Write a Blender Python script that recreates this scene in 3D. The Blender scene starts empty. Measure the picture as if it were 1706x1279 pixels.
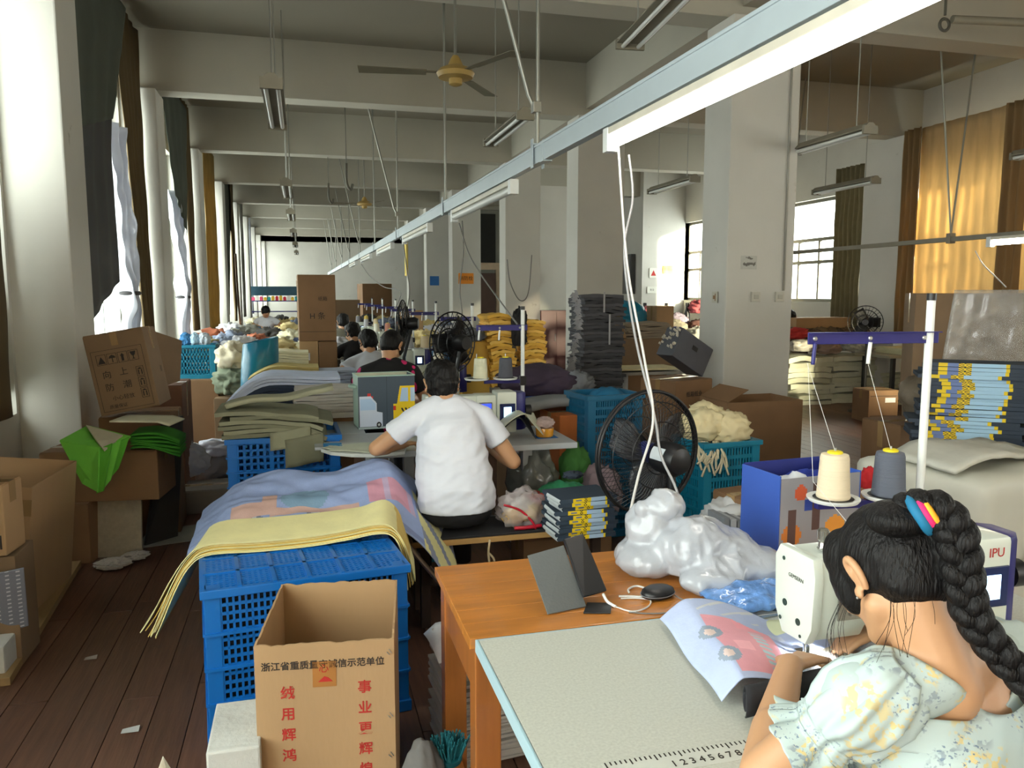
import bpy, bmesh, math, random
from mathutils import Vector, Matrix, noise
random.seed(7)
PI = math.pi
SC = bpy.context.scene
COL = SC.collection
# ---------------------------------------------------------------- camera, world, sun, exposure
cam = bpy.data.cameras.new('camera'); cam.lens = 27.43; cam.sensor_width = 36; cam.clip_start = 0.05
co = bpy.data.objects.new('camera', cam); COL.objects.link(co)
co.location = (0, 0, 1.6); co.rotation_euler = (math.radians(90 - 6.58), 0, math.radians(-14.93))
SC.camera = co
SC.view_settings.view_transform = 'Standard'; SC.view_settings.look = 'None'
SC.view_settings.gamma = 1.0; SC.view_settings.use_curve_mapping = False
SC.view_settings.exposure = 1.17
SC.cycles.use_denoising = True
SC.cycles.max_bounces = 10; SC.cycles.diffuse_bounces = 5; SC.cycles.transparent_max_bounces = 24
SC.cycles.sample_clamp_indirect = 6; SC.cycles.caustics_reflective = False; SC.cycles.caustics_refractive = False
W = bpy.data.worlds.new('sky'); SC.world = W; W.use_nodes = True
bg = W.node_tree.nodes['Background']; bg.inputs[0].default_value = (0.985, 0.99, 0.955, 1); bg.inputs[1].default_value = 5.0
def sun(name, d, e, col, ang=1.0):
    l = bpy.data.lights.new(name, 'SUN'); l.energy = e; l.color = col; l.angle = math.radians(ang)
    o = bpy.data.objects.new(name, l); COL.objects.link(o)
    o.rotation_euler = Vector(d).to_track_quat('-Z', 'Y').to_euler(); o.location = (12, -8, 6)
sun('low_sun', (-0.26, 0.95, -0.13), 36.0, (1.0, 0.84, 0.58), 5.0)
def portal(loc, rot, sx, sy):
    l = bpy.data.lights.new('window_portal', 'AREA'); l.shape = 'RECTANGLE'; l.size = sx; l.size_y = sy; l.cycles.is_portal = True
    o = bpy.data.objects.new('window_portal', l); COL.objects.link(o); o.location = loc; o.rotation_euler = rot

# ---------------------------------------------------------------- helpers
def s2l(c):
    c = c / 255.0
    return c / 12.92 if c <= 0.04045 else ((c + 0.055) / 1.055) ** 2.4
def rgb(c): return (s2l(c[0]), s2l(c[1]), s2l(c[2]), 1.0)
MATS = {}
def mat(name, col, rough=0.6, metal=0.0, var=0.12, scale=6.0, bump=0.0, bscale=40.0, stretch=None, emit=None, es=0.0, transl=0.0, attr=None, alpha=None, coat=0.0, rnd=0.0, spec=0.5, dirt=None):
    if name in MATS: return MATS[name]
    m = bpy.data.materials.new(name); m.use_nodes = True; MATS[name] = m
    nt = m.node_tree; N = nt.nodes; L = nt.links
    b = N['Principled BSDF']; out = N['Material Output']
    b.inputs['Roughness'].default_value = rough; b.inputs['Metallic'].default_value = metal
    b.inputs['Coat Weight'].default_value = coat; b.inputs['Specular IOR Level'].default_value = spec
    tc = N.new('ShaderNodeTexCoord'); mp = N.new('ShaderNodeMapping'); L.new(tc.outputs['Object'], mp.inputs[0])
    if stretch: mp.inputs['Scale'].default_value = stretch
    c = rgb(col)
    if attr:
        a = N.new('ShaderNodeAttribute'); a.attribute_name = attr; src = a.outputs['Color']
    else:
        r = N.new('ShaderNodeRGB'); r.outputs[0].default_value = c; src = r.outputs[0]
    if var:
        n = N.new('ShaderNodeTexNoise'); n.inputs['Scale'].default_value = scale; n.inputs['Detail'].default_value = 5
        L.new(mp.outputs[0], n.inputs['Vector'])
        mr = N.new('ShaderNodeMapRange'); mr.inputs[1].default_value = .25; mr.inputs[2].default_value = .75
        mr.inputs[3].default_value = 1 - var; mr.inputs[4].default_value = 1 + var
        L.new(n.outputs['Fac'], mr.inputs[0])
        mx = N.new('ShaderNodeVectorMath'); mx.operation = 'SCALE'; L.new(src, mx.inputs[0]); L.new(mr.outputs[0], mx.inputs['Scale'])
        src = mx.outputs[0]
    if rnd:
        oi = N.new('ShaderNodeObjectInfo'); mr = N.new('ShaderNodeMapRange'); mr.inputs[3].default_value = 1 - rnd; mr.inputs[4].default_value = 1 + rnd
        L.new(oi.outputs['Random'], mr.inputs[0])
        mx = N.new('ShaderNodeVectorMath'); mx.operation = 'SCALE'; L.new(src, mx.inputs[0]); L.new(mr.outputs[0], mx.inputs['Scale'])
        src = mx.outputs[0]
    if dirt:
        n = N.new('ShaderNodeTexNoise'); n.inputs['Scale'].default_value = dirt[1]; n.inputs['Detail'].default_value = 8; n.inputs['Roughness'].default_value = .7
        L.new(tc.outputs['Object'], n.inputs['Vector'])
        mr = N.new('ShaderNodeMapRange'); mr.inputs[1].default_value = dirt[2]; mr.inputs[2].default_value = dirt[2] + .08; L.new(n.outputs['Fac'], mr.inputs[0])
        mm = N.new('ShaderNodeMix'); mm.data_type = 'RGBA'; L.new(mr.outputs[0], mm.inputs['Factor']); L.new(src, mm.inputs['A']); mm.inputs['B'].default_value = rgb(dirt[0])
        src = mm.outputs['Result']
    L.new(src, b.inputs['Base Color'])
    if bump:
        n = N.new('ShaderNodeTexNoise'); n.inputs['Scale'].default_value = bscale; n.inputs['Detail'].default_value = 4
        L.new(mp.outputs[0], n.inputs['Vector'])
        bp = N.new('ShaderNodeBump'); bp.inputs['Strength'].default_value = bump; bp.inputs['Distance'].default_value = 0.01
        L.new(n.outputs['Fac'], bp.inputs['Height']); L.new(bp.outputs[0], b.inputs['Normal'])
    if emit:
        b.inputs['Emission Color'].default_value = rgb(emit); b.inputs['Emission Strength'].default_value = es
    if transl:
        t = N.new('ShaderNodeBsdfTranslucent'); L.new(src, t.inputs[0]); ms = N.new('ShaderNodeMixShader'); ms.inputs[0].default_value = transl
        L.new(b.outputs[0], ms.inputs[1]); L.new(t.outputs[0], ms.inputs[2]); L.new(ms.outputs[0], out.inputs[0])
    if alpha is not None: b.inputs['Alpha'].default_value = alpha
    return m
def glass_mat(name, tint, mixg=0.08):
    m = bpy.data.materials.new(name); m.use_nodes = True; nt = m.node_tree; N = nt.nodes; L = nt.links
    N.remove(N['Principled BSDF']); t = N.new('ShaderNodeBsdfTransparent'); t.inputs[0].default_value = rgb(tint)
    g = N.new('ShaderNodeBsdfGlossy'); g.inputs['Roughness'].default_value = .08; ms = N.new('ShaderNodeMixShader'); ms.inputs[0].default_value = mixg
    L.new(t.outputs[0], ms.inputs[1]); L.new(g.outputs[0], ms.inputs[2]); L.new(ms.outputs[0], N['Material Output'].inputs[0]); return m

class MB:
    def __init__(s): s.v = []; s.f = []; s.m = []; s.cur = 0; s.c = None
    def add(s, vs, fs, M=None):
        o = len(s.v)
        for p in vs: s.v.append(tuple(M @ Vector(p)) if M is not None else tuple(p))
        for f in fs: s.f.append([i + o for i in f]); s.m.append(s.cur)
        return s
    def box(s, x0, x1, y0, y1, z0, z1, M=None):
        return s.add([(x0,y0,z0),(x1,y0,z0),(x1,y1,z0),(x0,y1,z0),(x0,y0,z1),(x1,y0,z1),(x1,y1,z1),(x0,y1,z1)],
                     [(3,2,1,0),(4,5,6,7),(0,1,5,4),(1,2,6,5),(2,3,7,6),(3,0,4,7)], M)
    def tube(s, path, r, n=8, M=None, cap=True, flat=None):
        P = [Vector(p) for p in path]; k = len(P); R = r if isinstance(r, (list, tuple)) else [r] * k
        vs = []; fs = []; prev = None
        for i, p in enumerate(P):
            t = (P[min(i + 1, k - 1)] - P[max(i - 1, 0)])
            t = t.normalized() if t.length > 1e-9 else Vector((0, 0, 1))
            if prev is None:
                a = Vector((0, 0, 1)) if abs(t.z) < .9 else Vector((1, 0, 0)); u = t.cross(a).normalized()
            else:
                u = prev - t * prev.dot(t)
                u = u.normalized() if u.length > 1e-6 else t.orthogonal().normalized()
            prev = u; w = t.cross(u)
            for j in range(n):
                a = 2 * PI * j / n; vs.append(p + (u * math.cos(a) + w * math.sin(a)) * R[i])
        for i in range(k - 1):
            for j in range(n): fs.append((i*n+j, i*n+(j+1)%n, (i+1)*n+(j+1)%n, (i+1)*n+j))
        if cap: fs.append(list(range(n))[::-1]); fs.append([(k-1)*n+j for j in range(n)])
        return s.add(vs, fs, M)
    def ring(s, c, R, r, n=40, k=6, M=None):
        vs = []; fs = []
        for i in range(n):
            a = 2*PI*i/n
            for j in range(k):
                b = 2*PI*j/k; q = R + r*math.cos(b); vs.append((c[0]+q*math.cos(a), c[1]+q*math.sin(a), c[2]+r*math.sin(b)))
        for i in range(n):
            for j in range(k): fs.append((i*k+j, ((i+1)%n)*k+j, ((i+1)%n)*k+(j+1)%k, i*k+(j+1)%k))
        return s.add(vs, fs, M)
    def lathe(s, prof, n=20, M=None):
        vs = []; fs = []; k = len(prof)
        for (r, z) in prof:
            for j in range(n): a = 2*PI*j/n; vs.append((r*math.cos(a), r*math.sin(a), z))
        for i in range(k-1):
            for j in range(n): fs.append((i*n+j, i*n+(j+1)%n, (i+1)*n+(j+1)%n, (i+1)*n+j))
        fs.append(list(range(n))[::-1]); fs.append([(k-1)*n+j for j in range(n)])
        return s.add(vs, fs, M)
    def prism(s, poly, z0, z1, M=None):
        n = len(poly); vs = [(p[0], p[1], z0) for p in poly] + [(p[0], p[1], z1) for p in poly]
        fs = [list(range(n))[::-1], [n+i for i in range(n)]] + [(i, (i+1)%n, n+(i+1)%n, n+i) for i in range(n)]
        return s.add(vs, fs, M)
    def sheet(s, fn, nu, nv, t=0.002, col=None):
        G = [[Vector(fn(i/nu, j/nv)) for j in range(nv+1)] for i in range(nu+1)]
        vs = []; nr = []; fs = []
        for i in range(nu+1):
            for j in range(nv+1):
                a = G[min(i+1,nu)][j]-G[max(i-1,0)][j]; b = G[i][min(j+1,nv)]-G[i][max(j-1,0)]
                n = a.cross(b); n = n.normalized() if n.length > 1e-12 else Vector((0,0,1)); nr.append(n); vs.append(G[i][j])
        k = nv+1; top = [v+n*(t/2) for v, n in zip(vs, nr)]; bot = [v-n*(t/2) for v, n in zip(vs, nr)]; o = len(top)
        cols = []
        for i in range(nu):
            for j in range(nv):
                q = (i*k+j, (i+1)*k+j, (i+1)*k+j+1, i*k+j+1); fs.append(q); fs.append(tuple(o+x for x in q[::-1]))
                if col: c = col((i+.5)/nu, (j+.5)/nv); cols += [c[0], c[1] if isinstance(c[0], tuple) else c] if isinstance(c[0], tuple) else [c, c]
        def edge(a, b):
            fs.append((b, a, o+a, o+b))
            if col: cols.append(cols[0])
        for i in range(nu): edge(i*k, (i+1)*k); edge((i+1)*k+nv, i*k+nv)
        for j in range(nv): edge(j+1, j); edge(nu*k+j, nu*k+j+1)
        s.add(top+bot, fs)
        if col: s.c = (s.c or []) + cols
        return s
    def build(s, name, m, parent=None, smooth=False, bevel=0.0, loc=None, rot=None, auto=None):
        me = bpy.data.meshes.new(name); me.from_pydata(s.v, [], s.f)
        ms = m if isinstance(m, (list, tuple)) else [m]
        for x in ms: me.materials.append(x)
        if len(ms) > 1: me.polygons.foreach_set('material_index', s.m)
        if s.c:
            ca = me.color_attributes.new('Col', 'FLOAT_COLOR', 'CORNER'); buf = []
            for p, c in zip(me.polygons, s.c):
                l = rgb(c); buf += list(l) * p.loop_total
            ca.data.foreach_set('color', buf)
        if bevel or not s.c:
            bm = bmesh.new(); bm.from_mesh(me)
            if bevel:
                es = [e for e in bm.edges if len(e.link_faces) == 2 and e.calc_face_angle(0) > .6]
                bmesh.ops.bevel(bm, geom=es, offset=bevel, segments=2, affect='EDGES', profile=.6, clamp_overlap=True)
            bmesh.ops.recalc_face_normals(bm, faces=bm.faces[:]); bm.to_mesh(me); bm.free()
        if smooth:
            me.polygons.foreach_set('use_smooth', [True] * len(me.polygons))
            if auto is not None: me.set_sharp_from_angle(angle=math.radians(auto))
        me.update()
        o = bpy.data.objects.new(name, me); COL.objects.link(o)
        if parent is not None: o.parent = parent
        if loc is not None: o.location = loc
        if rot is not None: o.rotation_euler = rot
        return o
def thing(name, label, cat, loc=(0,0,0), rz=0.0, group=None, rot=None):
    o = bpy.data.objects.new(name, None); COL.objects.link(o); o.empty_display_size = .05
    o.location = loc; o.rotation_euler = rot if rot else (0, 0, rz); o['label'] = label; o['category'] = cat
    if group: o['group'] = group
    return o
def tag(o, label, cat, group=None):
    o['label'] = label; o['category'] = cat
    if group: o['group'] = group
    return o
def struct(o): o['kind'] = 'structure'; return o
def dup(root, loc, rz=None, label=None, group=None, rot=None):
    r = root.copy(); COL.objects.link(r); r.location = loc
    if rz is not None: r.rotation_euler = (0, 0, rz)
    if rot is not None: r.rotation_euler = rot
    if label: r['label'] = label
    if group: r['group'] = group
    for ch in list(root.children):
        c = ch.copy(); COL.objects.link(c); c.parent = r
        for g in list(ch.children):
            d = g.copy(); COL.objects.link(d); d.parent = c
    return r
def RZ(a): return Matrix.Rotation(a, 4, 'Z')
def RX(a): return Matrix.Rotation(a, 4, 'X')
def RY(a): return Matrix.Rotation(a, 4, 'Y')
def TR(x, y, z): return Matrix.Translation((x, y, z))
def nz(p, s=1.0, o=0.0): return noise.noise(Vector(p) * s + Vector((o, o*1.7, o*.3)))
def lerp(a, b, t): return a + (b - a) * t
def spline(pts, n=8):
    P = [Vector(p) for p in pts]; out = []
    for i in range(len(P)-1):
        p0 = P[max(i-1,0)]; p1 = P[i]; p2 = P[i+1]; p3 = P[min(i+2,len(P)-1)]
        for k in range(n):
            t = k/n; out.append(.5*((2*p1)+(p2-p0)*t+(2*p0-5*p1+4*p2-p3)*t*t+(3*p1-p0-3*p2+p3)*t**3))
    out.append(P[-1]); return out
def text(body, size, m, parent, loc, rot, name='lettering', align='CENTER', sx=1.0, ext=0.0006, bold=.0):
    cu = bpy.data.curves.new(name, 'FONT'); cu.body = body; cu.size = size; cu.align_x = align; cu.align_y = 'CENTER'; cu.extrude = ext; cu.offset = bold; cu.resolution_u = 3
    t = bpy.data.objects.new(name, cu); COL.objects.link(t); dg = bpy.context.evaluated_depsgraph_get()
    me = bpy.data.meshes.new_from_object(t.evaluated_get(dg)); COL.objects.unlink(t); bpy.data.objects.remove(t); me.materials.clear(); me.materials.append(m)
    o = bpy.data.objects.new(name, me); COL.objects.link(o); o.parent = parent; o.location = loc; o.rotation_euler = rot; o.scale = (sx, 1, 1)
    return o
def remesh(mb, voxel, smooth_it=6, name='body'):
    """joins overlapping volumes of mb into one continuous skin; returns verts, faces"""
    me = bpy.data.meshes.new('skin'); me.from_pydata(mb.v, [], mb.f)
    bm = bmesh.new(); bm.from_mesh(me); bmesh.ops.recalc_face_normals(bm, faces=bm.faces[:]); bm.to_mesh(me); bm.free()
    o = bpy.data.objects.new('skin', me); COL.objects.link(o)
    r = o.modifiers.new('r', 'REMESH'); r.mode = 'VOXEL'; r.voxel_size = voxel
    if smooth_it:
        sm = o.modifiers.new('s', 'SMOOTH'); sm.factor = .5; sm.iterations = smooth_it
    dg = bpy.context.evaluated_depsgraph_get(); e = bpy.data.meshes.new_from_object(o.evaluated_get(dg))
    out = MB(); out.v = [tuple(v.co) for v in e.vertices]; out.f = [list(p.vertices) for p in e.polygons]; out.m = [0]*len(out.f)
    COL.objects.unlink(o); bpy.data.objects.remove(o); bpy.data.meshes.remove(me); bpy.data.meshes.remove(e)
    return out
def capsule(mb, a, b, ra, rb, n=16, enda=True, endb=True, squash=None):
    """rounded cone from a to b; a flat end where enda/endb is False"""
    a = Vector(a); b = Vector(b); d = b - a; L = d.length; q = d.to_track_quat('Z', 'Y') if L > 1e-6 else Matrix.Identity(3).to_quaternion()
    prof = []
    if enda: prof += [(ra*math.sin(t*PI/12)+1e-4, -ra*math.cos(t*PI/12)) for t in range(0, 6)]
    else: prof += [(1e-4, 0)]
    prof += [(ra, 0), (rb, L)]
    if endb: prof += [(rb*math.cos(t*PI/12)+1e-4, L+rb*math.sin(t*PI/12)) for t in range(1, 7)]
    else: prof += [(1e-4, L)]
    M = Matrix.Translation(a) @ q.to_matrix().to_4x4()
    if squash: M = M @ Matrix.Diagonal((squash[0], squash[1], 1, 1))
    return mb.lathe(prof, n, M)
def ellipsoid(mb, c, r, rot=None, n=20):
    M = TR(*c) @ (rot.to_4x4() if rot is not None else Matrix.Identity(4)) @ Matrix.Diagonal((r[0], r[1], r[2], 1))
    return mb.lathe([(max(math.sin(t*PI/12), 1e-4), -math.cos(t*PI/12)) for t in range(13)], n, M)

# ---------------------------------------------------------------- the room
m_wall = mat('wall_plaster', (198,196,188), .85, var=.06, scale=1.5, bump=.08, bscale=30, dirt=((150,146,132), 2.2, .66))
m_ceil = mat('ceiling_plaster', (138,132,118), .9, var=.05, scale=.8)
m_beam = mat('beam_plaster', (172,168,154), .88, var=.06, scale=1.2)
m_floor = mat('floor_slab', (66,46,38), .6, var=.2, scale=2)
m_plank = mat('floor_plank', (100,70,55), .42, var=.28, scale=5, stretch=(9,.7,9), rnd=.16, bump=.15, bscale=12, dirt=((84,64,54), 3, .58))
m_frame = mat('window_metal', (196,206,198), .4, .3, var=.05)
m_dkframe = mat('window_dark', (92,90,80), .5, .3, var=.05)
m_glass = glass_mat('window_glass', (242,246,244))
XL, XR, ZC, ZB = -2.0, 9.3, 4.7, 4.0
YB = [6.3 + 3.95*k for k in range(-2, 9)]           # front faces of columns and beams
fl = struct(MB().box(-2.3, 9.7, -5, 38.2, -.2, -.012).build('floor', m_floor))
protos = {}
def plank(x, y, l, w=.137):
    k = round(l, 2)
    if k not in protos:
        protos[k] = MB().box(0, w, 0, l-.004, -.012, 0).build('plank', m_plank, fl, bevel=.0015)
        o = protos[k]
    else:
        o = protos[k].copy(); COL.objects.link(o); o.parent = fl
    o.location = (x, y, random.uniform(-.0015, .0))
for i in range(22):
    x = XL + .14*i; off = random.uniform(-2, 0)
    for j in range(8): plank(x, .6 + off + 2.2*j, 2.2)
for i in range(22, 80):
    x = XL + .14*i; off = random.uniform(-2.5, 0)
    for j in range(2): plank(x, 2.5 + off + 7.2*j, 7.2)
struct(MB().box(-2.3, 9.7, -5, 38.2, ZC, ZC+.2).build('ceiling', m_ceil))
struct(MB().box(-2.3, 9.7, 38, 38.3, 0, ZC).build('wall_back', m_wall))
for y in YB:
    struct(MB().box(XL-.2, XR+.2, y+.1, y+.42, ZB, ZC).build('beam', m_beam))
    struct(MB().box(XL-.2, -1.6, y, y+.55, 0, ZB).build('column', m_wall, bevel=.012))
    xo = -.26 if y > 17 else 0
    if y < 30: struct(MB().box(3.66+xo, 4.34+xo, y, y+.47, 0, ZB).build('column', m_wall, bevel=.012))
struct(MB().box(3.8, 4.2, -5, 38, ZB+.1, ZC).build('beam', m_beam))
# left wall: low sill and lintel with window openings between the pilasters
wl = MB()
wl.box(XL-.25, XL, -5, 38, 0, .75); wl.box(XL-.25, XL, -5, 38, 3.85, ZC)
for y in YB: wl.box(XL-.25, XL, y-.05, y+.6, .75, 3.85)
struct(wl.build('wall_left', m_wall))
n = 0
for i, y in enumerate(YB[:-1]):
    n += 1; y0 = y+.6; y1 = YB[i+1]-.05; xw = XL-.12
    w = struct(MB().box(xw-.03, xw+.03, y0, y1, .75, .81).box(xw-.03, xw+.03, y0, y1, 3.79, 3.85).box(xw-.03, xw+.03, y0, y0+.06, .81, 3.79).box(xw-.03, xw+.03, y1-.06, y1, .81, 3.79).build('window_%d' % n, m_frame))
    for k in range(1, 4): MB().box(xw-.025, xw+.025, lerp(y0, y1, k/4)-.022, lerp(y0, y1, k/4)+.022, .81, 3.79).build('mullion', m_frame, w)
    MB().box(xw-.025, xw+.025, y0+.06, y1-.06, 2.68, 2.73).build('transom', m_frame, w)
    for k in range(4): MB().box(xw-.004, xw+.004, lerp(y0, y1, k/4)+.02, lerp(y0, y1, (k+1)/4)-.02, .81, 3.79).build('pane', m_glass, w)
    if y > -2 and y < 26: portal((xw+.06, (y0+y1)/2, 2.3), (0, -PI/2, 0), 3.0, y1-y0)
# right wall
wr = MB(); ZS, ZT = 1.45, 3.36
wr.box(XR, XR+.22, -5, 38, 0, ZS); wr.box(XR, XR+.22, -5, 38, ZT, ZC)
for y in YB: wr.box(XR, XR+.22, y-.1, y+.75, ZS, ZT)
wr.box(XR, XR+.22, 18.3, 38, ZS, ZT)
struct(wr.build('wall_right', m_wall))
for y in YB:
    if y < 17: struct(MB().box(8.9, XR+.05, y-.0, y+.85, 0, ZB).build('column', m_wall, bevel=.012))
for i, y in enumerate(YB[:5]):
    n += 1; y0 = y+.75; y1 = YB[i+1]-.1; xw = XR+.12
    w = MB()
    w.box(xw-.03, xw+.03, y0, y1, ZS, ZS+.06).box(xw-.03, xw+.03, y0, y1, ZT-.06, ZT).box(xw-.03, xw+.03, y0, y0+.06, ZS, ZT).box(xw-.03, xw+.03, y1-.06, y1, ZS, ZT)
    w = struct(w.build('window_%d' % n, m_dkframe))
    for k in range(1, 5): MB().box(xw-.025, xw+.025, lerp(y0, y1, k/5)-.025, lerp(y0, y1, k/5)+.025, ZS+.06, 2.62).build('mullion', m_dkframe, w)
    for z in (2.2, 2.62): MB().box(xw-.03, xw+.03, y0, y1, z-.03, z+.03).build('transom', m_dkframe, w)
    for k in range(5): MB().box(xw-.004, xw+.004, lerp(y0, y1, k/5)+.02, lerp(y0, y1, (k+1)/5)-.02, ZS+.06, ZT-.06).build('pane', m_glass, w)
    if y > -2: portal((xw-.06, (y0+y1)/2, (ZS+ZT)/2), (0, PI/2, 0), ZT-ZS, y1-y0)
for x in (-.05, 3.7, 7.45): portal((x, -4.97, 2.3), (PI/2, 0, 0), 3.0, 2.4)
# end wall of the right bay (lit by the low sun) and the stair block behind it
struct(MB().box(8.15, XR+.1, 18.05, 18.35, 0, ZC).box(8.15, 8.4, 18.35, 30, 0, ZC).build('wall_stair', m_wall))
struct(MB().box(4.2, 8.15, 22.4, 22.6, 0, ZB).build('wall_partition', mat('partition_grey', (150,150,140), .9, var=.05)))
wf = MB().box(-2.3, 9.7, -5.2, -5.0, 0, 1.1).box(-2.3, 9.7, -5.2, -5.0, 3.5, ZC)  # unseen wall behind the camera; its openings are added for soft fill light
for x in (-2.3, 1.45, 5.2, 8.95): wf.box(x, x+.75, -5.2, -5.0, 1.1, 3.5)
struct(wf.build('wall_front', m_wall))

# ---------------------------------------------------------------- shared builders
m_card = mat('cardboard', (170,138,100), .8, var=.09, scale=4, stretch=(1,1,.25), bump=.06, bscale=90)
m_card_dk = mat('cardboard_brown', (132,100,70), .8, var=.1, scale=4, bump=.06, bscale=90)
m_card_gr = mat('cardboard_greyed', (132,108,82), .85, var=.12, scale=3)
m_flute = mat('cardboard_edge', (190,155,112), .9, var=.2, scale=60)
m_tape = mat('packing_tape', (178,146,102), .15, var=.1, alpha=.75)
m_black = mat('black_plastic', (24,24,27), .4, var=.05)
m_ink = mat('black_print', (42,36,32), .7, var=.1)
m_red = mat('red_print', (176,40,34), .7, var=.15)
m_white = mat('white_enamel', (225,228,226), .35, var=.03)
m_steel = mat('steel', (190,192,192), .3, .9, var=.05)
m_grey = mat('grey_plastic', (120,122,126), .5, var=.05)
m_navy = mat('navy_enamel', (34,34,110), .35, var=.05)
m_lam = mat('grey_laminate', (176,180,182), .4, var=.04)
m_cable = mat('white_cable', (215,215,212), .5, var=.03)
m_dcable = mat('grey_cable', (120,118,114), .5, var=.03)
m_blue = mat('blue_crate_plastic', (16,106,188), .35, var=.07, scale=5)
m_teal = mat('teal_crate_plastic', (20,120,150), .4, var=.07, scale=5)
m_bag = mat('cloudy_plastic', (196,200,208), .25, var=.06, scale=8, transl=.25, bump=.5, bscale=22, coat=.6)
m_screen = mat('lit_screen', (190,225,255), .3, var=0, emit=(190,225,255), es=1.6)
m_lcd = mat('lit_blue_screen', (40,60,230), .3, var=0, emit=(40,60,235), es=1.3)
m_print = mat('printed_fabric', (200,200,200), .8, var=.04, scale=30, attr='Col', bump=.1, bscale=120)
m_printgloss = mat('printed_board', (200,200,200), .55, var=.02, attr='Col')
FAB = {}
def fab(c, name='cloth', rough=.9):
    k = tuple(c)
    if k not in FAB: FAB[k] = mat('%s_%d_%d_%d' % (name, *k), c, rough, var=.08, scale=9, bump=.08, bscale=60, rnd=.06)
    return FAB[k]

def carton(name, label, loc, rz, w, d, h, op=True, m=None, flaps=(), tape=True, group=None, rot=None, t=.006, ragged=False):
    """cardboard box, front at -y; flaps: (side, angle, length) folded from the rim"""
    m = m or m_card
    T = thing(name, label, 'box', loc, rz, group, rot)
    if op:
        def wall(nm, x0, x1, y0, y1):
            if ragged:
                mb = MB(); n = 24; horiz = abs(x1-x0) > abs(y1-y0); vs = []
                for i in range(n+1):
                    q = i/n; z = h - abs(nz((q*9, x0*7+y0*5, 1), 1.7))*.014
                    if horiz: a = lerp(x0, x1, q); vs += [(a, y0, 0), (a, y1, 0), (a, y1, z), (a, y0, z)]
                    else: a = lerp(y0, y1, q); vs += [(x0, a, 0), (x1, a, 0), (x1, a, z), (x0, a, z)]
                fs = [(0,1,2,3), (4*n+3,4*n+2,4*n+1,4*n)]
                for i in range(n):
                    for j in range(4): fs.append((4*i+j, 4*i+4+j, 4*i+4+(j+1) % 4, 4*i+(j+1) % 4))
                mb.add(vs, fs); mb.build(nm, m, T)
            else: MB().box(x0, x1, y0, y1, 0, h).build(nm, m, T, bevel=.0015)
        wall('front_panel', -w/2, w/2, -d/2, -d/2+t); wall('back_panel', -w/2, w/2, d/2-t, d/2)
        wall('side_panel', -w/2, -w/2+t, -d/2+t, d/2-t); wall('side_panel', w/2-t, w/2, -d/2+t, d/2-t)
        MB().box(-w/2+t, w/2-t, -d/2+t, d/2-t, 0, t).build('bottom', m, T)
    else:
        MB().box(-w/2, w/2, -d/2, d/2, 0, h).build('body', m, T, bevel=.006)
        a = MB().box(-w/2+.004, w/2-.004, -d/2+.004, -.004, h, h+.005); a.build('flap', m, T, bevel=.001)
        a = MB().box(-w/2+.004, w/2-.004, .004, d/2-.004, h, h+.005); a.build('flap', m, T, bevel=.001)
        if tape:
            MB().box(-w/2-.001, w/2+.001, -.028, .028, h+.0052, h+.006).box(-w/2-.0015, -w/2-.0003, -.028, .028, h*.72, h+.006).box(w/2+.0003, w/2+.0015, -.028, .028, h*.72, h+.006).build('tape', m_tape, T)
    for side, ang, ln in flaps:
        fw = w if side in 'fb' else d
        M = {'f': RZ(0), 'b': RZ(PI), 'l': RZ(-PI/2), 'r': RZ(PI/2)}[side]
        off = d/2 if side in 'fb' else w/2
        MB().box(-fw/2+.004, fw/2-.004, -t, 0, 0, ln, M @ TR(0, -off+t, h) @ RX(math.radians(ang))).build('flap', m, T, bevel=.001)
    return T

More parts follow.
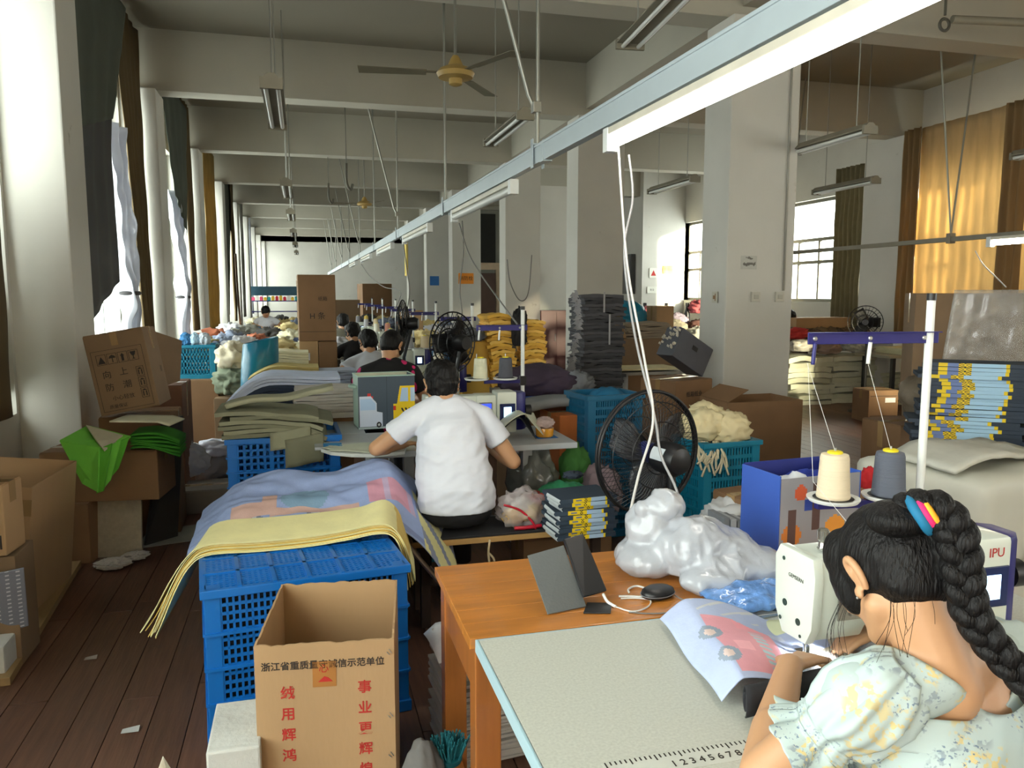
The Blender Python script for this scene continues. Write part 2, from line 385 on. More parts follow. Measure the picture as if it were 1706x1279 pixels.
def crate(label, loc, rz, w, d, h, m, cols=22, rows=9, lid=False, group=None, cat='crate', rot=None, detail=True):
    """moulded plastic crate: corner posts, ribs, pierced side panels and (upside down) a pierced bottom"""
    T = thing('plastic_crate', label, cat, loc, rz, group, rot)
    p = .055; t = .012
    for sx in (-1, 1):
        for sy in (-1, 1):
            x = sx*(w/2-p/2); y = sy*(d/2-p/2); MB().box(x-p/2, x+p/2, y-p/2, y+p/2, .0, h).build('corner_post', m, T, bevel=.004)
    for zz, nm, e, hh in ((h-.03, 'rim', .012, .03), (0, 'foot_rim', .008, .045)):
        e2 = MB()
        e2.box(-w/2-e, w/2+e, -d/2-e, -d/2+t, zz, zz+hh).box(-w/2-e, w/2+e, d/2-t, d/2+e, zz, zz+hh).box(-w/2-e, -w/2+t, -d/2+t, d/2-t, zz, zz+hh).box(w/2-t, w/2+e, -d/2+t, d/2-t, zz, zz+hh)
        e2.build(nm, m, T, bevel=.003)
    for side in range(4):
        L_ = w if side % 2 == 0 else d; off = d/2 if side % 2 == 0 else w/2
        n = max(4, int(cols*L_/w)); mb = MB(); M = RZ(side*PI/2); x0 = -L_/2+p; x1 = L_/2-p; z0 = .045; z1 = h-.03
        bw = .38*(x1-x0)/n; bz = .34*(z1-z0)/rows
        for i in range(n+1):
            x = lerp(x0, x1, i/n); mb.box(x-bw/2, x+bw/2, -off+.002, -off+.009, z0, z1, M)
        for j in range(rows+1):
            z = lerp(z0, z1, j/rows); mb.box(x0, x1, -off+.002, -off+.010, z-bz/2, z+bz/2, M)
        mb.build('side_panel', m, T)
        if detail:
            rb = MB()
            for q in (.28, .5, .72): rb.box(-L_/2, L_/2, -off-.008, -off+.004, h*q-.005, h*q+.005, M)
            for q in (.36, .64): x = lerp(x0, x1, q); rb.box(x-.012, x+.012, -off-.004, -off+.004, z0, z1, M)
            rb.build('rib', m, T)
    if lid:
        mb = MB(); n = int(cols*1.1); k = int(n*d/w)
        for i in range(n+1): x = lerp(-w/2+.03, w/2-.03, i/n); mb.box(x-.0045, x+.0045, -d/2+.01, d/2-.01, h-.010, h-.002)
        for j in range(k+1): y = lerp(-d/2+.03, d/2-.03, j/k); mb.box(-w/2+.01, w/2-.01, y-.0045, y+.0045, h-.010, h-.001)
        for i in range(1, 6): x = lerp(-w/2, w/2, i/6); mb.box(x-.007, x+.007, -d/2, d/2, h-.012, h+.003)
        for j in (1, 2): y = lerp(-d/2, d/2, j/3); mb.box(-w/2, w/2, y-.007, y+.007, h-.012, h+.003)
        mb.build('grid_bottom', m, T)
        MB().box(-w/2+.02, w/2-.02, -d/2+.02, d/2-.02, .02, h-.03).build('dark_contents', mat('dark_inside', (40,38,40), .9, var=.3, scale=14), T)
    else: MB().box(-w/2+.01, w/2-.01, -d/2+.01, d/2-.01, .01, .02).build('bottom', m, T)
    return T

def layers(n, label, group, fn, nu, nv, m, t, gap, name='fabric_sheet', cat='fabric', jit=.01, m2=None):
    """n sheets lying on one another, each a thing of its own: fn(u, v, k) -> point of sheet k"""
    out = []
    for k in range(n):
        jx = random.uniform(-jit, jit); jy = random.uniform(-jit, jit)
        def f(u, v, k=k, jx=jx, jy=jy):
            p = fn(u, v, k); return (p[0]+jx, p[1]+jy, p[2])
        o = MB().sheet(f, nu, nv, t).build(name, (m2 if m2 and k % 2 else m), None, smooth=True, auto=50)
        tag(o, label, cat, group); out.append(o)
    return out
def flat_stack(n, label, group, c, w, d, t, m, rz=0, jit=.012, name='fabric_sheet', cat='fabric', wav=.004, m2=None, rj=.05, nu=8, nv=4):
    """stack of slightly wavy folded pieces on a flat base at c"""
    base = None; protos_ = []
    for q in range(3):
        o_ = random.uniform(0, 50)
        mb = MB().sheet(lambda u, v: ((u-.5)*w, (v-.5)*d, t*.5+nz((u*3, v*3, 0), 1, o_)*wav - .25*wav*((2*u-1)**4+(2*v-1)**4)), nu, nv, t*.9)
        protos_.append(mb)
    meshes = []
    for k in range(n):
        if k < 3:
            o = protos_[k].build(name, m2 if (m2 and k % 2) else m, None, smooth=True, auto=50); meshes.append(o)
        else: o = meshes[k % 3].copy(); COL.objects.link(o)
        o.location = (c[0]+random.uniform(-jit, jit), c[1]+random.uniform(-jit, jit), c[2]+k*t); o.rotation_euler = (0, 0, rz+random.uniform(-rj, rj)*.6 + (PI if random.random() < .5 else 0))
        tag(o, label, cat, group)
def crumple(seed, base, r, amp, sc=6, sub=4, squash=(1,1,1)):
    sub = 4; amp *= 1.15
    bm = bmesh.new(); bmesh.ops.create_icosphere(bm, subdivisions=sub, radius=1.0)
    mb = MB()
    for v in bm.verts:
        p = v.co.copy(); w = Vector((p.x+.35*nz(p,2,seed+1), p.y+.35*nz(p,2,seed+2), p.z*.75+.35*nz(p,2,seed+3))); k = 1 + amp*1.1*(.5-2*abs(nz(w, sc*.3, seed))) + amp*.75*(.5-2*abs(nz(w, sc*.62, seed+9))) + amp*.34*(.5-2*abs(nz(w, sc*1.3, seed+4))) + amp*.12*(.5-2*abs(nz(w, sc*2.6, seed+6)))
        q = p*k; mb.v.append((base[0]+q.x*r*squash[0], base[1]+q.y*r*squash[1], max(base[2]+q.z*r*squash[2], base[2]-r*squash[2]*.8)))
    for f in bm.faces: mb.f.append([v.index for v in f.verts]); mb.m.append(0)
    bm.free(); return mb
def slab4(a, b, c, d, t):
    """flat board through four corners, thickness t"""
    A = [Vector(x) for x in (a, b, c, d)]; n = (A[1]-A[0]).cross(A[3]-A[0]).normalized()*t
    return MB().add(A+[x+n for x in A], [(3,2,1,0),(4,5,6,7),(0,1,5,4),(1,2,6,5),(2,3,7,6),(3,0,4,7)])
def cone_profile(r0, r1, h): return [(r0*.96, 0), (r0, .006), (r0*.99, .012), (r1*1.02, h-.012), (r1, h-.004), (r1*.9, h)]
def thread_cone(label, loc, c, group=None, s=1.0, core=(235,215,30)):
    T = thing('thread_cone', label, 'thread', loc, 0, group)
    MB().lathe([(.045*s,.0),(.0475*s,.006),(.046*s,.012),(.040*s,.116*s),(.037*s,.126*s),(.024*s,.129*s)], 24).build('thread', mat('thread_%d_%d_%d' % tuple(c), c, .75, var=.05, scale=3, bump=.5, bscale=14, stretch=(.2,.2,30)), T, smooth=True, auto=40)
    MB().lathe([(.021*s,.124*s),(.021*s,.134*s),(.017*s,.136*s),(.006*s,.1355*s)], 18).build('core', mat('core_%d_%d_%d' % tuple(core), core, .5, var=.03), T, smooth=True, auto=40)
    return T
# flat printed pictures: small toy-like vehicles painted as colour areas of the print
def inr(u, v, x0, x1, y0, y1): return x0 <= u <= x1 and y0 <= v <= y1
def circ(u, v, x, y, r, asp=1.0): return ((u-x)*asp)**2+(v-y)**2 <= r*r

# ---------------------------------------------------------------- the nearest work place
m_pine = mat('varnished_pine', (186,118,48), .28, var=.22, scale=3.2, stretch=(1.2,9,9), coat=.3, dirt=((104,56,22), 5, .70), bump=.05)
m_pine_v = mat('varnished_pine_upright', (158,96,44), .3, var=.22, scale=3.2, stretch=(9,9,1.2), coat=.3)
T = thing('wooden_desk', 'varnished orange pine desk behind the grey-topped sewing table', 'desk', (1.14, 2.082, 0))
for k in range(6):
    y0 = -.267 + k*.089; MB().box(-.765, .765, y0, y0+.0885, .722, .75).build('plank', m_pine, T, bevel=.002)
MB().box(-.74, .74, -.25, -.23, .58, .722).box(-.74, .74, .23, .25, .58, .722).build('apron', m_pine, T, bevel=.003)
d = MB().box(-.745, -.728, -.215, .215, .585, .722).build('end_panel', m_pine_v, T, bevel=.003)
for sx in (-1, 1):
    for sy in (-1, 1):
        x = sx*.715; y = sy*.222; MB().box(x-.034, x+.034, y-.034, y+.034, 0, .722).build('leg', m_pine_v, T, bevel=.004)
MB().box(-.73, -.70, -.19, .19, .10, .15).build('stretcher', m_pine_v, T, bevel=.003)
# sewing table
m_top = mat('speckled_worktop', (190,192,182), .5, var=.12, scale=160, bump=.03, bscale=200)
m_edge = mat('pale_blue_edging', (160,190,200), .4, var=.05)
T = thing('sewing_table', 'grey speckled sewing table with pale blue edging beside the seated woman', 'table', (1.14, 1.47, 0))
MB().box(-.745, .80, -.33, .335, .72, .75).build('table_top', m_top, T, bevel=.003)
MB().box(-.752, -.7455, -.33, .335, .716, .751).box(-.752, .80, .3352, .341, .716, .749).build('edge_band', m_edge, T, bevel=.002)
for x in (-.45, .6):
    MB().box(x-.025, x+.025, -.06, .0, .08, .72).build('leg', m_lam, T, bevel=.004)
    MB().box(x-.03, x+.03, -.3, .25, .02, .08).build('foot', m_lam, T, bevel=.006)
MB().box(-.45, .6, -.05, -.02, .25, .31).build('crossbar', m_lam, T)
# printed ruler strip at the front edge of the table top
rl = thing('measuring_strip', 'white printed ruler strip stuck along the front edge of the sewing table', 'ruler', (.40, 1.215, .7502))
MB().box(.10, .66, -.024, .03, 0, .0006).build('strip', fab((196,198,190)), rl)
tk = MB()
for i in range(56): x = .105+i*.0098; l = .016 if i % 5 == 0 else .010; tk.box(x, x+.0028, .03-l, .03, .0007, .0011)
tk.build('tick_marks', m_ink, rl)
text('1 2 3 4 5 6 7 8 9 10 11 12 13 14', .024, m_ink, rl, (.38, -.005, .0008), (0,0,0), 'numerals')
# pink printed cloth on the table top, with its cream lining and the dark rolled piece
def pink(u, v):
    b = (178,190,222)
    if inr(u, v, .30, .40, .62, .72) or (u < .12 and v > .9): return (196,204,226)
    for x in (.44, .76):
        if circ(u, v, x, .19, .085, 1.0): return (146,158,176) if not circ(u, v, x, .19, .045, 1.0) else (218,196,190)
    if inr(u, v, .22, .94, .20, .62):
        if inr(u, v, .22, .36, .40, .62): return b if u < .22+(v-.40)*.6 else (236,158,170)
        if inr(u, v, .40, .90, .46, .54): return (176,204,214) if int(u*34) % 2 else (228,170,180)
        if inr(u, v, .60, .72, .28, .40): return (242,176,186)
        return (228,160,172)
    if u > .55 and v > .80: return (226,216,160)
    if u < .2 and .2 < v < .6 and int(u*40+v*30) % 6 == 0: return (206,208,214)
    return b
A_, B_, C_, D_ = Vector((.86, 1.775, .80)), Vector((.80, 1.36, .785)), Vector((1.13, 1.37, .765)), Vector((1.27, 1.69, .775))
def pf(u, v, dz=0):
    w = 1-min(1, v*1.45) if v < .69 else 0
    p = (A_.lerp(B_, u)).lerp(D_.lerp(C_, u), v)
    r = max(0, w-.72)/.28
    z = .757 + .055*math.sin(min(1, w*1.15)*PI*.62) + .006*math.sin(u*9+v*5) - r*r*.045
    p.x += r*.03 - .02*r*r; p.z = z + dz
    return p
T = thing('printed_cloth', 'pale blue cloth printed with a pink fire truck under the sewing machine needle', 'fabric', (0,0,0))
MB().sheet(pf, 90, 70, .0022, pink).build('printed_face', m_print, T, smooth=True)
def pl(u, v):
    p = pf(u, .5+v*.5, -.006 - .012*v); p.x -= .012*v; p.z = max(p.z-.02*v*v, .7535); return p
MB().sheet(pl, 20, 14, .004).build('cream_lining', fab((206,212,176)), T, smooth=True)
def roll(u, v):
    a = v*PI*3.4; r = .012+.0035*a*.55
    return (lerp(.835, 1.06, u)+r*.4*math.cos(a), lerp(1.315, 1.345, u) + r*math.cos(a)*.9, .7525+.036 + r*math.sin(a))
o = MB().sheet(roll, 14, 44, .003).build('rolled_felt', fab((34,34,38)), None, smooth=True); tag(o, 'black felt rolled up beside the pink printed cloth on the sewing table', 'fabric')
o = MB().sheet(lambda u, v: (.93+u*.2-v*.03, 1.72+v*.09-u*.02, .7525+.002*math.sin(u*5)), 6, 4, .003).build('grey_offcut', fab((60,62,72)), None); tag(o, 'small dark grey offcut lying behind the printed cloth on the sewing table', 'fabric')
o = MB().sheet(lambda u, v: (.98+u*.32, 1.73+v*.1+.02*u, .7565+.002*math.sin(u*5)), 6, 4, .002).build('white_offcut', fab((214,214,206)), None); tag(o, 'white cloth piece lying over the dark offcut behind the needle', 'fabric')
# phone in its grey folio case
T = thing('smartphone', 'black smartphone propped up in a grey folio case on the pine desk', 'phone', (0,0,0))
b1 = Vector((.604, 1.90, .752)); b2 = Vector((.722, 1.925, .752)); t1 = Vector((.585, 2.03, .872)); t2 = Vector((.70, 2.055, .884))
slab4(b1, b2, t2, t1, .004).build('case_cover', mat('grey_leather', (92,96,96), .6, var=.06, bump=.1, bscale=150), T, bevel=.0015)
p1 = b2+Vector((-.008,.006,.022)); p2 = Vector((.792, 1.955, .776)); q1 = t2+Vector((.002,.012,.012)); q2 = Vector((.768, 2.085, .902))
slab4(p1, p2, q2, q1, .009).build('case_back', m_black, T, bevel=.004)
nv_ = (p2-p1).cross(q1-p1).normalized()*-.0005
slab4(*[lerp(x, (p1+p2+q1+q2)/4, .05)+nv_ for x in (p1, p2, q2, q1)], -.001).build('screen', mat('phone_glass', (10,10,12), .12, var=0, coat=.5), T)
slab4((.70,1.885,.751),(.77,1.865,.751),(.80,1.93,.751),(.735,1.95,.751), .003).build('case_flap', m_black, T, bevel=.001)
MB().tube(spline([(.780,1.945,.775),(.785,1.925,.760),(.80,1.90,.7535)],4), .0042, 8).build('charging_plug', m_cable, T, smooth=True)
o = MB().tube(spline([(.80,1.90,.7535),(.83,1.86,.7535),(.88,1.875,.7535),(.91,1.92,.7535),(.87,1.945,.7535),(.835,1.95,.7535)], 8), .0022, 6).build('charging_cable', m_cable, None, smooth=True); tag(o, 'white charging cable looping from the phone on the pine desk', 'cable')
o = MB().tube(spline([(.835,1.965,.7545),(.87,1.955,.7545),(.90,1.945,.756),(.93,1.985,.757),(.915,2.02,.756),(.885,2.01,.7545),(.875,1.985,.7535)], 8), .003, 6).build('earphone_lead', m_cable, None, smooth=True); tag(o, 'short thick white lead curled round the black charger on the desk', 'cable')
T = thing('power_bank', 'small black oval charger lying on the pine desk beside the phone', 'charger', (.945,1.945,.7505), .3)
MB().lathe([(.030,0),(.043,.004),(.047,.012),(.044,.021),(.034,.027),(.014,.0292)], 28, Matrix.Diagonal((1.15,.82,1,1))).build('shell', m_black, T, smooth=True, auto=60)
MB().ring((0,0,.012), .0475, .0012, 28, 5, Matrix.Diagonal((1.15,.82,1,1))).build('seam_ring', m_grey, T, smooth=True)
o = MB().tube(spline([(.99,1.93,.756),(1.0,1.90,.753),(1.03,1.86,.7525),(.97,1.83,.7525),(.88,1.835,.7525),(.82,1.86,.7525)], 8), .002, 6).build('grey_lead', m_dcable, None, smooth=True); tag(o, 'thin grey cable running from the charger along the desk edge', 'cable')
# white plastic bag and blue packet
bag = MB()
ellipsoid(bag, (1.005,2.13,.80), (.10,.10,.055)); ellipsoid(bag, (1.02,2.15,.88), (.075,.08,.08)); ellipsoid(bag, (1.05,2.12,.955), (.062,.06,.045), None); ellipsoid(bag, (.985,2.13,.945), (.03,.03,.02))
ellipsoid(bag, (1.12,2.06,.84), (.12,.10,.085)); ellipsoid(bag, (1.18,2.0,.80), (.13,.10,.055)); ellipsoid(bag, (1.27,1.99,.80), (.10,.09,.05)); ellipsoid(bag, (1.12,1.95,.785), (.10,.08,.04)); ellipsoid(bag, (1.2,2.05,.83), (.11,.10,.06))
bag = remesh(bag, .007, 3)
vv = []
for p in bag.v:
    n1 = 1-2*abs(nz(p, 13, 3)); n2 = 1-2*abs(nz((p[0]*1.2, p[1]*.7, p[2]*.6), 30, 8)); s = .0115*n1+.0055*n2; c = Vector((1.1,2.06,.80)); d = (Vector(p)-c).normalized()
    q = Vector(p)+d*s; vv.append((q.x, q.y, max(q.z, .752)))
bag.v = vv; o = bag.build('plastic_bag', m_bag, None, smooth=True); tag(o, 'crumpled cloudy white plastic bag lying on the pine desk', 'bag')
pk = MB().sheet(lambda u, v: (1.06+.30*u-.02*v, 1.73+.15*v+.03*u, .772+.03*math.sin(u*PI)**.5*math.sin(v*PI)**.5 + .016*nz((u*7,v*7,2),1)), 26, 18, .012)
T = thing('blue_packet', 'flat clear packet of shiny blue pieces in front of the white bag', 'packet', (0,0,0))
pk.build('wrapping', mat('blue_foil', (104,150,214), .16, var=.35, scale=28, coat=.7, bump=.9, bscale=36, dirt=((196,216,240), 22, .60)), T, smooth=True)
MB().sheet(lambda u, v: (1.055+.31*u-.02*v, 1.722+.165*v+.03*u, .7545+.008*nz((u*7,v*7,2),1)**2), 16, 10, .003).build('seal_edge', mat('clear_film', (170,190,214), .1, var=.1, alpha=.5), T, smooth=True)
# blue fabric bin on the desk
m_bin = mat('blue_board', (52,88,176), .6, var=.06)
T = thing('storage_bin', 'plain blue open fabric bin with printed end, standing on the pine desk', 'box', (1.62,2.262,.7505), .08)
MB().box(-.165,-.159,-.10,.10,0,.268).build('side_panel', m_bin, T, bevel=.002); MB().box(.159,.165,-.10,.10,0,.262).build('side_panel', m_bin, T, bevel=.002)
MB().box(-.159,.159,.094,.10,0,.272).build('back_panel', mat('blue_lining',(28,40,120),.7), T, bevel=.002); MB().box(-.159,.159,-.094,.094,0,.006).build('bottom', m_bin, T)
def binp(u, v):
    if circ(u, v, .25, .8, .1, 1.2): return (214,96,60)
    if circ(u, v, .7, .3, .16, 1.2): return (224,150,50)
    if inr(u, v, .1, .2, .1, .6) or inr(u, v, .4, .5, .3, .9): return (86,62,58)
    if inr(u, v, .3, .9, .55, .72): return (40,70,160)
    if circ(u, v, .15, .25, .14, 1.2): return (206,124,50)
    return (150,150,156)
MB().sheet(lambda u, v: (lerp(-.159,.159,u), -.098, .002+.255*v), 40, 34, .004, binp).build('front_panel', m_printgloss, T)
for k, (x, y, c) in enumerate(((.02,.02,(30,50,140)),(.08,-.02,(24,40,120)),(-.05,-.03,(200,204,210)))):
    o = crumple(40+k, (1.62+x, 2.262+y, .925), .085, .14, 5, 3, (1,.7,.9)).build('bundled_cloth', fab(c), None, smooth=True); tag(o, ('dark blue cloth stuffed in the blue bin, middle bundle', 'navy cloth stuffed in the blue bin, bundle by its far end', 'pale grey cloth stuffed in the blue bin')[k], 'fabric')
# upside-down blue crate with draped cloth
crate('large bright blue plastic crate turned upside down under the yellow felt', (-.035,3.07,0), .122, .72, .50, .583, m_blue, 30, 16, True)
crate('bright blue plastic crate hidden under the blue printed cloth', (0.02,3.68,0), .12, .70, .46, .56, m_blue, 20, 9, True, detail=False)
prof_f = [(-.625,.30),(-.585,.37),(-.52,.50),(-.455,.595),(-.38,.635),(-.2,.632),(0,.636),(.15,.650),(.26,.664),(.33,.648),(.385,.56),(.425,.41)]
def ypath(u, sag):
    q = u*(len(prof_f)-1); i = min(int(q), len(prof_f)-2); t = q-i
    p0 = prof_f[max(i-1,0)]; p1 = prof_f[i]; p2 = prof_f[i+1]; p3 = prof_f[min(i+2,len(prof_f)-1)]
    return [.5*((2*p1[a])+(p2[a]-p0[a])*t+(2*p0[a]-5*p1[a]+4*p2[a]-p3[a])*t*t+(3*p1[a]-p0[a]-3*p2[a]+p3[a])*t**3) for a in (0,1)]
def yl(u, v, k):
    x, z = ypath(u, 0); e = (9-k); dn = e*.0046
    endf = max(0, .3-u)/.3; x += dn*.9*endf - .004*e*max(0, u-.85)/.15 ; z -= dn*(1-endf*.6) - (.012*math.sin(k*2.1)*endf**3)
    x += (.055*v if u < .3 else .03*v); z += v*(.022*math.sin(max(0,min(1,(u-.2)/.6))*PI)+(.03 if .68 < u < .9 else 0)*math.sin((u-.68)/.22*PI)) + (.07*v*endf)
    return (x - .02*math.sin(k*3.)*endf*endf, 3.135+.26*v+.02*u, z)
m_yel = fab((236,228,168)); m_yel2 = fab((226,196,110))
for k in range(10):
    jx = random.uniform(-.006,.006); jy = random.uniform(-.008,.008); uu = random.uniform(0,.03)
    def f(u, v, k=k): p = yl(uu+u*(1-uu), v, k); return (p[0]+jx, p[1]+jy, p[2])
    o = MB().sheet(f, 44, 5, .0032).build('felt_sheet', m_yel2 if k in (2,3,5,7) else m_yel, None, smooth=True, auto=50)
    tag(o, 'one of the pale yellow felt sheets draped in a pile over the blue crate' if k < 9 else 'topmost pale yellow felt sheet of the pile draped over the blue crate', 'fabric', 'yellow felt sheets on the blue crate' if k < 9 else None)
def truckp(u, v):
    b = (150,168,212)
    v = v*.9+.17
    if circ(u, v, .40, .56, .17, 1.9) and v > .42: return (126,158,186)
    if inr(u, v, .14, .30, .36, .52) or inr(u, v, .28, .60, .34, .42): return (206,170,160)
    if inr(u, v, .25, .30, .42, .70): return (206,170,160)
    for x in (.22, .44, .53):
        if circ(u, v, x, .33, .062, 1.9): return (120,128,150) if not circ(u, v, x, .33, .03, 1.9) else (190,196,210)
    if inr(u, v, .64, .82, .40, .66): return (206,150,170) if (u*50 % 5) > 1 else (190,170,200)
    if inr(u, v, .08, .16, .10, .2) or inr(u, v, .3, .42, .08, .16): return (128,140,170)
    if u > .84 and .1 < v < .8: return (214,208,150) if int(u*26+v*9) % 3 else (132,140,160)
    if .18 < v < .21: return (126,140,184)
    return b
def blue_drape(u, v):
    x = lerp(-.50, .70, u); y = lerp(3.36, 3.98, v)
    z = .585 + .145*v*(1-.3*v)*min(1, u*4+.3) + .03*math.sin(min(1, u*1.25)*PI*.9) + .075*math.exp(-((u-.70)/.12)**2-((v-.75)/.35)**2) + .03*nz((u*5, v*4, 1), 1) + .012*nz((u*14, v*10, 4), 1)
    if u < .12: z -= (.12-u)*.55
    if u > .74: q = (u-.74)/.26; z -= .30*q**1.4*(1.25-.75*v); x -= .03*q; y += .10*q*(v-.3)
    if v < .12: z -= (.12-v)*.25
    return (x, y, z)
o = MB().sheet(blue_drape, 130, 80, .003, truckp).build('printed_drape', m_print, None, smooth=True); tag(o, 'pale blue cloth printed with a cement mixer, heaped behind the yellow felt', 'fabric')
o = MB().sheet(lambda u, v: (lerp(.40,.60,u), 3.42+.22*v, .50-.26*u-.02*v+.02*math.sin(v*9)), 12, 10, .003).build('cream_drape', fab((206,190,180)), None, smooth=True); tag(o, 'pinkish cream cloth hanging below the right end of the yellow felt', 'fabric')
# open box in front
T = carton('cardboard_box', 'open brown cardboard box with red lettering in front of the blue crate', (.062,2.388,0.0), -.135, .385, .47, .632, True, m_card, ragged=True)
text('浙江省重质量守诚信示范单位', .0262, m_ink, T, (-.005,-.2358,.565), (PI/2,0,0), sx=1.0, ext=.0004, bold=.0004)
for i, c in enumerate('绒用辉鸿线'): text(c, .040, m_red, T, (-.105,-.2358,.485-.062*i), (PI/2,0,0), ext=.0004, bold=.0006)
for i, c in enumerate('事业更辉煌'): text(c, .040, m_red, T, (.108,-.2358,.490-.062*i), (PI/2,0,0), ext=.0004, bold=.0006)
MB().box(-.035,.03,-.2362,-.2352,.50,.575).build('tape_patch', mat('brown_tape',(164,112,58),.3,var=.1), T)
text('心', .028, m_red, T, (-.004,-.2366,.553), (PI/2,0,0), ext=.0004)
MB().prism([(-.02,.0),(.02,.0),(.008,.012),(-.003,.016)], 0, .0008, TR(0,-.2362,.515) @ RX(PI/2)).build('red_mark', m_red, T)
for z in (.41, .29, .60): MB().tube([(.178,-.2362,z),(.186,-.2372,z-.012)], .0015, 5).tube([(.172,-.2362,z-.008),(.18,-.2372,z-.016)], .0015, 5).build('staple', m_steel, T)
# white block, papers, stacks near the floor
o = MB().box(-.29,-.15,2.13,2.40,0,.365).build('foam_block', mat('dirty_white_foam',(196,198,194),.8,var=.12,dirt=((90,90,84),16,.68),bump=.3,bscale=50), None, bevel=.006); tag(o, 'dirty white foam block standing beside the lettered cardboard box', 'block')
for k, (x0, y0, an, l) in enumerate(((-.50,2.20,.3,'white folded paper with a pointed corner on the floor, middle sheet'), (-.58,2.22,-.5,'cream folded paper on the floor, leftmost sheet'), (-.38,2.26,.9,'cream folded paper on the floor leaning by the blue crate'))):
    def pf2(u, v, x0=x0, y0=y0, an=an): a = (u-.5)*.17; return (x0+a*math.cos(an)-.05*v, y0+a*math.sin(an)+.05*v, .004+.27*v*(1-1.2*abs(u-.5))+.01*math.sin(u*7))
    o = MB().sheet(pf2, 10, 8, .002).build('folded_paper', fab((214,220,224) if k == 0 else (220,214,196)), None); tag(o, l, 'paper')
flat_stack(38, 'one of the grey-white folded sheets stacked on the floor under the pine desk', 'grey-white sheets stacked under the desk', (.66,2.60,0.001), .46, .30, .0098, fab((186,182,174)), .1, .014, rj=.08)
o = MB().sheet(lambda u, v: (lerp(.40,.94,u), lerp(2.44,2.78,v), .386+.012*math.sin(u*4+v*3)-.05*max(0,.1-u)*10*v), 12, 8, .004).build('white_cloth', fab((226,228,230)), None, smooth=True); tag(o, 'white cloth laid over the stack of sheets left of the pine desk', 'fabric')
T = thing('teal_brush', 'teal bristle brush with a grey handle hanging beside the desk leg', 'brush', (.36,2.05,0))
bm_ = MB(); random.seed(3)
for i in range(90):
    a = random.uniform(0,2*PI); r = .05*math.sqrt(random.random()); x, y = r*math.cos(a)*1.15, r*math.sin(a); bm_.tube([(x*.7,y*.7,.30),(x+random.uniform(-.01,.01),y,.345+.02*(1-r/.05)+random.uniform(0,.01))], [.0035,.0022], 5)
bm_.build('bristles', mat('teal_bristle',(14,92,100),.7,var=.2), T); MB().lathe([(.036,.285),(.04,.292),(.04,.303),(.03,.307)], 20).build('brush_head', mat('teal_plastic',(14,84,92),.5), T, smooth=True, auto=40)
MB().tube(spline([(0,0,.286),(.012,-.005,.2),(.03,0,.1),(.02,.0,.0)],6), .007, 8).build('handle', m_grey, T, smooth=True)
o = crumple(11, (.285,2.02,.16), .17, .07, 3, 4, (.42,.5,1.25)).build('grey_sack', fab((98,96,94)), None, smooth=True); tag(o, 'slumped dark grey cloth sack standing between the box and the desk', 'bag')
o = crumple(12, (.50,1.38,.14), .15, .09, 4, 4, (.8,.7,1.15)).build('pale_blue_sack', fab((150,172,206)), None, smooth=True); tag(o, 'pale blue cloth bundle on the floor under the sewing table edge', 'fabric')

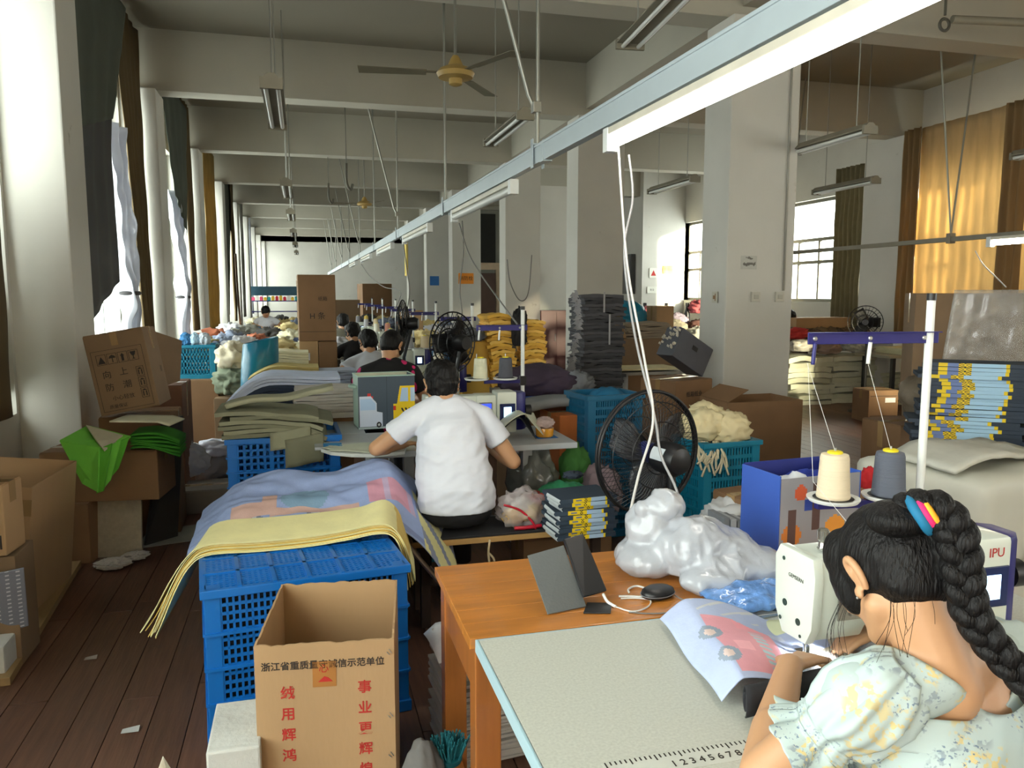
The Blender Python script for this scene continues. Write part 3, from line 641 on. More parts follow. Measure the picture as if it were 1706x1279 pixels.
# ---------------------------------------------------------------- sewing machines and thread stands
m_mach = mat('cream_enamel', (214,222,212), .3, var=.03, coat=.3)
m_chrome = mat('chrome', (205,205,202), .18, .95, var=.08, scale=20)
def machine(label, loc, rz=0, detail=True, letters=True, group=None, screen2=False):
    T = thing('sewing_machine', label, 'sewing machine', loc, rz, group)
    # face cover: chamfered plate on the left end of the head
    poly = [(-.066,.262),(.058,.262),(.076,.232),(.070,.105),(.040,.052),(-.050,.058),(-.070,.098),(-.076,.22)]
    M = Matrix(((0,0,1,0),(1,0,0,0),(0,1,0,0),(0,0,0,1)))
    MB().prism(poly, -.036, -.012, M).build('face_cover', m_mach, T, bevel=.004, smooth=True, auto=35)
    MB().prism([(p[0]*.93, .155+(p[1]-.155)*.96) for p in poly], -.012, .115, M).build('head_casting', m_mach, T, bevel=.006, smooth=True, auto=35)
    MB().box(.11,.37,-.052,.062,.142,.255).build('arm', m_mach, T, bevel=.012, smooth=True, auto=35)
    MB().box(.265,.39,-.062,.072,.0,.258).build('pillar', m_mach, T, bevel=.014, smooth=True, auto=35)
    MB().box(-.06,.39,-.085,.085,.0005,.008).build('bed_plate', m_chrome, T, bevel=.003)
    MB().tube([(.0,.0,.06),(.0,.0,.012)], .004, 8).tube([(.018,.004,.075),(.018,.004,.018)], .0055, 8).build('needle_bar', m_chrome, T, smooth=True, auto=40)
    MB().box(-.012,.026,-.012,.022,.0095,.0135).box(.010,.024,-.006,.012,.0135,.03).build('presser_foot', m_chrome, T, bevel=.001)
    MB().lathe([(.012,.0),(.013,.004),(.010,.008),(.010,.022),(.014,.026),(.014,.046),(.010,.050)], 18, TR(.03,-.01,.262)).build('pressure_knob', m_chrome, T, smooth=True, auto=40)
    if detail:
        for (y, z, r) in ((.030,.128,.0085),(-.022,.100,.0085),(.040,.232,.005),(.046,.085,.005),(-.032,.070,.004)):
            MB().lathe([(r,0),(r,.0012),(r*.8,.0016),(r*.5,.0008)], 14, TR(-.0365,y,z) @ RY(-PI/2)).build('cover_screw', mat('dark_screw',(40,60,54),.4), T, smooth=True, auto=40)
        M2 = TR(.145,-.056,.18) @ RX(PI/2)
        MB().lathe([(.006,0),(.024,.002),(.026,.006),(.018,.009),(.024,.012),(.024,.016),(.010,.018),(.010,.034),(.006,.036)], 20, M2).build('tension_disc', m_chrome, T, smooth=True, auto=40)
        MB().lathe([(.010,0),(.012,.006),(.012,.02),(.009,.024)], 16, TR(.20,-.056,.118) @ RX(PI/2)).build('tension_knob', m_white, T, smooth=True, auto=40)
        MB().box(.030,.116,-.0735,-.069,.115,.240).build('front_plate', m_chrome, T, bevel=.002)
        MB().tube(spline([(.055,-.075,.24),(.06,-.085,.262),(.075,-.07,.27),(.085,-.06,.262)],5), .004, 8).build('take_up_lever', m_chrome, T, smooth=True)
        MB().box(.06,.075,-.079,-.0735,.125,.235).box(.095,.105,-.083,-.0735,.15,.23).build('lever_guard', m_chrome, T, bevel=.002)
        MB().tube(spline([(.10,-.05,.13),(.12,-.075,.10),(.13,-.08,.075),(.145,-.082,.065)],4), .0055, 8).build('presser_lever', m_steel, T, smooth=True)
        MB().box(.13,.18,-.07,-.052,.085,.13).build('hand_switch', m_black, T, bevel=.004)
        MB().lathe([(.008,0),(.008,.006),(.004,.008)], 12, TR(.045,-.02,.052)).build('led_lamp', m_white, T, smooth=True)
        ld = bpy.data.lights.new('needle_led', 'SPOT'); ld.energy = 3.0; ld.spot_size = 2.2; ld.spot_blend = .8; ld.color = (.92,.95,1); ld.shadow_soft_size = .006
        lo = bpy.data.objects.new('needle_led', ld); COL.objects.link(lo); lo.parent = T; lo.location = (.045,-.02,.050); lo.rotation_euler = (0,.45,0)
        if letters: text('GEMSERN', .013, m_ink, T, (-.0368,-.008,.200), (PI/2,0,-PI/2), 'maker_name', ext=.0002)
    # motor housing with panel
    MB().prism([(.39,-.075),(.51,-.075),(.51,.075),(.39,.075)], .03, .275).build('motor_housing', m_mach, T, bevel=.014, smooth=True, auto=35)
    MB().prism([(.51,-.06),(.55,-.05),(.58,-.02),(.58,.05),(.55,.075),(.51,.08)], .04, .265).build('motor_cover', m_navy, T, bevel=.010, smooth=True, auto=35)
    MB().box(.405,.500,-.079,-.074,.105,.205).build('panel_bezel', mat('panel_blue',(26,40,86),.3), T, bevel=.002)
    MB().box(.430,.475,-.081,-.0785,.125,.185).build('screen', m_screen, T)
    if letters: text('IPU', .032, m_red, T, (.462,-.0765,.238), (PI/2,0,0), 'maker_letters', ext=.0003)
    if screen2:
        MB().box(.282,.362,-.067,-.061,.165,.215).build('display_frame', m_grey, T, bevel=.002); MB().box(.289,.355,-.069,-.0665,.172,.206).build('display', m_lcd, T)
    MB().tube([(.58,.0,.15),(.615,.0,.15)], .035, 20).build('hand_wheel', m_black, T, smooth=True, auto=40)
    return T
def stand(label, loc, rz, h=.84, arm=.42, group=None, zplate=.245, s=1.0):
    T = thing('thread_stand', label, 'thread stand', loc, rz, group)
    MB().tube([(0,0,0),(0,0,h)], .0125, 16).build('pole', m_white, T, smooth=True, auto=40)
    MB().tube([(0,0,h),(0,0,h+.022)], .0142, 16).build('pole_cap', m_black, T, smooth=True, auto=40)
    MB().lathe([(.03,0),(.03,.006),(.018,.01),(.018,.03)], 18).build('base', m_black, T, smooth=True, auto=40)
    a = MB().box(-arm,.03,-.0035,.0035,h-.13,h-.095).box(-arm,.03,-.020,.002,h-.097,h-.094); a.build('top_arm', m_navy, T, bevel=.0012)
    for x in (-arm+.02, -arm*.5, -.02):
        MB().lathe([(.007,0),(.007,.003),(.004,.005)], 12, TR(x,-.0035,h-.113) @ RX(PI/2)).build('arm_screw', m_steel, T)
    for x in (-arm+.02, -arm*.5): MB().tube(spline([(x,-.006,h-.125),(x-.004,-.008,h-.16),(x-.006,-.008,h-.19)],4), .006, 8).build('thread_guide', m_navy if x < -.3 else m_white, T, smooth=True)
    MB().box(-arm+.05,.02,-.012,.012,zplate-.03,zplate-.008).build('plate_arm', m_navy, T, bevel=.002)
    MB().box(-.02,.02,-.022,.022,zplate-.045,zplate+.015).build('clamp', m_black, T, bevel=.003)
    for x in (-.30, -.115):
        p = MB().lathe([(.030,-.006),(.072,-.004),(.078,.004),(.078,.008),(.070,.0055),(.03,.003)], 28, TR(x,-.01,zplate)); p.build('spool_plate', m_white, T, smooth=True, auto=40)
        MB().lathe([(.052,.004),(.060,.0062),(.052,.0072)], 26, TR(x,-.01,zplate)).build('foam_pad', m_black, T, smooth=True, auto=40)
        MB().tube([(x,-.01,zplate),(x,-.01,zplate+.16)], .003, 6).build('spindle', m_steel, T)
    return T
machine('cream sewing machine under the floral-bloused woman, face plate towards the white bag', (1.115,1.515,.7505))
stand('white pole thread stand with navy arms beside the nearest sewing machine', (1.85,1.98,.7505), -.10, .83, .40, zplate=.225)
thread_cone('cream thread cone on the left plate of the nearest thread stand', (1.548,1.998,.983), (232,216,186), None, 1.06)
thread_cone('blue-grey thread cone on the right plate of the nearest thread stand', (1.733,1.980,.983), (92,98,112), None, 1.06)
th = MB()
for a, b in (((1.548,1.998,1.125),(1.452,2.02,1.395)), ((1.455,2.02,1.395),(1.44,1.95,1.05)), ((1.733,1.980,1.125),(1.645,1.995,1.395)), ((1.44,1.95,1.05),(1.27,1.46,.985))): th.tube([a, b], .0009, 4)
o = th.build('sewing_thread', m_cable); tag(o, 'fine white threads running from the two cones over the nearest thread stand', 'thread'); o['kind'] = 'stuff'
# second station: table, machine, stand
def table2(label, loc, w=1.15, d=.58, board=True, rz=0, m=None, group=None):
    T = thing('sewing_table', label, 'table', loc, rz, group); m = m or m_lam
    MB().box(-w/2,w/2,-d/2,d/2,.715,.75).build('table_top', m, T, bevel=.006)
    for x in (-w/2+.22, w/2-.22):
        MB().box(x-.03,x+.03,-.03,.03,.05,.715).build('leg', m_lam, T, bevel=.004); MB().box(x-.035,x+.035,-d/2+.02,d/2-.04,.0,.05).build('foot', m_lam, T, bevel=.006)
    MB().box(-w/2+.22,w/2-.22,-.012,.012,.2,.26).build('crossbar', m_grey, T); return T
table2('grey sewing table where the man in the white T-shirt sits', (.93,4.50,0), 1.16, .62)
T = thing('extension_board', 'rounded pale board with grey edge fixed at the left of the man\'s sewing table', 'table', (0,0,0))
pts = [(.09,4.36),(.07,4.27),(.12,4.17),(.22,4.09),(.34,4.05),(.50,4.09),(.52,4.20),(.52,4.40),(.10,4.42)]
MB().prism(pts, .7512, .770).build('board', fab((196,200,196)), T, bevel=.004)
MB().prism([(.04,4.82),(.35,4.82),(.35,5.30),(.05,5.32)], .732, .750).prism([(.04,4.42),(.352,4.42),(.352,4.81),(.04,4.81)], .732,.750).build('wing', m_lam, T, bevel=.004)
MB().box(.30,.345,4.14,4.19,.02,.751).build('leg', m_lam, T, bevel=.004); MB().box(.16,.20,5.0,5.04,.0,.732).build('leg', m_lam, T, bevel=.004)
MB().box(.27,.375,4.05,4.30,0,.02).build('foot', m_lam, T, bevel=.004)
o = MB().sheet(lambda u, v: (.10+.30*u+.02*math.sin(v*9), 4.115+.22*v+.06*(1-u)*(1-v)-.06*u*(1-v), .7755+.003*math.sin(u*6+v*4)), 12, 8, .003).build('cut_sheet', fab((204,210,190)), None); tag(o, 'pale green-cream sheet lying on the rounded board left of the man', 'fabric')
o = MB().sheet(lambda u, v: (.085+.10*u, 4.30+.10*v, .7735), 4, 4, .002).build('blue_card', fab((44,130,190)), None); tag(o, 'small blue card lying at the tip of the rounded board', 'paper')
machine('cream sewing machine with two lit displays in front of the man in white', (.70,4.50,.7505), 0, False, False, None, True)
stand('white pole thread stand with navy arms at the man\'s machine', (1.345,4.78,.7505), -.05, .75, .30, zplate=.315)
thread_cone('cream-white thread cone on the man\'s thread stand', (1.07,4.785,1.071), (226,224,196)); thread_cone('slate grey thread cone on the man\'s thread stand', (1.232,4.778,1.071), (86,88,98))

# ---------------------------------------------------------------- people
m_skin = mat('skin_warm', (192,146,108), .5, var=.05, scale=6, bump=.03, bscale=140)
m_skin2 = mat('skin_tan', (196,148,112), .5, var=.05, scale=6)
m_hair = mat('black_hair', (15,13,13), .5, var=.3, scale=18, stretch=(6,6,1), bump=.6, bscale=30, spec=.25)
m_eye = mat('eye_dark', (30,22,20), .2, var=0); m_lip = mat('lip', (170,96,86), .5, var=0)
def loft(mb, secs, lat, n=22):
    lat = Vector(lat).normalized(); vs = []; fs = []; k = len(secs)
    for i, (c, rx, ry) in enumerate(secs):
        up = (Vector(secs[min(i+1,k-1)][0]) - Vector(secs[max(i-1,0)][0])).normalized(); f = up.cross(lat).normalized(); l = f.cross(up).normalized()
        for j in range(n):
            a = 2*PI*j/n; ca, sa = math.cos(a), math.sin(a)
            ca = math.copysign(abs(ca)**.85, ca); sa = math.copysign(abs(sa)**.85, sa)
            vs.append(Vector(c)+l*ca*rx+f*sa*ry)
    for i in range(k-1):
        for j in range(n): fs.append((i*n+j, i*n+(j+1) % n, (i+1)*n+(j+1) % n, (i+1)*n+j))
    fs.append(list(range(n))[::-1]); fs.append([(k-1)*n+j for j in range(n)])
    return mb.add(vs, fs)
def frame(face, up=(0,0,1)):
    f = Vector(face).normalized(); r = f.cross(Vector(up)).normalized(); u = r.cross(f)
    return Matrix((r, f, u)).transposed()          # columns: right, forward, up
def hand(mb, w, d, palm_n, s=1.0, curl=.5, side=1):
    """palm, four unequal bent fingers and a thumb leaving the side of the palm"""
    w = Vector(w); d = Vector(d).normalized(); n = Vector(palm_n).normalized(); n = (n - d*n.dot(d)).normalized(); l = d.cross(n)*side
    for q in (-.024, -.009, .008, .024): capsule(mb, w+l*q*.6*s+d*.012*s, w+l*q*s+d*.078*s, .0125*s, .0105*s, 10)
    for q, ln in ((-.029,.058),(-.010,.072),(.010,.077),(.029,.068)):
        b = w+l*q*s+d*.082*s; a1 = curl*.55; a2 = curl*1.25; a3 = curl*1.7
        p1 = b+(d*math.cos(a1)-n*-math.sin(a1))*ln*.45*s; p2 = p1+(d*math.cos(a2)+n*math.sin(a2))*ln*.33*s; p3 = p2+(d*math.cos(a3)+n*math.sin(a3))*ln*.26*s
        capsule(mb, b, p1, .0092*s, .0085*s, 10); capsule(mb, p1, p2, .0085*s, .0078*s, 10); capsule(mb, p2, p3, .0078*s, .0062*s, 10)
    t0 = w+l*.026*s+d*.025*s; t1 = t0+(l*.030+d*.026+n*.012)*s; t2 = t1+(l*.006+d*.030+n*.010)*s; t3 = t2+(d*.020-l*.004+n*.006)*s
    capsule(mb, t0, t1, .0135*s, .0105*s, 10); capsule(mb, t1, t2, .0102*s, .009*s, 10); capsule(mb, t2, t3, .009*s, .007*s, 10)
def head(mb, H, R, s=1.0):
    H = Vector(H); P = lambda x, y, z: H + R @ Vector((x*s, y*s, z*s)); q = R
    ellipsoid(mb, P(0,-.008,.022), (.076*s,.096*s,.092*s), q); ellipsoid(mb, P(0,.022,-.035), (.062*s,.066*s,.075*s), q)
    ellipsoid(mb, P(0,.052,-.080), (.034*s,.034*s,.028*s), q); ellipsoid(mb, P(0,.05,.012), (.058*s,.042*s,.058*s), q)
    capsule(mb, P(0,.088,.0), P(0,.103,-.032), .009*s, .014*s, 10)
    for x in (-1, 1):
        ellipsoid(mb, P(x*.040,.066,-.028), (.024*s,.022*s,.022*s), q); capsule(mb, P(x*.050,.0,-.048), P(x*.022,.06,-.086), .024*s, .02*s, 12)
def ear(H, R, s, x, m, parent, k=1.0):
    mb = MB(); n = 26
    H = Vector(H)
    pts = []
    for i in range(n):
        t = i/(n-1); a = -1.15+t*4.5
        pts.append(H + R @ Vector((x*(.0755+.012*math.sin(t*PI))*s, (-.012-.019*k*math.cos(a)*(1-.25*t))*s, (.002+.032*k*math.sin(a)*(1 if math.sin(a) > 0 else 1.05))*s)))
    mb.tube(pts, [(.0048+.0025*math.sin(i/(n-1)*PI))*s for i in range(n)], 8)
    inner = MB(); ellipsoid(inner, H+R @ Vector((x*.0765*s,-.012*s,0)), (.0065*s,.0175*k*s,.029*k*s), R, 14)
    ellipsoid(inner, H+R @ Vector((x*.081*s,-.004*s,-.030*k*s)), (.006*s,.009*s,.011*s), R, 12)
    for v, f in ((inner.v, inner.f),): mb.add(v, f)
    return remesh(mb, .0026*s, 2).build('ear', m, parent, smooth=True)
def shirt_folds(mb, amp, sc, seed, d=(0,0,1), ref=None):
    d = Vector(d); out = []; c = Vector(ref) if ref else Vector((0,0,0))
    for p in mb.v:
        v = Vector(p); n = (v-c); n.z = 0; n = n.normalized() if n.length > 1e-6 else Vector((1,0,0))
        a = nz((v.x*.7, v.y*.7, v.z*1.8+v.x*.5), sc, seed); b = nz((v.x, v.y, v.z*2.4-v.x*.9), sc*2.1, seed+5)
        out.append(tuple(v + n*amp*((1-2*abs(a))*.8+b*.6)))
    mb.v = out; return mb
def person(label, J, hairstyle, top, bottom=None, skin=None, vox=.008, fem=False, s=1.0, group=None, hands=True, cat='person', legs=True):
    """J: pelvis, waist, chest, neck (base), head, face (direction), SL/SR, EL/ER, WL/WR, HL/HR (hand directions), KL/KR, AL/AR"""
    V = {k: Vector(v) for k, v in J.items() if isinstance(v, tuple)}; skin = skin or m_skin
    T = thing('person', label, cat, (V['pelvis'].x, V['pelvis'].y, 0), 0, group); o_ = Vector(T.location)
    def put(mb, name, m, **k): mb.v = [tuple(Vector(p)-o_) for p in mb.v]; return mb.build(name, m, T, **k)
    lat = (V['SR']-V['SL']).normalized(); R = frame(V['face'], J.get('headup', (0,0,1)))
    shw = (V['SR']-V['SL']).length/2; b = MB()
    mid = (V['SL']+V['SR'])/2
    tors = [(V['pelvis']+Vector((0,0,-.04)), .13*s, .10*s), (V['pelvis']+Vector((0,0,.06)), .155*s, .115*s), (V['waist'], .125*s if fem else .148*s, .10*s if fem else .115*s), (V['chest'], (shw-.03), .112*s), (mid+(V['neck']-mid)*.2, shw-.035, .075*s), (V['neck'], .06*s, .055*s)]
    loft(b, tors, lat)
    for a in 'SL', 'SR': capsule(b, V['neck']+(V[a]-V['neck'])*.12, V[a], .050*s, .052*s)
    capsule(b, V['neck']-Vector((0,0,.03)), V['head']+R @ Vector((0,-.02,-.05))*s, .056*s, .054*s)
    head(b, V['head'], R, s)
    for q in 'LR':
        capsule(b, V['S'+q], V['E'+q], .050*s, .040*s); capsule(b, V['E'+q], V['E'+q].lerp(V['W'+q], .35), .040*s, .041*s); capsule(b, V['E'+q].lerp(V['W'+q], .3), V['W'+q], .041*s, .026*s, squash=(1,.9))
        if hands: hand(b, V['W'+q], V['H'+q], J.get('PN'+q, (0,0,-1)), s*.98, J.get('curl', .55), 1 if q == 'L' else -1)
        if legs:
            hip = V['pelvis']+lat*(-.085 if q == 'L' else .085)*s; capsule(b, hip, V['K'+q], .085*s, .058*s); capsule(b, V['K'+q], V['A'+q], .056*s, .036*s)
            toe = V['A'+q]+Vector((V['face'].x, V['face'].y, 0)).normalized()*.15+Vector((0,0,-.055)); capsule(b, V['A'+q]+Vector((0,0,-.045)), toe, .036*s, .028*s)
    body = remesh(b, vox, 4)
    put(body, 'body', skin, smooth=True)
    for x in (-1, 1): ear(V['head']-o_, R, s, x, skin, T, .86)
    for x in (-1, 1):
        e = MB(); ellipsoid(e, V['head']+R @ Vector((x*.032,.079,.004))*s, (.013*s,.010*s,.008*s), R, 12); put(e, 'eye', m_eye, smooth=True)
    e = MB(); ellipsoid(e, V['head']+R @ Vector((0,.088,-.058))*s, (.022*s,.010*s,.007*s), R, 12); put(e, 'mouth', m_lip, smooth=True)
    # hair
    h = MB(); Hh = V['head']
    if hairstyle == 'short':
        ellipsoid(h, Hh+R @ Vector((0,-.014,.030))*s, (.092*s,.108*s,.102*s), R, 24); ellipsoid(h, Hh+R @ Vector((0,-.040,-.018))*s, (.080*s,.072*s,.070*s), R, 24); ellipsoid(h, Hh+R @ Vector((0,.03,.07))*s, (.068*s,.062*s,.05*s), R)
        h = remesh(h, max(.006, vox*.8), 2)
        h.v = [tuple(Vector(p)+(Vector(p)-Hh).normalized()*(.010*nz(p, 26, 3)+.006*nz((p[0]*1.0,p[1],p[2]*.4), 70, 4))*s) for p in h.v]
    else:
        ellipsoid(h, Hh+R @ Vector((0,-.012,.026))*s, (.083*s,.101*s,.096*s), R, 24); ellipsoid(h, Hh+R @ Vector((0,-.046,-.012))*s, (.070*s,.056*s,.062*s), R, 24)
        for x in (-1, 1): ellipsoid(h, Hh+R @ Vector((x*.045,.045,.05))*s, (.034*s,.045*s,.05*s), R, 16); ellipsoid(h, Hh+R @ Vector((x*.052,.050,.004))*s, (.027*s,.036*s,.055*s), R, 16)
        h = remesh(h, max(.005, vox*.8), 3)
        h.v = [tuple(Vector(p)+(Vector(p)-Hh).normalized()*.0035*nz((p[0],p[1],p[2]), 45, 3)*s) for p in h.v]
    put(h, 'hair', m_hair, smooth=True)
    # clothes
    if top:
        c = MB(); g = .016*s; hem = J.get('hem', V['pelvis'].z-.05)
        base = V['pelvis'].copy(); base.z = hem; g += .012
        secs = [(base, .165*s+g*.4+J.get('wide',0), .128*s+g), (V['pelvis']+Vector((0,0,.07)), .168*s+g*.3+J.get('wide',0), .128*s+g), (V['waist'], (.150*s if fem else .162*s)+g*.3+J.get('wide',0), .122*s+g), (V['chest'], shw-.012, .116*s+g*.7), (mid+(V['neck']-mid)*.2, shw-.02, .082*s+g*.5), (V['neck']+Vector((0,0,.012)), .070*s, .064*s)]
        loft(c, secs, lat)
        sl = J.get('sleeve', .62)
        for q in 'LR':
            capsule(c, V['neck']+(V['S'+q]-V['neck'])*.2, V['S'+q], .058*s, .062*s); e = V['S'+q].lerp(V['E'+q], sl); capsule(c, V['S'+q], e, .063*s, .066*s, endb=False)
        c = remesh(c, max(.007, vox), 4)
        shirt_folds(c, J.get('fold', .007), 7, 4, ref=V['waist'])
        put(c, 'shirt', top, smooth=True)
    if bottom and legs:
        c = MB(); ellipsoid(c, V['pelvis']+Vector((0,0,-.005)), (.188*s,.150*s,.10*s), frame(lat.cross(Vector((0,0,1)))*-1))
        for q in 'LR':
            hip = V['pelvis']+lat*(-.085 if q == 'L' else .085)*s; capsule(c, hip, V['K'+q], .100*s, .072*s); capsule(c, V['K'+q], V['A'+q].lerp(V['K'+q], .1), .070*s, .055*s, endb=False)
        put(shirt_folds(remesh(c, max(.009, vox), 4), .005, 8, 6, ref=V['pelvis']), 'trousers', bottom, smooth=True)
    return T, R, put

# the woman at the nearest machine
def floral():
    m = bpy.data.materials.new('floral_cotton'); m.use_nodes = True; nt = m.node_tree; N = nt.nodes; L = nt.links; b = N['Principled BSDF']; b.inputs['Roughness'].default_value = .85
    tc = N.new('ShaderNodeTexCoord'); prev = N.new('ShaderNodeRGB'); prev.outputs[0].default_value = rgb((196,212,210)); src = prev.outputs[0]
    for i, (col, sc, off, lo, bs, blo) in enumerate((((218,206,160), 60, (0,0,0), .52, 11, .54), ((160,174,182), 75, (3,1,2), .53, 10, .57), ((226,208,150), 90, (7,5,1), .55, 13, .60), ((128,146,166), 150, (2,8,3), .60, 12, .57))):
        mp = N.new('ShaderNodeMapping'); mp.inputs['Location'].default_value = off; L.new(tc.outputs['Object'], mp.inputs[0])
        n1 = N.new('ShaderNodeTexNoise'); n1.inputs['Scale'].default_value = sc; n1.inputs['Detail'].default_value = 2; L.new(mp.outputs[0], n1.inputs['Vector'])
        n2 = N.new('ShaderNodeTexNoise'); n2.inputs['Scale'].default_value = bs; n2.inputs['Detail'].default_value = 1; L.new(mp.outputs[0], n2.inputs['Vector'])
        r1 = N.new('ShaderNodeMapRange'); r1.inputs[1].default_value = lo; r1.inputs[2].default_value = lo+.04; L.new(n1.outputs['Fac'], r1.inputs[0])
        r2 = N.new('ShaderNodeMapRange'); r2.inputs[1].default_value = blo; r2.inputs[2].default_value = blo+.06; L.new(n2.outputs['Fac'], r2.inputs[0])
        mu = N.new('ShaderNodeMath'); mu.operation = 'MULTIPLY'; L.new(r1.outputs[0], mu.inputs[0]); L.new(r2.outputs[0], mu.inputs[1])
        mx = N.new('ShaderNodeMix'); mx.data_type = 'RGBA'; L.new(mu.outputs[0], mx.inputs['Factor']); L.new(src, mx.inputs['A']); mx.inputs['B'].default_value = rgb(col); src = mx.outputs['Result']
    L.new(src, b.inputs['Base Color'])
    t = N.new('ShaderNodeBsdfTranslucent'); L.new(src, t.inputs[0]); ms = N.new('ShaderNodeMixShader'); ms.inputs[0].default_value = .18; L.new(b.outputs[0], ms.inputs[1]); L.new(t.outputs[0], ms.inputs[2]); L.new(ms.outputs[0], N['Material Output'].inputs[0])
    return m
m_floral = floral()
WJ = dict(pelvis=(1.06,.95,.53), waist=(1.05,.99,.70), chest=(1.035,1.04,.86), neck=(1.010,1.0,.985), head=(.973,1.092,1.118), face=(.0,.80,-.60), SL=(.868,1.02,.945), SR=(1.195,1.09,.950),
          EL=(.745,1.11,.775), WL=(.965,1.355,.828), ER=(1.42,1.28,.80), WR=(1.325,1.475,.812), HL=(.88,.42,-.10), HR=(-.95,.12,-.10), PNL=(.1,-.1,-1), PNR=(.0,-.1,-1), KL=(.93,1.36,.52), KR=(1.14,1.38,.52), AL=(.93,1.33,.09), AR=(1.15,1.36,.09), curl=.45)
T, R, put = person('woman in pale floral blouse with a long black braid, bent over the nearest sewing machine', WJ, 'pulled', None, mat('dark_trousers', (52,54,62), .85), vox=.0055, fem=True)
WV = {k: Vector(v) for k, v in WJ.items() if isinstance(v, tuple)}
lat = (WV['SR']-WV['SL']).normalized(); fwd = Vector((0,0,1)).cross(lat).normalized()
# blouse with an open back
c = MB(); mid = (WV['SL']+WV['SR'])/2
loft(c, [(WV['pelvis']+Vector((0,0,-.06)), .185, .16), (WV['waist'], .150, .135), (WV['chest'], .158, .134), (mid+(WV['neck']-mid)*.2, .150, .098), (WV['neck']+Vector((0,0,-.01)), .075, .07)], lat)
for q in ('SL', 'SR'): capsule(c, WV['neck']+(WV[q]-WV['neck'])*.2, WV[q], .060, .066)
c = remesh(c, .0062, 4); keep = []
shirt_folds(c, .0045, 9, 2, ref=WV['waist'])
C7 = WV['neck']
for f in c.f:
    p = sum((Vector(c.v[i]) for i in f), Vector())/len(f)
    x = (p-mid).dot(lat); y = (p-mid).dot(fwd); z = p.z
    top_ = .925
    cut = z > top_ and -.085 + (1.0-z)*1.15 < x < .135
    if y > .02: cut = z > .95 and abs(x) < .09
    if not cut: keep.append(f)
c.f = keep; c.m = [0]*len(keep)
cnt = {}
for f in c.f:
    for a, b in zip(f, f[1:]+f[:1]): k_ = (min(a,b), max(a,b)); cnt[k_] = cnt.get(k_, 0)+1
nb = {}
for (a, b), n_ in cnt.items():
    if n_ == 1: nb.setdefault(a, []).append(b); nb.setdefault(b, []).append(a)
for it in range(14):
    new = {i: sum((Vector(c.v[j]) for j in js), Vector())/len(js)*.5+Vector(c.v[i])*.5 for i, js in nb.items()}
    for i, p in new.items(): c.v[i] = tuple(p)
o = put(c, 'blouse', m_floral, smooth=True); sol = o.modifiers.new('cloth', 'SOLIDIFY'); sol.thickness = .003
def sleeve(S, E, seed, nm='puff_sleeve'):
    S = Vector(S); E = Vector(E); d = (E-S).normalized(); u0 = (Vector((0,0,1))-d*d.z).normalized(); w0 = d.cross(u0)
    prof = [(-.075,.036),(-.05,.062),(-.01,.078),(.03,.084),(.06,.078),(.080,.065),(.090,.057),(.108,.057),(.116,.062),(.134,.080),(.148,.092)]
    def fn(a, v):
        q = v*(len(prof)-1); i = min(int(q), len(prof)-2); t = q-i; s_, r = lerp(prof[i][0], prof[i+1][0], t), lerp(prof[i][1], prof[i+1][1], t)
        an = a*2*PI; rip = math.sin(an*9+seed)*.5+math.sin(an*15+seed*2+v*2)*.35
        k = max(0, v-.72)/.28; sm = .0022*math.sin(v*150) if .55 < v < .76 else 0
        r = r*(1+.20*nz((math.cos(an)*1.3, math.sin(an)*1.3, v*3), 1.2, seed)-.05*abs(math.sin(an*4+v*5+seed))*(1 if v < .6 else .3)) + rip*(.004+.012*k*k+.006*(1 if .2 < v < .55 else 0)) + sm
        return S + d*s_ + (u0*math.cos(an)*(.84 if math.cos(an) > 0 else 1.05)+w0*math.sin(an))*r
    mb = MB().sheet(fn, 110, 64, .0025); return put(mb, nm, m_floral, smooth=True)
sleeve(WV['SL'].lerp(C7,.08)+Vector((.0,0,.002)), WV['EL'], 1); sleeve(WV['SR'].lerp(C7,.02), WV['ER']+Vector((.06,-.12,0)), 4)
# wide collar frill across the back
def frill(a, v):
    x = lerp(-.165, .165, a); p = mid + lat*x + Vector((0,0,-.026-.050*v+.006*math.sin(a*9)+.012*(2*a-1)**2))
    y = -.098 - .030*v - .006*math.sin(a*24+v*3)*v + .075*abs(2*a-1)**3
    return p + fwd*y
put(MB().sheet(frill, 60, 10, .003), 'back_frill', m_floral, smooth=True)
# hair tie, braid, loose strands
tie = Vector((.955,1.030,1.243)); bp = spline([(.955,1.045,1.238),(.975,1.015,1.252),(.992,.985,1.225),(.993,.965,1.165),(.998,.95,1.105),(1.022,.925,1.055),(1.055,.895,1.010),(1.088,.872,.965),(1.112,.86,.915),(1.13,.85,.85)], 10)
cone = MB(); ellipsoid(cone, tie+Vector((.012,-.010,.004)), (.034,.030,.026)); ellipsoid(cone, tie+Vector((-.018,.022,-.012)), (.05,.05,.03)); put(remesh(cone,.004,2), 'hair_gather', m_hair, smooth=True)
br = MB(); nB = len(bp)
for i in range(3):
    pts = []; rad = []
    for k, p in enumerate(bp):
        t = k/(nB-1); tang = (bp[min(k+1,nB-1)]-bp[max(k-1,0)]).normalized(); a_ = tang.cross(Vector((-.66,-.75,0))).normalized(); b_ = tang.cross(a_)
        ph = t*PI*12+i*2*PI/3; am = .0185*(1-.45*t); pts.append(p+a_*math.sin(ph)*am+b_*math.sin(2*ph)*am*.55); rad.append(.0180*(1-.5*t)+.002)
    br2 = MB().tube(spline(pts, 2), [rad[min(int(j/2), nB-1)] for j in range((nB-1)*2+1)], 10); put(br2, 'braid_strand', m_hair, smooth=True)
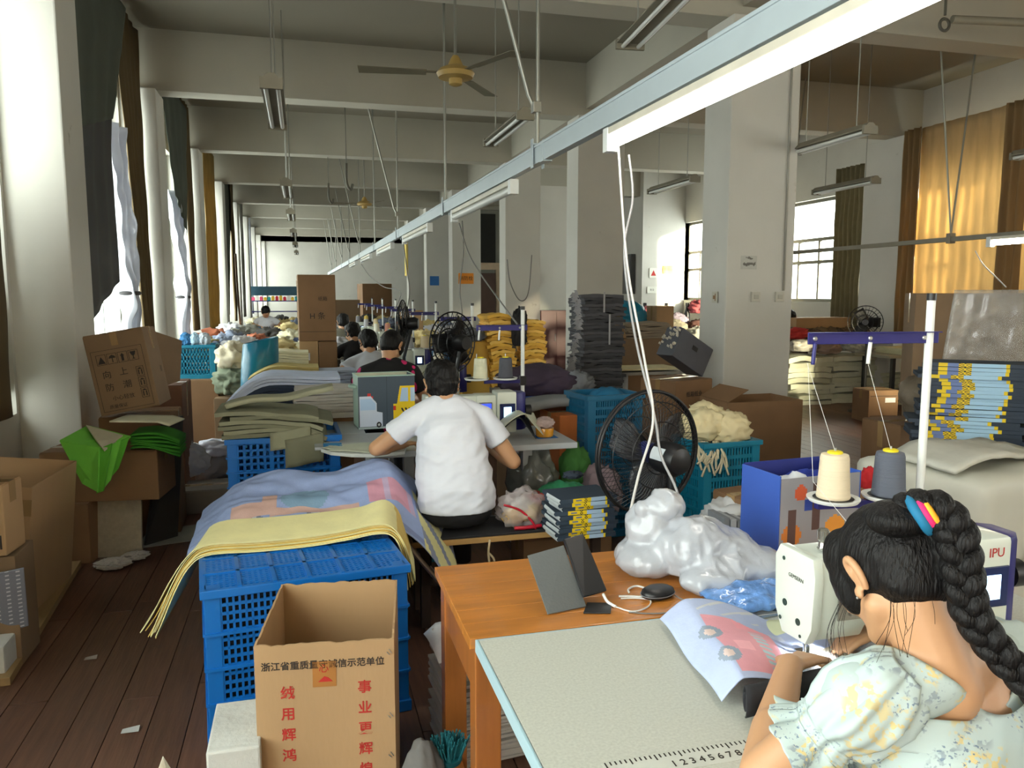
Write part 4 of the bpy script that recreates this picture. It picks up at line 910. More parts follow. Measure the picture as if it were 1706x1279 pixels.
for j, (cl, r_, off, rx_) in enumerate((((226,40,110), .026, 0, .0075), ((240,170,40), .0255, .009, .006), ((20,110,150), .028, -.012, .009))):
    M = TR(*(tie+Vector((.012,-.012,.004))+Vector((.6,-.5,.35))*off)) @ Vector((.7,-.55,.6)).to_track_quat('Z','Y').to_matrix().to_4x4(); put(MB().ring((0,0,0), r_, rx_, 26, 8, M), 'hair_tie', mat('tie_%d_%d_%d' % cl, cl, .7, var=.1), smooth=True)
st = MB(); random.seed(5)
for i in range(9):
    a = WV['head']+R @ Vector((-.070+random.uniform(-.004,.004), .045+random.uniform(-.01,.03), -.025)); st.tube(spline([a, a+Vector((-.008-random.random()*.012,.004,-.05)), a+Vector((-.012+random.random()*.02,.02*random.random(),-.10-.04*random.random()))],5), .00045, 4)
for i in range(10):
    a = WV['head']+R @ Vector((-.055+random.uniform(-.03,.05), -.075, -.055)); st.tube(spline([a, a+Vector((-.012*random.random(),-.012,-.03)), a+Vector((random.uniform(-.04,.02),-.012,-.05-.05*random.random()))],5), .0004, 4)
o = put(st, 'loose_hairs', m_hair); o['kind'] = 'stuff'
e = MB(); ellipsoid(e, WV['head']+R @ Vector((-.088,-.004,-.034)), (.0022,.0022,.0022), None, 8); put(e, 'earring', m_steel, smooth=True)
T2 = thing('stool', 'small wooden stool under the woman with the braid', 'stool', (1.06,.93,0))
MB().box(-.17,.17,-.13,.13,.40,.435).build('seat', m_pine, T2, bevel=.006)
for sx in (-1, 1):
    for sy in (-1, 1): MB().box(sx*.14-.018, sx*.14+.018, sy*.10-.018, sy*.10+.018, 0, .40).build('leg', m_pine_v, T2)

# the man in the white T-shirt at the second machine
MJ = dict(pelvis=(.70,3.70,.56), waist=(.695,3.74,.74), chest=(.690,3.80,.925), neck=(.675,3.845,1.06), head=(.672,3.915,1.135), face=(.05,.82,-.52), SL=(.535,3.83,.985), SR=(.865,3.83,.975),
          EL=(.335,3.90,.83), WL=(.50,4.13,.80), ER=(1.02,3.80,.745), WR=(.93,4.03,.79), HL=(.75,.6,-.05), HR=(-.3,.9,0), KL=(.58,4.10,.55), KR=(.80,4.12,.55), AL=(.58,4.06,.09), AR=(.80,4.08,.09), hem=.555, wide=.012, sleeve=.55, fold=.011)
person('short-haired man in a white T-shirt sewing on the wooden bench', MJ, 'short', mat('white_jersey', (214,218,228), .9, var=.04, scale=8), mat('black_trousers', (22,22,25), .9), vox=.0075)
# second woman, black top with pink marks
def spotted():
    m = mat('spotted_jersey', (20,19,22), .85, var=0); nt = m.node_tree; N = nt.nodes; L = nt.links
    tc = N.new('ShaderNodeTexCoord'); mp = N.new('ShaderNodeMapping'); mp.inputs['Scale'].default_value = (1,1,.5); L.new(tc.outputs['Object'], mp.inputs[0]); v = N.new('ShaderNodeTexVoronoi'); v.inputs['Scale'].default_value = 13; L.new(mp.outputs[0], v.inputs['Vector'])
    r = N.new('ShaderNodeMapRange'); r.inputs[1].default_value = .34; r.inputs[2].default_value = .31; L.new(v.outputs['Distance'], r.inputs[0])
    mx = N.new('ShaderNodeMix'); mx.data_type = 'RGBA'; L.new(r.outputs[0], mx.inputs['Factor']); mx.inputs['A'].default_value = rgb((20,19,22)); mx.inputs['B'].default_value = rgb((206,40,110)); L.new(mx.outputs['Result'], N['Principled BSDF'].inputs['Base Color']); return m
def sitter(x, y, z=0, face=(.1,.9,-.4), lean=.10, spread=.0, hx=0, **k):
    d = dict(pelvis=(x,y,.52+z), waist=(x,y+lean*.35,.68+z), chest=(x,y+lean*.8,.86+z), neck=(x+hx*.3,y+lean*1.15,.995+z), head=(x+hx,y+lean*1.8,1.11+z), face=face, SL=(x-.165,y+lean,.925+z), SR=(x+.165,y+lean,.925+z),
             EL=(x-.26-spread,y+lean+.12,.78+z), WL=(x-.12-spread,y+lean+.36,.80), ER=(x+.27,y+lean+.10,.76+z), WR=(x+.17,y+lean+.34,.80), HL=(.5,.8,0), HR=(-.3,.9,0), KL=(x-.11,y+.42,.52), KR=(x+.11,y+.42,.52), AL=(x-.11,y+.40,.09), AR=(x+.11,y+.40,.09))
    d.update(k); return d
person('woman in a black top with pink marks behind the truck bin', sitter(.60,5.62,.10,(.45,.7,-.5),.14,hx=.03, curl=.5, ER=(.87,5.80,.80)), 'pulled', spotted(), mat('dark_trousers', (52,54,62), .85), m_skin2, vox=.011, fem=True)
person('worker in a light grey T-shirt stretching an arm across the cloth pile', sitter(.62,7.45,.02,(-.3,.85,-.45),.14,hx=-.02, EL=(.30,7.50,.86), WL=(.0,7.52,.84), HL=(-1,.1,-.1)), 'short', mat('pale_grey_jersey', (200,204,214), .9, var=.04), mat('dark_trousers', (52,54,62), .85), m_skin2, vox=.012)
person('dark-haired worker in a black top seated next behind the grey T-shirt', sitter(.60,9.15,.03,(-.5,.8,-.4),.16,hx=-.04, EL=(.30,9.35,.86), WL=(.12,9.22,.80)), 'short', mat('black_jersey', (26,26,30), .9, var=.04), mat('dark_trousers', (52,54,62), .85), m_skin2, vox=.013)
person('worker in a drab olive shirt beside the tall brown carton', sitter(.55,11.3,.08,(-.2,.9,-.3),.12), 'short', mat('olive_jersey', (112,108,94), .9, var=.08), mat('dark_trousers', (52,54,62), .85), m_skin2, vox=.014)
person('worker in a white shirt far off at the cluttered left tables', sitter(-.75,17.2,.12,(.3,-.8,-.3),-.1, EL=(-1.0,17.1,.95), WL=(-.8,16.9,.9), ER=(-.45,17.1,.95), WR=(-.6,16.9,.9), KL=(-.85,16.9,.52), KR=(-.65,16.9,.52), AL=(-.85,16.9,.09), AR=(-.65,16.9,.09)), 'short', mat('white_jersey', (214,218,228), .9), mat('dark_trousers', (52,54,62), .85), m_skin2, vox=.016)
person('worker in a dark maroon shirt beyond the big column by the bright window', sitter(7.62,10.9,.10,(.6,.7,-.3),.1), 'short', mat('maroon_jersey', (84,28,34), .9, var=.08), mat('dark_trousers', (52,54,62), .85), m_skin2, vox=.015)

# ---------------------------------------------------------------- rail, lamps, fans, curtains
m_rail = mat('rail_enamel', (178,190,196), .35, .2, var=.04)
m_rod = mat('zinc_rod', (150,150,142), .4, .7, var=.06)
m_tubeoff = mat('lamp_white', (214,216,212), .3, var=.03)
m_tubeon = mat('lamp_lit', (255,250,240), .3, var=0, emit=(255,248,236), es=11.0)
def rx(y): return 1.395 - .0118*y
R_ = thing('bus_rail', 'long pale grey hanging rail running over the row of sewing machines', 'rail', (0,0,0))
ys = [1.2, 4.30, 7.35, 10.5, 13.6, 16.7, 19.8, 22.9, 26.0, 29.1, 32.2]
for a, b in zip(ys[:-1], ys[1:]):
    M = TR(rx((a+b)/2), (a+b)/2, 0) @ RZ(.0118); l = (b-a)/2
    MB().box(-.024,.024,-l,l,2.345,2.445,M).box(-.03,.03,-l,l,2.435,2.449,M).build('rail_section', m_rail, R_, bevel=.003)
    MB().box(-.0285,.0285,-.03,.03,2.338,2.452,TR(rx(b),b,0)).build('joint_sleeve', m_rail, R_, bevel=.003)
for i, y in enumerate([1.45, 4.46, 7.30, 10.72, 13.8, 16.9, 20.0, 23.1, 26.2, 29.3]):
    x = rx(y); MB().box(x-.036,x-.0305,y-.022,y+.022,2.325,2.49).box(x+.0305,x+.036,y-.022,y+.022,2.325,2.49).box(x-.036,x+.036,y-.022,y+.022,2.455,2.465).build('hanger_clamp', m_rail, R_, bevel=.002)
    MB().tube([(x,y,2.46),(x,y,ZC)], .0115, 10).build('hanger_rod', m_rod, R_, smooth=True, auto=40)
    if i % 2 == 1 or i > 5:
        MB().tube([(x-.01,y+.02,2.66),(x-.045,y+.03,2.74),(.75,y+.08,ZC)], [.008,.012,.0115], 10).build('brace_rod', m_rod, R_, smooth=True, auto=40)
        MB().box(x-.03,x+.018,y-.016,y+.04,2.64,2.70).build('brace_clamp', m_rod, R_, bevel=.004)
def tube_light(label, y0, y1, on, group=None, x=None, z=2.335):
    T = thing('tube_light', label, 'lamp', (x if x else rx((y0+y1)/2), (y0+y1)/2, z), .0118, group); l = (y1-y0)/2
    MB().box(-.027,.027,-l,l,-.034,-.002).build('batten', mat('batten_cream', (206,200,184), .4), T, bevel=.004)
    MB().tube([(0,-l+.03,-.062),(0,l-.03,-.062)], .028, 14).build('tube', m_tubeon if on else m_tubeoff, T, smooth=True, auto=40)
    for s in (-1, 1): MB().box(-.03,.03,s*l-.028,s*l+.028,-.105 if s > 0 else -.095,.0).build('end_cap', m_white, T, bevel=.004)
    return T
tube_light('lit tube light under the rail above the woman with the braid', 1.46, 3.36, True)
tube_light('unlit tube light under the rail above the man in white', 4.98, 6.9, False)
tube_light('unlit tube light under the rail, third from the lit one', 8.2, 10.1, False)
tube_light('unlit tube light under the rail, fourth from the lit one', 11.4, 13.3, False)
tube_light('unlit tube light under the rail, fifth from the lit one', 14.6, 16.5, False)
tube_light('unlit tube light near the far end of the rail', 18.0, 19.9, False)
def cable(label, pts, r, m, name='hanging_cable', cat='cable', n=8):
    o = MB().tube(spline(pts, n), r, 6).build(name, m, None, smooth=True); return tag(o, label, cat)
cable('white cable hanging from the lit tube light to the left edge of the plastic bag', [(1.382, 3.340, 2.254), (1.331, 3.100, 1.725), (1.328, 2.900, 1.334), (1.300, 2.750, 1.113), (1.171, 2.600, 0.918), (1.054, 2.420, 0.746), (1.05,2.43,.3)], .0052, m_cable)
cable('grey cable hanging from the lit tube light behind the plastic bag', [(1.434, 3.340, 2.220), (1.438, 3.300, 2.025), (1.359, 3.200, 1.781), (1.351, 3.050, 1.423), (1.375, 2.900, 1.111), (1.363, 2.800, 0.957), (1.378, 2.650, 0.776), (1.38,2.6,.3)], .0052, mat('pale_cable', (168,168,170), .5))
cable('dark cable drooping from the second rail lamp to the man\'s thread stand', [(1.317, 6.700, 2.202), (1.332, 6.400, 1.943), (1.365, 6.100, 1.763), (1.322, 5.300, 1.557), (1.329, 4.850, 1.407)], .006, m_dcable)
cable('grey cable hanging straight down from the second rail lamp', [(1.364, 6.800, 2.232), (1.352, 6.700, 1.958), (1.318, 6.700, 1.649), (1.326, 6.700, 1.312), (1.15,6.7,.75)], .006, m_dcable)
cable('thin grey cord looping beside the second column from the front', [(2.497, 9.600, 2.031), (2.536, 9.600, 1.747), (2.662, 9.600, 1.521), (2.802, 9.700, 1.612), (2.907, 9.900, 2.103)], .007, m_dcable)
cable('dark cable hanging from the third rail lamp to the machines below', [(1.273, 10.200, 2.249), (1.288, 10.000, 1.899), (1.300, 9.900, 1.582), (1.2,9.9,1.1)], .007, m_dcable)
cable('dark cable drooping from the fourth rail lamp', [(0.965, 13.400, 2.094), (1.086, 13.000, 1.868), (1.246, 12.500, 1.709), (1.449, 12.000, 1.614), (1.25,12,1.2)], .007, m_dcable)
# ceiling lamps
m_lampbody = mat('dusty_lamp', (128,122,106), .6, var=.1)
def ceiling_lamp(label, c, l=1.25, rz=0, zc=ZC, group=None, w=.13):
    T = thing('hanging_lamp', label, 'lamp', c, rz, group)
    MB().prism([(-.02,.045),(.02,.045),(w/2,.0),(w/2,-.008),(-w/2,-.008),(-w/2,.0)], -l/2, l/2, Matrix(((1,0,0,0),(0,0,1,0),(0,1,0,0),(0,0,0,1)))).build('reflector', m_lampbody, T, bevel=.002)
    for x in (-w*.27, w*.27):
        MB().tube([(x,-l/2+.02,-.028),(x,l/2-.02,-.028)], .014, 10).build('tube', m_tubeoff, T, smooth=True, auto=40)
    for s in (-1, 1):
        MB().box(-w/2,w/2,s*(l/2-.01)-.012,s*(l/2-.01)+.012,-.045,.02).build('end_cap', m_lampbody, T)
        MB().tube([(0,s*l*.33,.045),(0,s*l*.33,zc-c[2])], .005, 6).build('suspension_rod', m_rod, T)
    return T
for k, (y, nm) in enumerate(((5.5,'nearest'),(9.75,'second'),(12.9,'third'),(16.6,'fourth'),(20.5,'fifth'),(24.4,'sixth'))):
    ceiling_lamp('unlit twin-tube lamp hanging over the left aisle, %s of the row' % nm, (-.14, y, 2.83), 1.2)
ceiling_lamp('unlit twin-tube lamp high behind the bright rail light', (2.16,4.67,3.3), 1.0, -.1, w=.2)
ceiling_lamp('unlit lamp hanging behind the two steel rods over the rail', (1.6,6.17,2.9), 1.1)
ceiling_lamp('unlit lamp hanging before the sunlit end wall', (4.32,8.75,2.9), 1.15)
ceiling_lamp('unlit lamp hanging just right of the big front column', (4.37,5.9,2.9), 1.0)
ceiling_lamp('unlit lamp hanging before the bare bright window', (6.38,8.3,2.9), 1.1)
ceiling_lamp('unlit lamp hanging at the right before the brown curtains', (6.55,5.6,2.9), 1.0)
def ceiling_fan(label, c, zc, rz=0, r=.72):
    T = thing('ceiling_fan', label, 'fan', c, rz); my = mat('aged_yellow', (168,140,78), .5, var=.12)
    MB().lathe([(.03,-.07),(.05,-.06),(.05,-.02),(.13,-.012),(.145,.02),(.12,.05),(.06,.075),(.035,.13),(.02,.15)], 28).build('motor', my, T, smooth=True, auto=40)
    MB().tube([(0,0,.14),(0,0,zc-c[2]-.12)], .011, 8).build('down_rod', m_rod, T)
    MB().lathe([(.05,.0),(.055,.05),(.03,.10),(.02,.14)], 20, TR(0,0,zc-c[2]-.14)).build('canopy_cup', my, T, smooth=True, auto=40)
    for k in range(3):
        M = RZ(k*2*PI/3+.12)
        MB().box(.10,.25,-.02,.02,.02,.028,M).prism([(.22,-.05),(r,-.072),(r+.01,.05),(.22,.045)], .018, .023, M @ RX(.14)).build('blade', mat('fan_blade',(110,104,84),.6), T, bevel=.002)
    return T
ceiling_fan('aged yellow ceiling fan hanging over the left aisle above the rail', (1.17,6.05,3.24), ZC, 2.95)
ceiling_fan('small grey-yellow ceiling fan deep in the hall beyond the second column', (4.05,14.9,3.3), ZC, .4, .6)
ceiling_fan('dusty ceiling fan far down the hall over the rail', (1.2,15.5,3.3), ZC, .9, .6)
# second rail and its lit lamp in the right bay
R2 = thing('bus_rail', 'thin grey hanging rail crossing before the brown curtains', 'rail', (0,0,0))
for a, b in ((4.5,7.4),(7.4,10.8)):
    MB().box(6.86,6.91,a,b,2.17,2.22).build('rail_section', m_lampbody, R2, bevel=.003)
for y in (7.15, 10.2):
    MB().box(6.85,6.92,y-.03,y+.03,2.15,2.26).build('hanger_clamp', m_lampbody, R2)
    MB().tube([(6.885,y,2.24),(6.55,y+.02,ZC)], .010, 8).build('hanger_rod', m_rod, R2); MB().tube([(6.885,y,2.24),(7.12,y+.02,ZC)], .010, 8).build('hanger_rod', m_rod, R2)
tube_light('lit tube light under the far rail before the brown curtains', 5.0, 6.62, True, None, 6.885, 2.185)
cable('white cable drooping from the far lit tube light to the wrapped carton', [(6.571, 6.500, 2.030), (6.474, 6.300, 1.890), (6.329, 6.000, 1.755), (6.020, 5.600, 1.661)], .006, m_cable)
T = thing('ceiling_hook', 'iron ceiling hook and grey pipe near the upper right', 'hook', (0,0,0))
MB().tube([(5.5,5.93,ZC),(5.5,5.93,4.02)], .012, 8).build('rod', m_dkframe, T); MB().ring((0,0,0), .05, .014, 20, 6, TR(5.5,5.93,3.94) @ RX(PI/2)).build('eye', m_dkframe, T)
MB().tube([(5.55,5.9,3.98),(6.9,5.7,3.98)], .035, 12).build('pipe', m_lampbody, T, smooth=True, auto=40)
for k, (x, y, z, l) in enumerate(((.62,11.0,3.0,'dark iron hook hanging between the ceiling beams over the aisle'),(.5,14.5,3.2,'small iron hook hanging farther down the aisle'))):
    o = MB().tube([(x,y,ZC),(x,y,z+.35)], .006, 6).tube(spline([(x,y,z+.35),(x,y,z+.1),(x+.05,y,z),(x+.08,y,z+.08)],5), .018, 8).build('ceiling_hook', m_dkframe, None, smooth=True); tag(o, l, 'hook')
# curtains on the left windows
m_cbrown = mat('brown_curtain', (96,80,52), .9, var=.15, scale=3, transl=.25)
m_cblack = mat('blackout_curtain', (44,42,44), .6, var=.1, scale=4)
m_cgreen = mat('greygreen_curtain', (70,76,66), .8, var=.12, scale=4)
m_csilver = mat('silver_lining', (196,198,206), .34, .25, var=.1, scale=5, bump=.4, bscale=9, transl=.3)
def curtain(label, edge0, edge1, z0, z1, m, x0=-1.86, amp=.045, folds=5, group=None, seed=0, tie=None, name='curtain', fl=0):
    """edge0/edge1: functions of height fraction giving the two edges' Y"""
    def fn(u, v):
        z = lerp(z0(u) if callable(z0) else z0, z1, v); y = lerp(edge0(v), edge1(v), u); wdt = abs(edge1(v)-edge0(v))
        k = min(1.6, .35/(wdt+.12)); x = x0 + amp*k*math.sin(u*folds*2*PI+seed) + amp*.4*nz((u*3,v*4,seed),1.4)+fl*v
        return (x, y, z)
    o = MB().sheet(fn, folds*14, 30, .004).build(name, m, None, smooth=True); return tag(o, label, 'curtain', group)
L_ = lambda a, b: (lambda v: lerp(a, b, v))
curtain('black curtain hanging in the nearest left window bay, its lower corner drawn up', lambda v: 7.05+.15*v, lambda v: 8.35 if v < .55 else lerp(8.35,8.55,(v-.55)/.45), lambda u: 1.30+.42*u, 4.0, m_cblack, -1.72, .03, 3, seed=1)
curtain('grey-green curtain at the top of the nearest left window bay', lambda v: 6.95, lambda v: lerp(8.1,8.95,v), lambda u: 2.9+.3*u, 4.45, m_cgreen, -1.64, .03, 3, seed=2)
curtain('brown curtain gathered at the far side of the nearest left window bay', lambda v: lerp(9.72,8.85,v**1.5), lambda v: 10.2, 1.0, 4.6, m_cbrown, -1.76, .05, 5, seed=3)
sk = [(0,.36),(.05,.40),(.12,.32),(.2,.20),(.26,.10),(.30,.09),(.36,.24),(.45,.36),(.6,.40),(.8,.36),(1,.25)]
def silver(yc, zb, zt, x, label, sc=1.0, lean=.0):
    def fn(u, v):
        q = v*(len(sk)-1); i = min(int(q), len(sk)-2); w = 0
        for (a, b), (c, d) in zip(sk[:-1], sk[1:]):
            if a <= v <= c: w = lerp(b, d, (v-a)/(c-a))
        y = yc + (u-.5)*2*w*sc + lean*v*v + .03*nz((u*4,v*6,yc),1)
        return (x+.09*math.sin(u*13+v*3)*min(1,.35/(w+.15))+.05*nz((u*5,v*7,1),1.5,yc), y, lerp(zb, zt, v))
    o = MB().sheet(fn, 60, 60, .004).build('silver_curtain', m_csilver, None, smooth=True); tag(o, label, 'curtain')
    M = TR(x, yc, lerp(zb, zt, .28)); o2 = MB().ring((0,0,0), .10*sc, .022, 20, 8, M).build('curtain_tie', m_cblack, None, smooth=True); tag(o2, label.split(' in ')[0].replace('curtain','curtain tie')+' in '+label.split(' in ',1)[1], 'tie')
silver(9.22, .95, 3.3, -1.80, 'silver-lined curtain tied in a knot in the nearest left window bay', 1.0, -.35)
silver(13.15, .95, 3.1, -1.80, 'silver-lined curtain tied in a knot in the second left window bay', .95, -.5)
curtain('dark curtain bunched at the top in the second left window bay', lambda v: lerp(12.2,11.2,v), lambda v: lerp(13.2,13.9,v), lambda u: 3.0-.5*u, 4.5, m_cgreen, -1.70, .04, 4, seed=5)
curtain('brown curtain at the far side of the second left window bay', lambda v: lerp(13.7,13.3,v), lambda v: 14.15, 1.0, 4.6, m_cbrown, -1.72, .05, 4, seed=6)
curtain('yellowish brown curtain covering the third left window bay', lambda v: 16.0, lambda v: 18.0, .9, 4.5, mat('ochre_curtain', (150,124,70), .85, var=.2, scale=2.5, transl=.35), -1.74, .05, 12, seed=7)
curtain('dark curtain at the top of the fourth left window bay', lambda v: lerp(19.5,19.0,v), lambda v: lerp(20.2,22.0,v), 1.1, 4.5, m_cgreen, -1.74, .05, 6, seed=8)
curtain('brown curtain gathered in the fourth left window bay', lambda v: lerp(21.4,21.2,v), lambda v: 22.0, .9, 4.5, m_cbrown, -1.70, .05, 4, seed=9)
curtain('grey curtain covering the fifth left window bay', lambda v: 25.2, lambda v: 25.9, .9, 4.5, mat('grey_curtain', (130,128,122), .85, var=.15, transl=.3), -1.74, .05, 9, seed=10)
curtain('silvery curtain covering the sixth left window bay', lambda v: 29.2, lambda v: 29.8, .9, 4.5, m_csilver, -1.74, .05, 9, seed=11)
cable('brown stick leaning by the fourth left window', [(-1.6,21.0,2.6),(-1.55,20.5,1.8),(-1.45,19.6,.9),(-1.35,18.9,0)], .025, mat('stick',(96,62,34),.7), 'leaning_stick', 'stick', 4)
curtain('dark curtain hanging in the window bay left of the near pilaster', lambda v: 5.0, lambda v: lerp(6.28,6.1,v), lambda u: .9, 2.3, m_cgreen, -2.06, .03, 4, seed=12)
# curtains on the right windows
m_cgold = mat('tan_curtain', (206,182,140), .85, var=.14, scale=3, stretch=(3,3,.5), transl=.5)
m_cgold2 = mat('tan_curtain_dark', (150,122,84), .85, var=.14, scale=3, stretch=(3,3,.5), transl=.3)
def rcurtain(label, y0, y1, z0, z1, m, folds, x=8.98, amp=.05, seed=0): return curtain(label, lambda v: y0, lambda v: y1, z0, z1, m, x, amp, folds, seed=seed)
rcurtain('tan curtain lit by the sun, left of the dark seam on the right wall', 8.42, 10.0, 1.0, 4.05, m_cgold, 8, seed=1)
rcurtain('brown curtain edge hanging as a dark seam between the sunlit tan curtains', 8.12, 8.5, 1.0, 4.05, m_cgold2, 3, 8.90, seed=2)
rcurtain('tan curtain lit by the sun, right of the dark seam on the right wall', 6.95, 8.2, 1.0, 4.05, m_cgold, 7, seed=3)
rcurtain('brown curtain edge gathered beside the pilaster on the right wall', 9.9, 10.25, 1.0, 4.05, m_cgold2, 3, 8.92, seed=4)
rcurtain('drab curtain bunched beside the bare bright window', 11.25, 11.95, 1.0, 3.75, mat('drab_curtain', (122,112,84), .85, var=.12, transl=.3), 6, 9.05, .07, seed=5)
rcurtain('dull brown curtain in the window bay nearest on the right wall', 3.2, 6.2, 1.0, 4.05, m_cgold, 12, seed=6)

curtain('added brown curtain dimming the left window bay before the near pilaster', lambda v: 2.9, lambda v: 5.75, .8, 4.0, m_cbrown, -1.86, .05, 9, seed=22)  # added to keep window light off the near pilaster
for x, y0, y1, z, l in ((-1.80,-1.0,30.0,4.5,'long thin curtain rail along the top of the left windows'),):
    T = thing('curtain_rail', l, 'rail', (0,0,0)); MB().tube([(x,y0,z),(x,y1,z)], .012, 8).build('rod', m_dkframe, T)
    for k in range(9): y = .3+3.95*k; MB().box(XL-.02,x,y-.01,y+.01,z-.01,z+.01).build('bracket', m_dkframe, T)

m_cfill = mat('cream_fill_curtain', (196,190,176), .85, var=.06, scale=3, transl=.40)
for k, x in enumerate((-1.65, 2.1, 5.85)):  # added curtains behind the camera, spreading the sun into soft front fill
    o = MB().sheet(lambda u, v: (x+3.2*u, -4.88+.04*math.sin(u*60), lerp(.95, 3.75, v)), 90, 4, .003).build('curtain', m_cfill, None, smooth=True); tag(o, 'unseen cream curtain added to diffuse fill light behind the camera, %s' % ('by the left wall','middle one','by the right wall')[k], 'curtain')

# ---------------------------------------------------------------- left side along the windows
o = carton('cardboard_box', 'big open brown carton standing by the near left pilaster', (-1.62,4.42,0), -.08, .60,.62,.72, True, m_card, rot=(0,.10,-.06))
MB().box(-.302,.302,-.3125,-.311,.58,.66).build('tape', m_tape, o)
T = carton('cardboard_box', 'smaller carton with red print and a barcode in front of the big open carton', (-1.49,3.75,.50), -.1, .52,.18,.30, False, m_card)
text('轻放', .06, m_red, T, (.17,-.0915,.19), (PI/2,0,0), ext=.0004)
bc = MB(); random.seed(9)
x = .12
while x < .245: w = random.choice((.003,.005,.008)); bc.box(x,x+w,-.0915,-.0905,.03,.09); x += w+random.choice((.004,.006))
bc.build('barcode', m_ink, T)
def dots(u, v): return (200,202,214) if ((u*13 % 1)-.5)**2+((v*15 + (int(u*13) % 2)*.5) % 1-.5)**2 < .035 else (128,132,148)
o = MB().sheet(lambda u, v: (lerp(-1.75,-1.19,u)+.03*v, 3.62+.10*(1-v)+.05*math.sin(u*5), lerp(.16,.50,v)-.05*u*v+.02*math.sin(u*7)), 110, 90, .006, dots).build('dotted_bag', m_print, None, smooth=True); tag(o, 'grey-lavender bag with white dots below the barcode carton', 'bag')
MB().box(-1.75,-1.22,3.66,3.90,0,.49).build('support_box', m_card_gr, o, bevel=.005)
o = MB().box(-1.50,-1.24,3.52,3.74,0,.15).build('foam_piece', mat('dirty_white_foam',(196,198,194),.8), None, bevel=.01); tag(o, 'white foam piece on the floor at the left edge', 'block')
o = MB().box(-.04,.04,-.75,.75,0,.035).build('wooden_batten', mat('raw_wood',(150,124,84),.7,var=.15,stretch=(8,.6,8)), None, bevel=.003, loc=(-1.30,4.22,0.001), rot=(0,0,.07)); tag(o, 'pale wooden batten lying along the floor beside the big carton', 'wood')
for k, (x, y, r) in enumerate(((-1.12,4.88,.09),(-1.02,5.0,.07))):
    o = crumple(60+k, (x,y,.03), r, .25, 6, 3, (1,.8,.3)).build('paper_scrap', fab((186,182,176)), None); tag(o, ('crumpled pale paper scrap on the floor beyond the big carton','smaller paper scrap on the floor beside the crumpled one')[k], 'paper')
for x, y, s, c, l in ((-.72,3.9,.02,(176,150,60),'small yellow scrap on the dark floor planks'),(-.95,3.65,.025,(150,140,134),'small pale scrap on the dark floor planks'),(-.66,2.98,.03,(190,190,186),'torn pale paper bit on the floor by the crate')):
    o = MB().sheet(lambda u, v: (x+(u-.5)*s*2, y+(v-.5)*s, .004+.008*u*v), 3, 3, .001).build('scrap', fab(c), None); tag(o, l, 'scrap')
# boxes, green felt, dark panel
carton('cardboard_box', 'brown carton with a label under the green felt', (-1.42,5.20,0), -.15, .36,.34,.36, False, m_card_dk)
T = carton('cardboard_box', 'tilted brown carton under the green felt, above the dotted sheet', (-1.18,5.22,.365), -.12, .66,.36,.30, False, m_card_dk)
o = MB().box(-.13,.13,-.01,.01,0,.36).build('patterned_board', mat('beige_board',(172,164,146),.8,var=.12,scale=40), None, bevel=.002, loc=(-1.13,5.10,0), rot=(-.12,0,-.1)); tag(o, 'beige patterned board leaning below the tilted carton', 'board')
o = slab4((-1.03,5.28,0),(-.86,5.44,0),(-.80,5.52,.80),(-.90,5.36,.80), .02).build('leaning_board', mat('dark_sheet',(56,54,52),.5,var=.12), None, bevel=.003); tag(o, 'dark panel standing upright under the printed carton', 'panel')
o = MB().sheet(lambda u, v: (lerp(-1.06,-.68,u), lerp(5.22,5.60,v)+.1*u, .004), 2, 2, .004).build('floor_sheet', fab((160,160,152)), None); tag(o, 'flat grey sheet lying on the floor at the foot of the dark panel', 'paper')
carton('cardboard_box', 'dark brown carton carrying the tilted printed carton', (-1.08,5.72,0), .05, .46,.42,.80, False, m_card_dk)
T = carton('cardboard_box', 'tilted brown carton with black handling symbols by the window', (-1.06,5.50,.865), 0, .345,.42,.50, False, m_card_gr, rot=(-.03,-.17,.0))
def cf(x, z): return (x, -.2116, z)
sg = MB(); F = RX(PI/2); ft = .0006
def outl(x0, x1, z0, z1, w=.0025):
    for a in ((x0,x1,z0,z0+w),(x0,x1,z1-w,z1),(x0,x0+w,z0,z1),(x1-w,x1,z0,z1)): sg.box(a[0],a[1],-.2118,-.2108,a[2],a[3])
for i in range(4): x = -.125+i*.062; outl(x, x+.056, .31, .375)
for i in range(3): z = .07+i*.068; outl(.085, .128, z, z+.062)
outl(-.15,.145,.02,.40,.002)
sg.build('symbol_frames', m_ink, T)
def pp(pts): MB().prism([(p[0], p[1]) for p in pts], .2105, .2120, RX(PI/2)).build('symbol', m_ink, T)
pp([(-.119,.318),(-.075,.318),(-.097,.362)]); pp([(-.055,.345),(-.012,.345),(-.02,.358),(-.034,.366),(-.047,.358)]); pp([(-.036,.318),(-.031,.318),(-.031,.345),(-.036,.345)])
pp([(.018,.318),(.032,.318),(.032,.35),(.038,.35),(.025,.366),(.012,.35),(.018,.35)]); pp([(.07,.366),(.105,.366),(.098,.345),(.090,.338),(.090,.325),(.098,.319),(.078,.319),(.085,.325),(.085,.338),(.078,.345)])
for z in (.08,.148,.216): pp([(.094,z),(.100,z),(.100,z+.03),(.094,z+.03)]); pp([(.112,z),(.118,z),(.118,z+.03),(.112,z+.03)]); pp([(.09,z+.034),(.122,z+.034),(.106,z+.044)])
for s_, x, z in (('向',-.085,.245),('上',.012,.250),('防',-.085,.165),('潮',.018,.168)): text(s_, .052, m_ink, T, cf(x,z), (PI/2,0,0), ext=.0004)
text('小心轻放', .032, m_ink, T, cf(-.02,.095), (PI/2,0,0), ext=.0004); text('质量保证', .026, m_ink, T, cf(-.06,.045), (PI/2,0,0), ext=.0004)
MB().box(-.02,.02,-.212,-.2105,.42,.5).build('tape', m_tape, T)
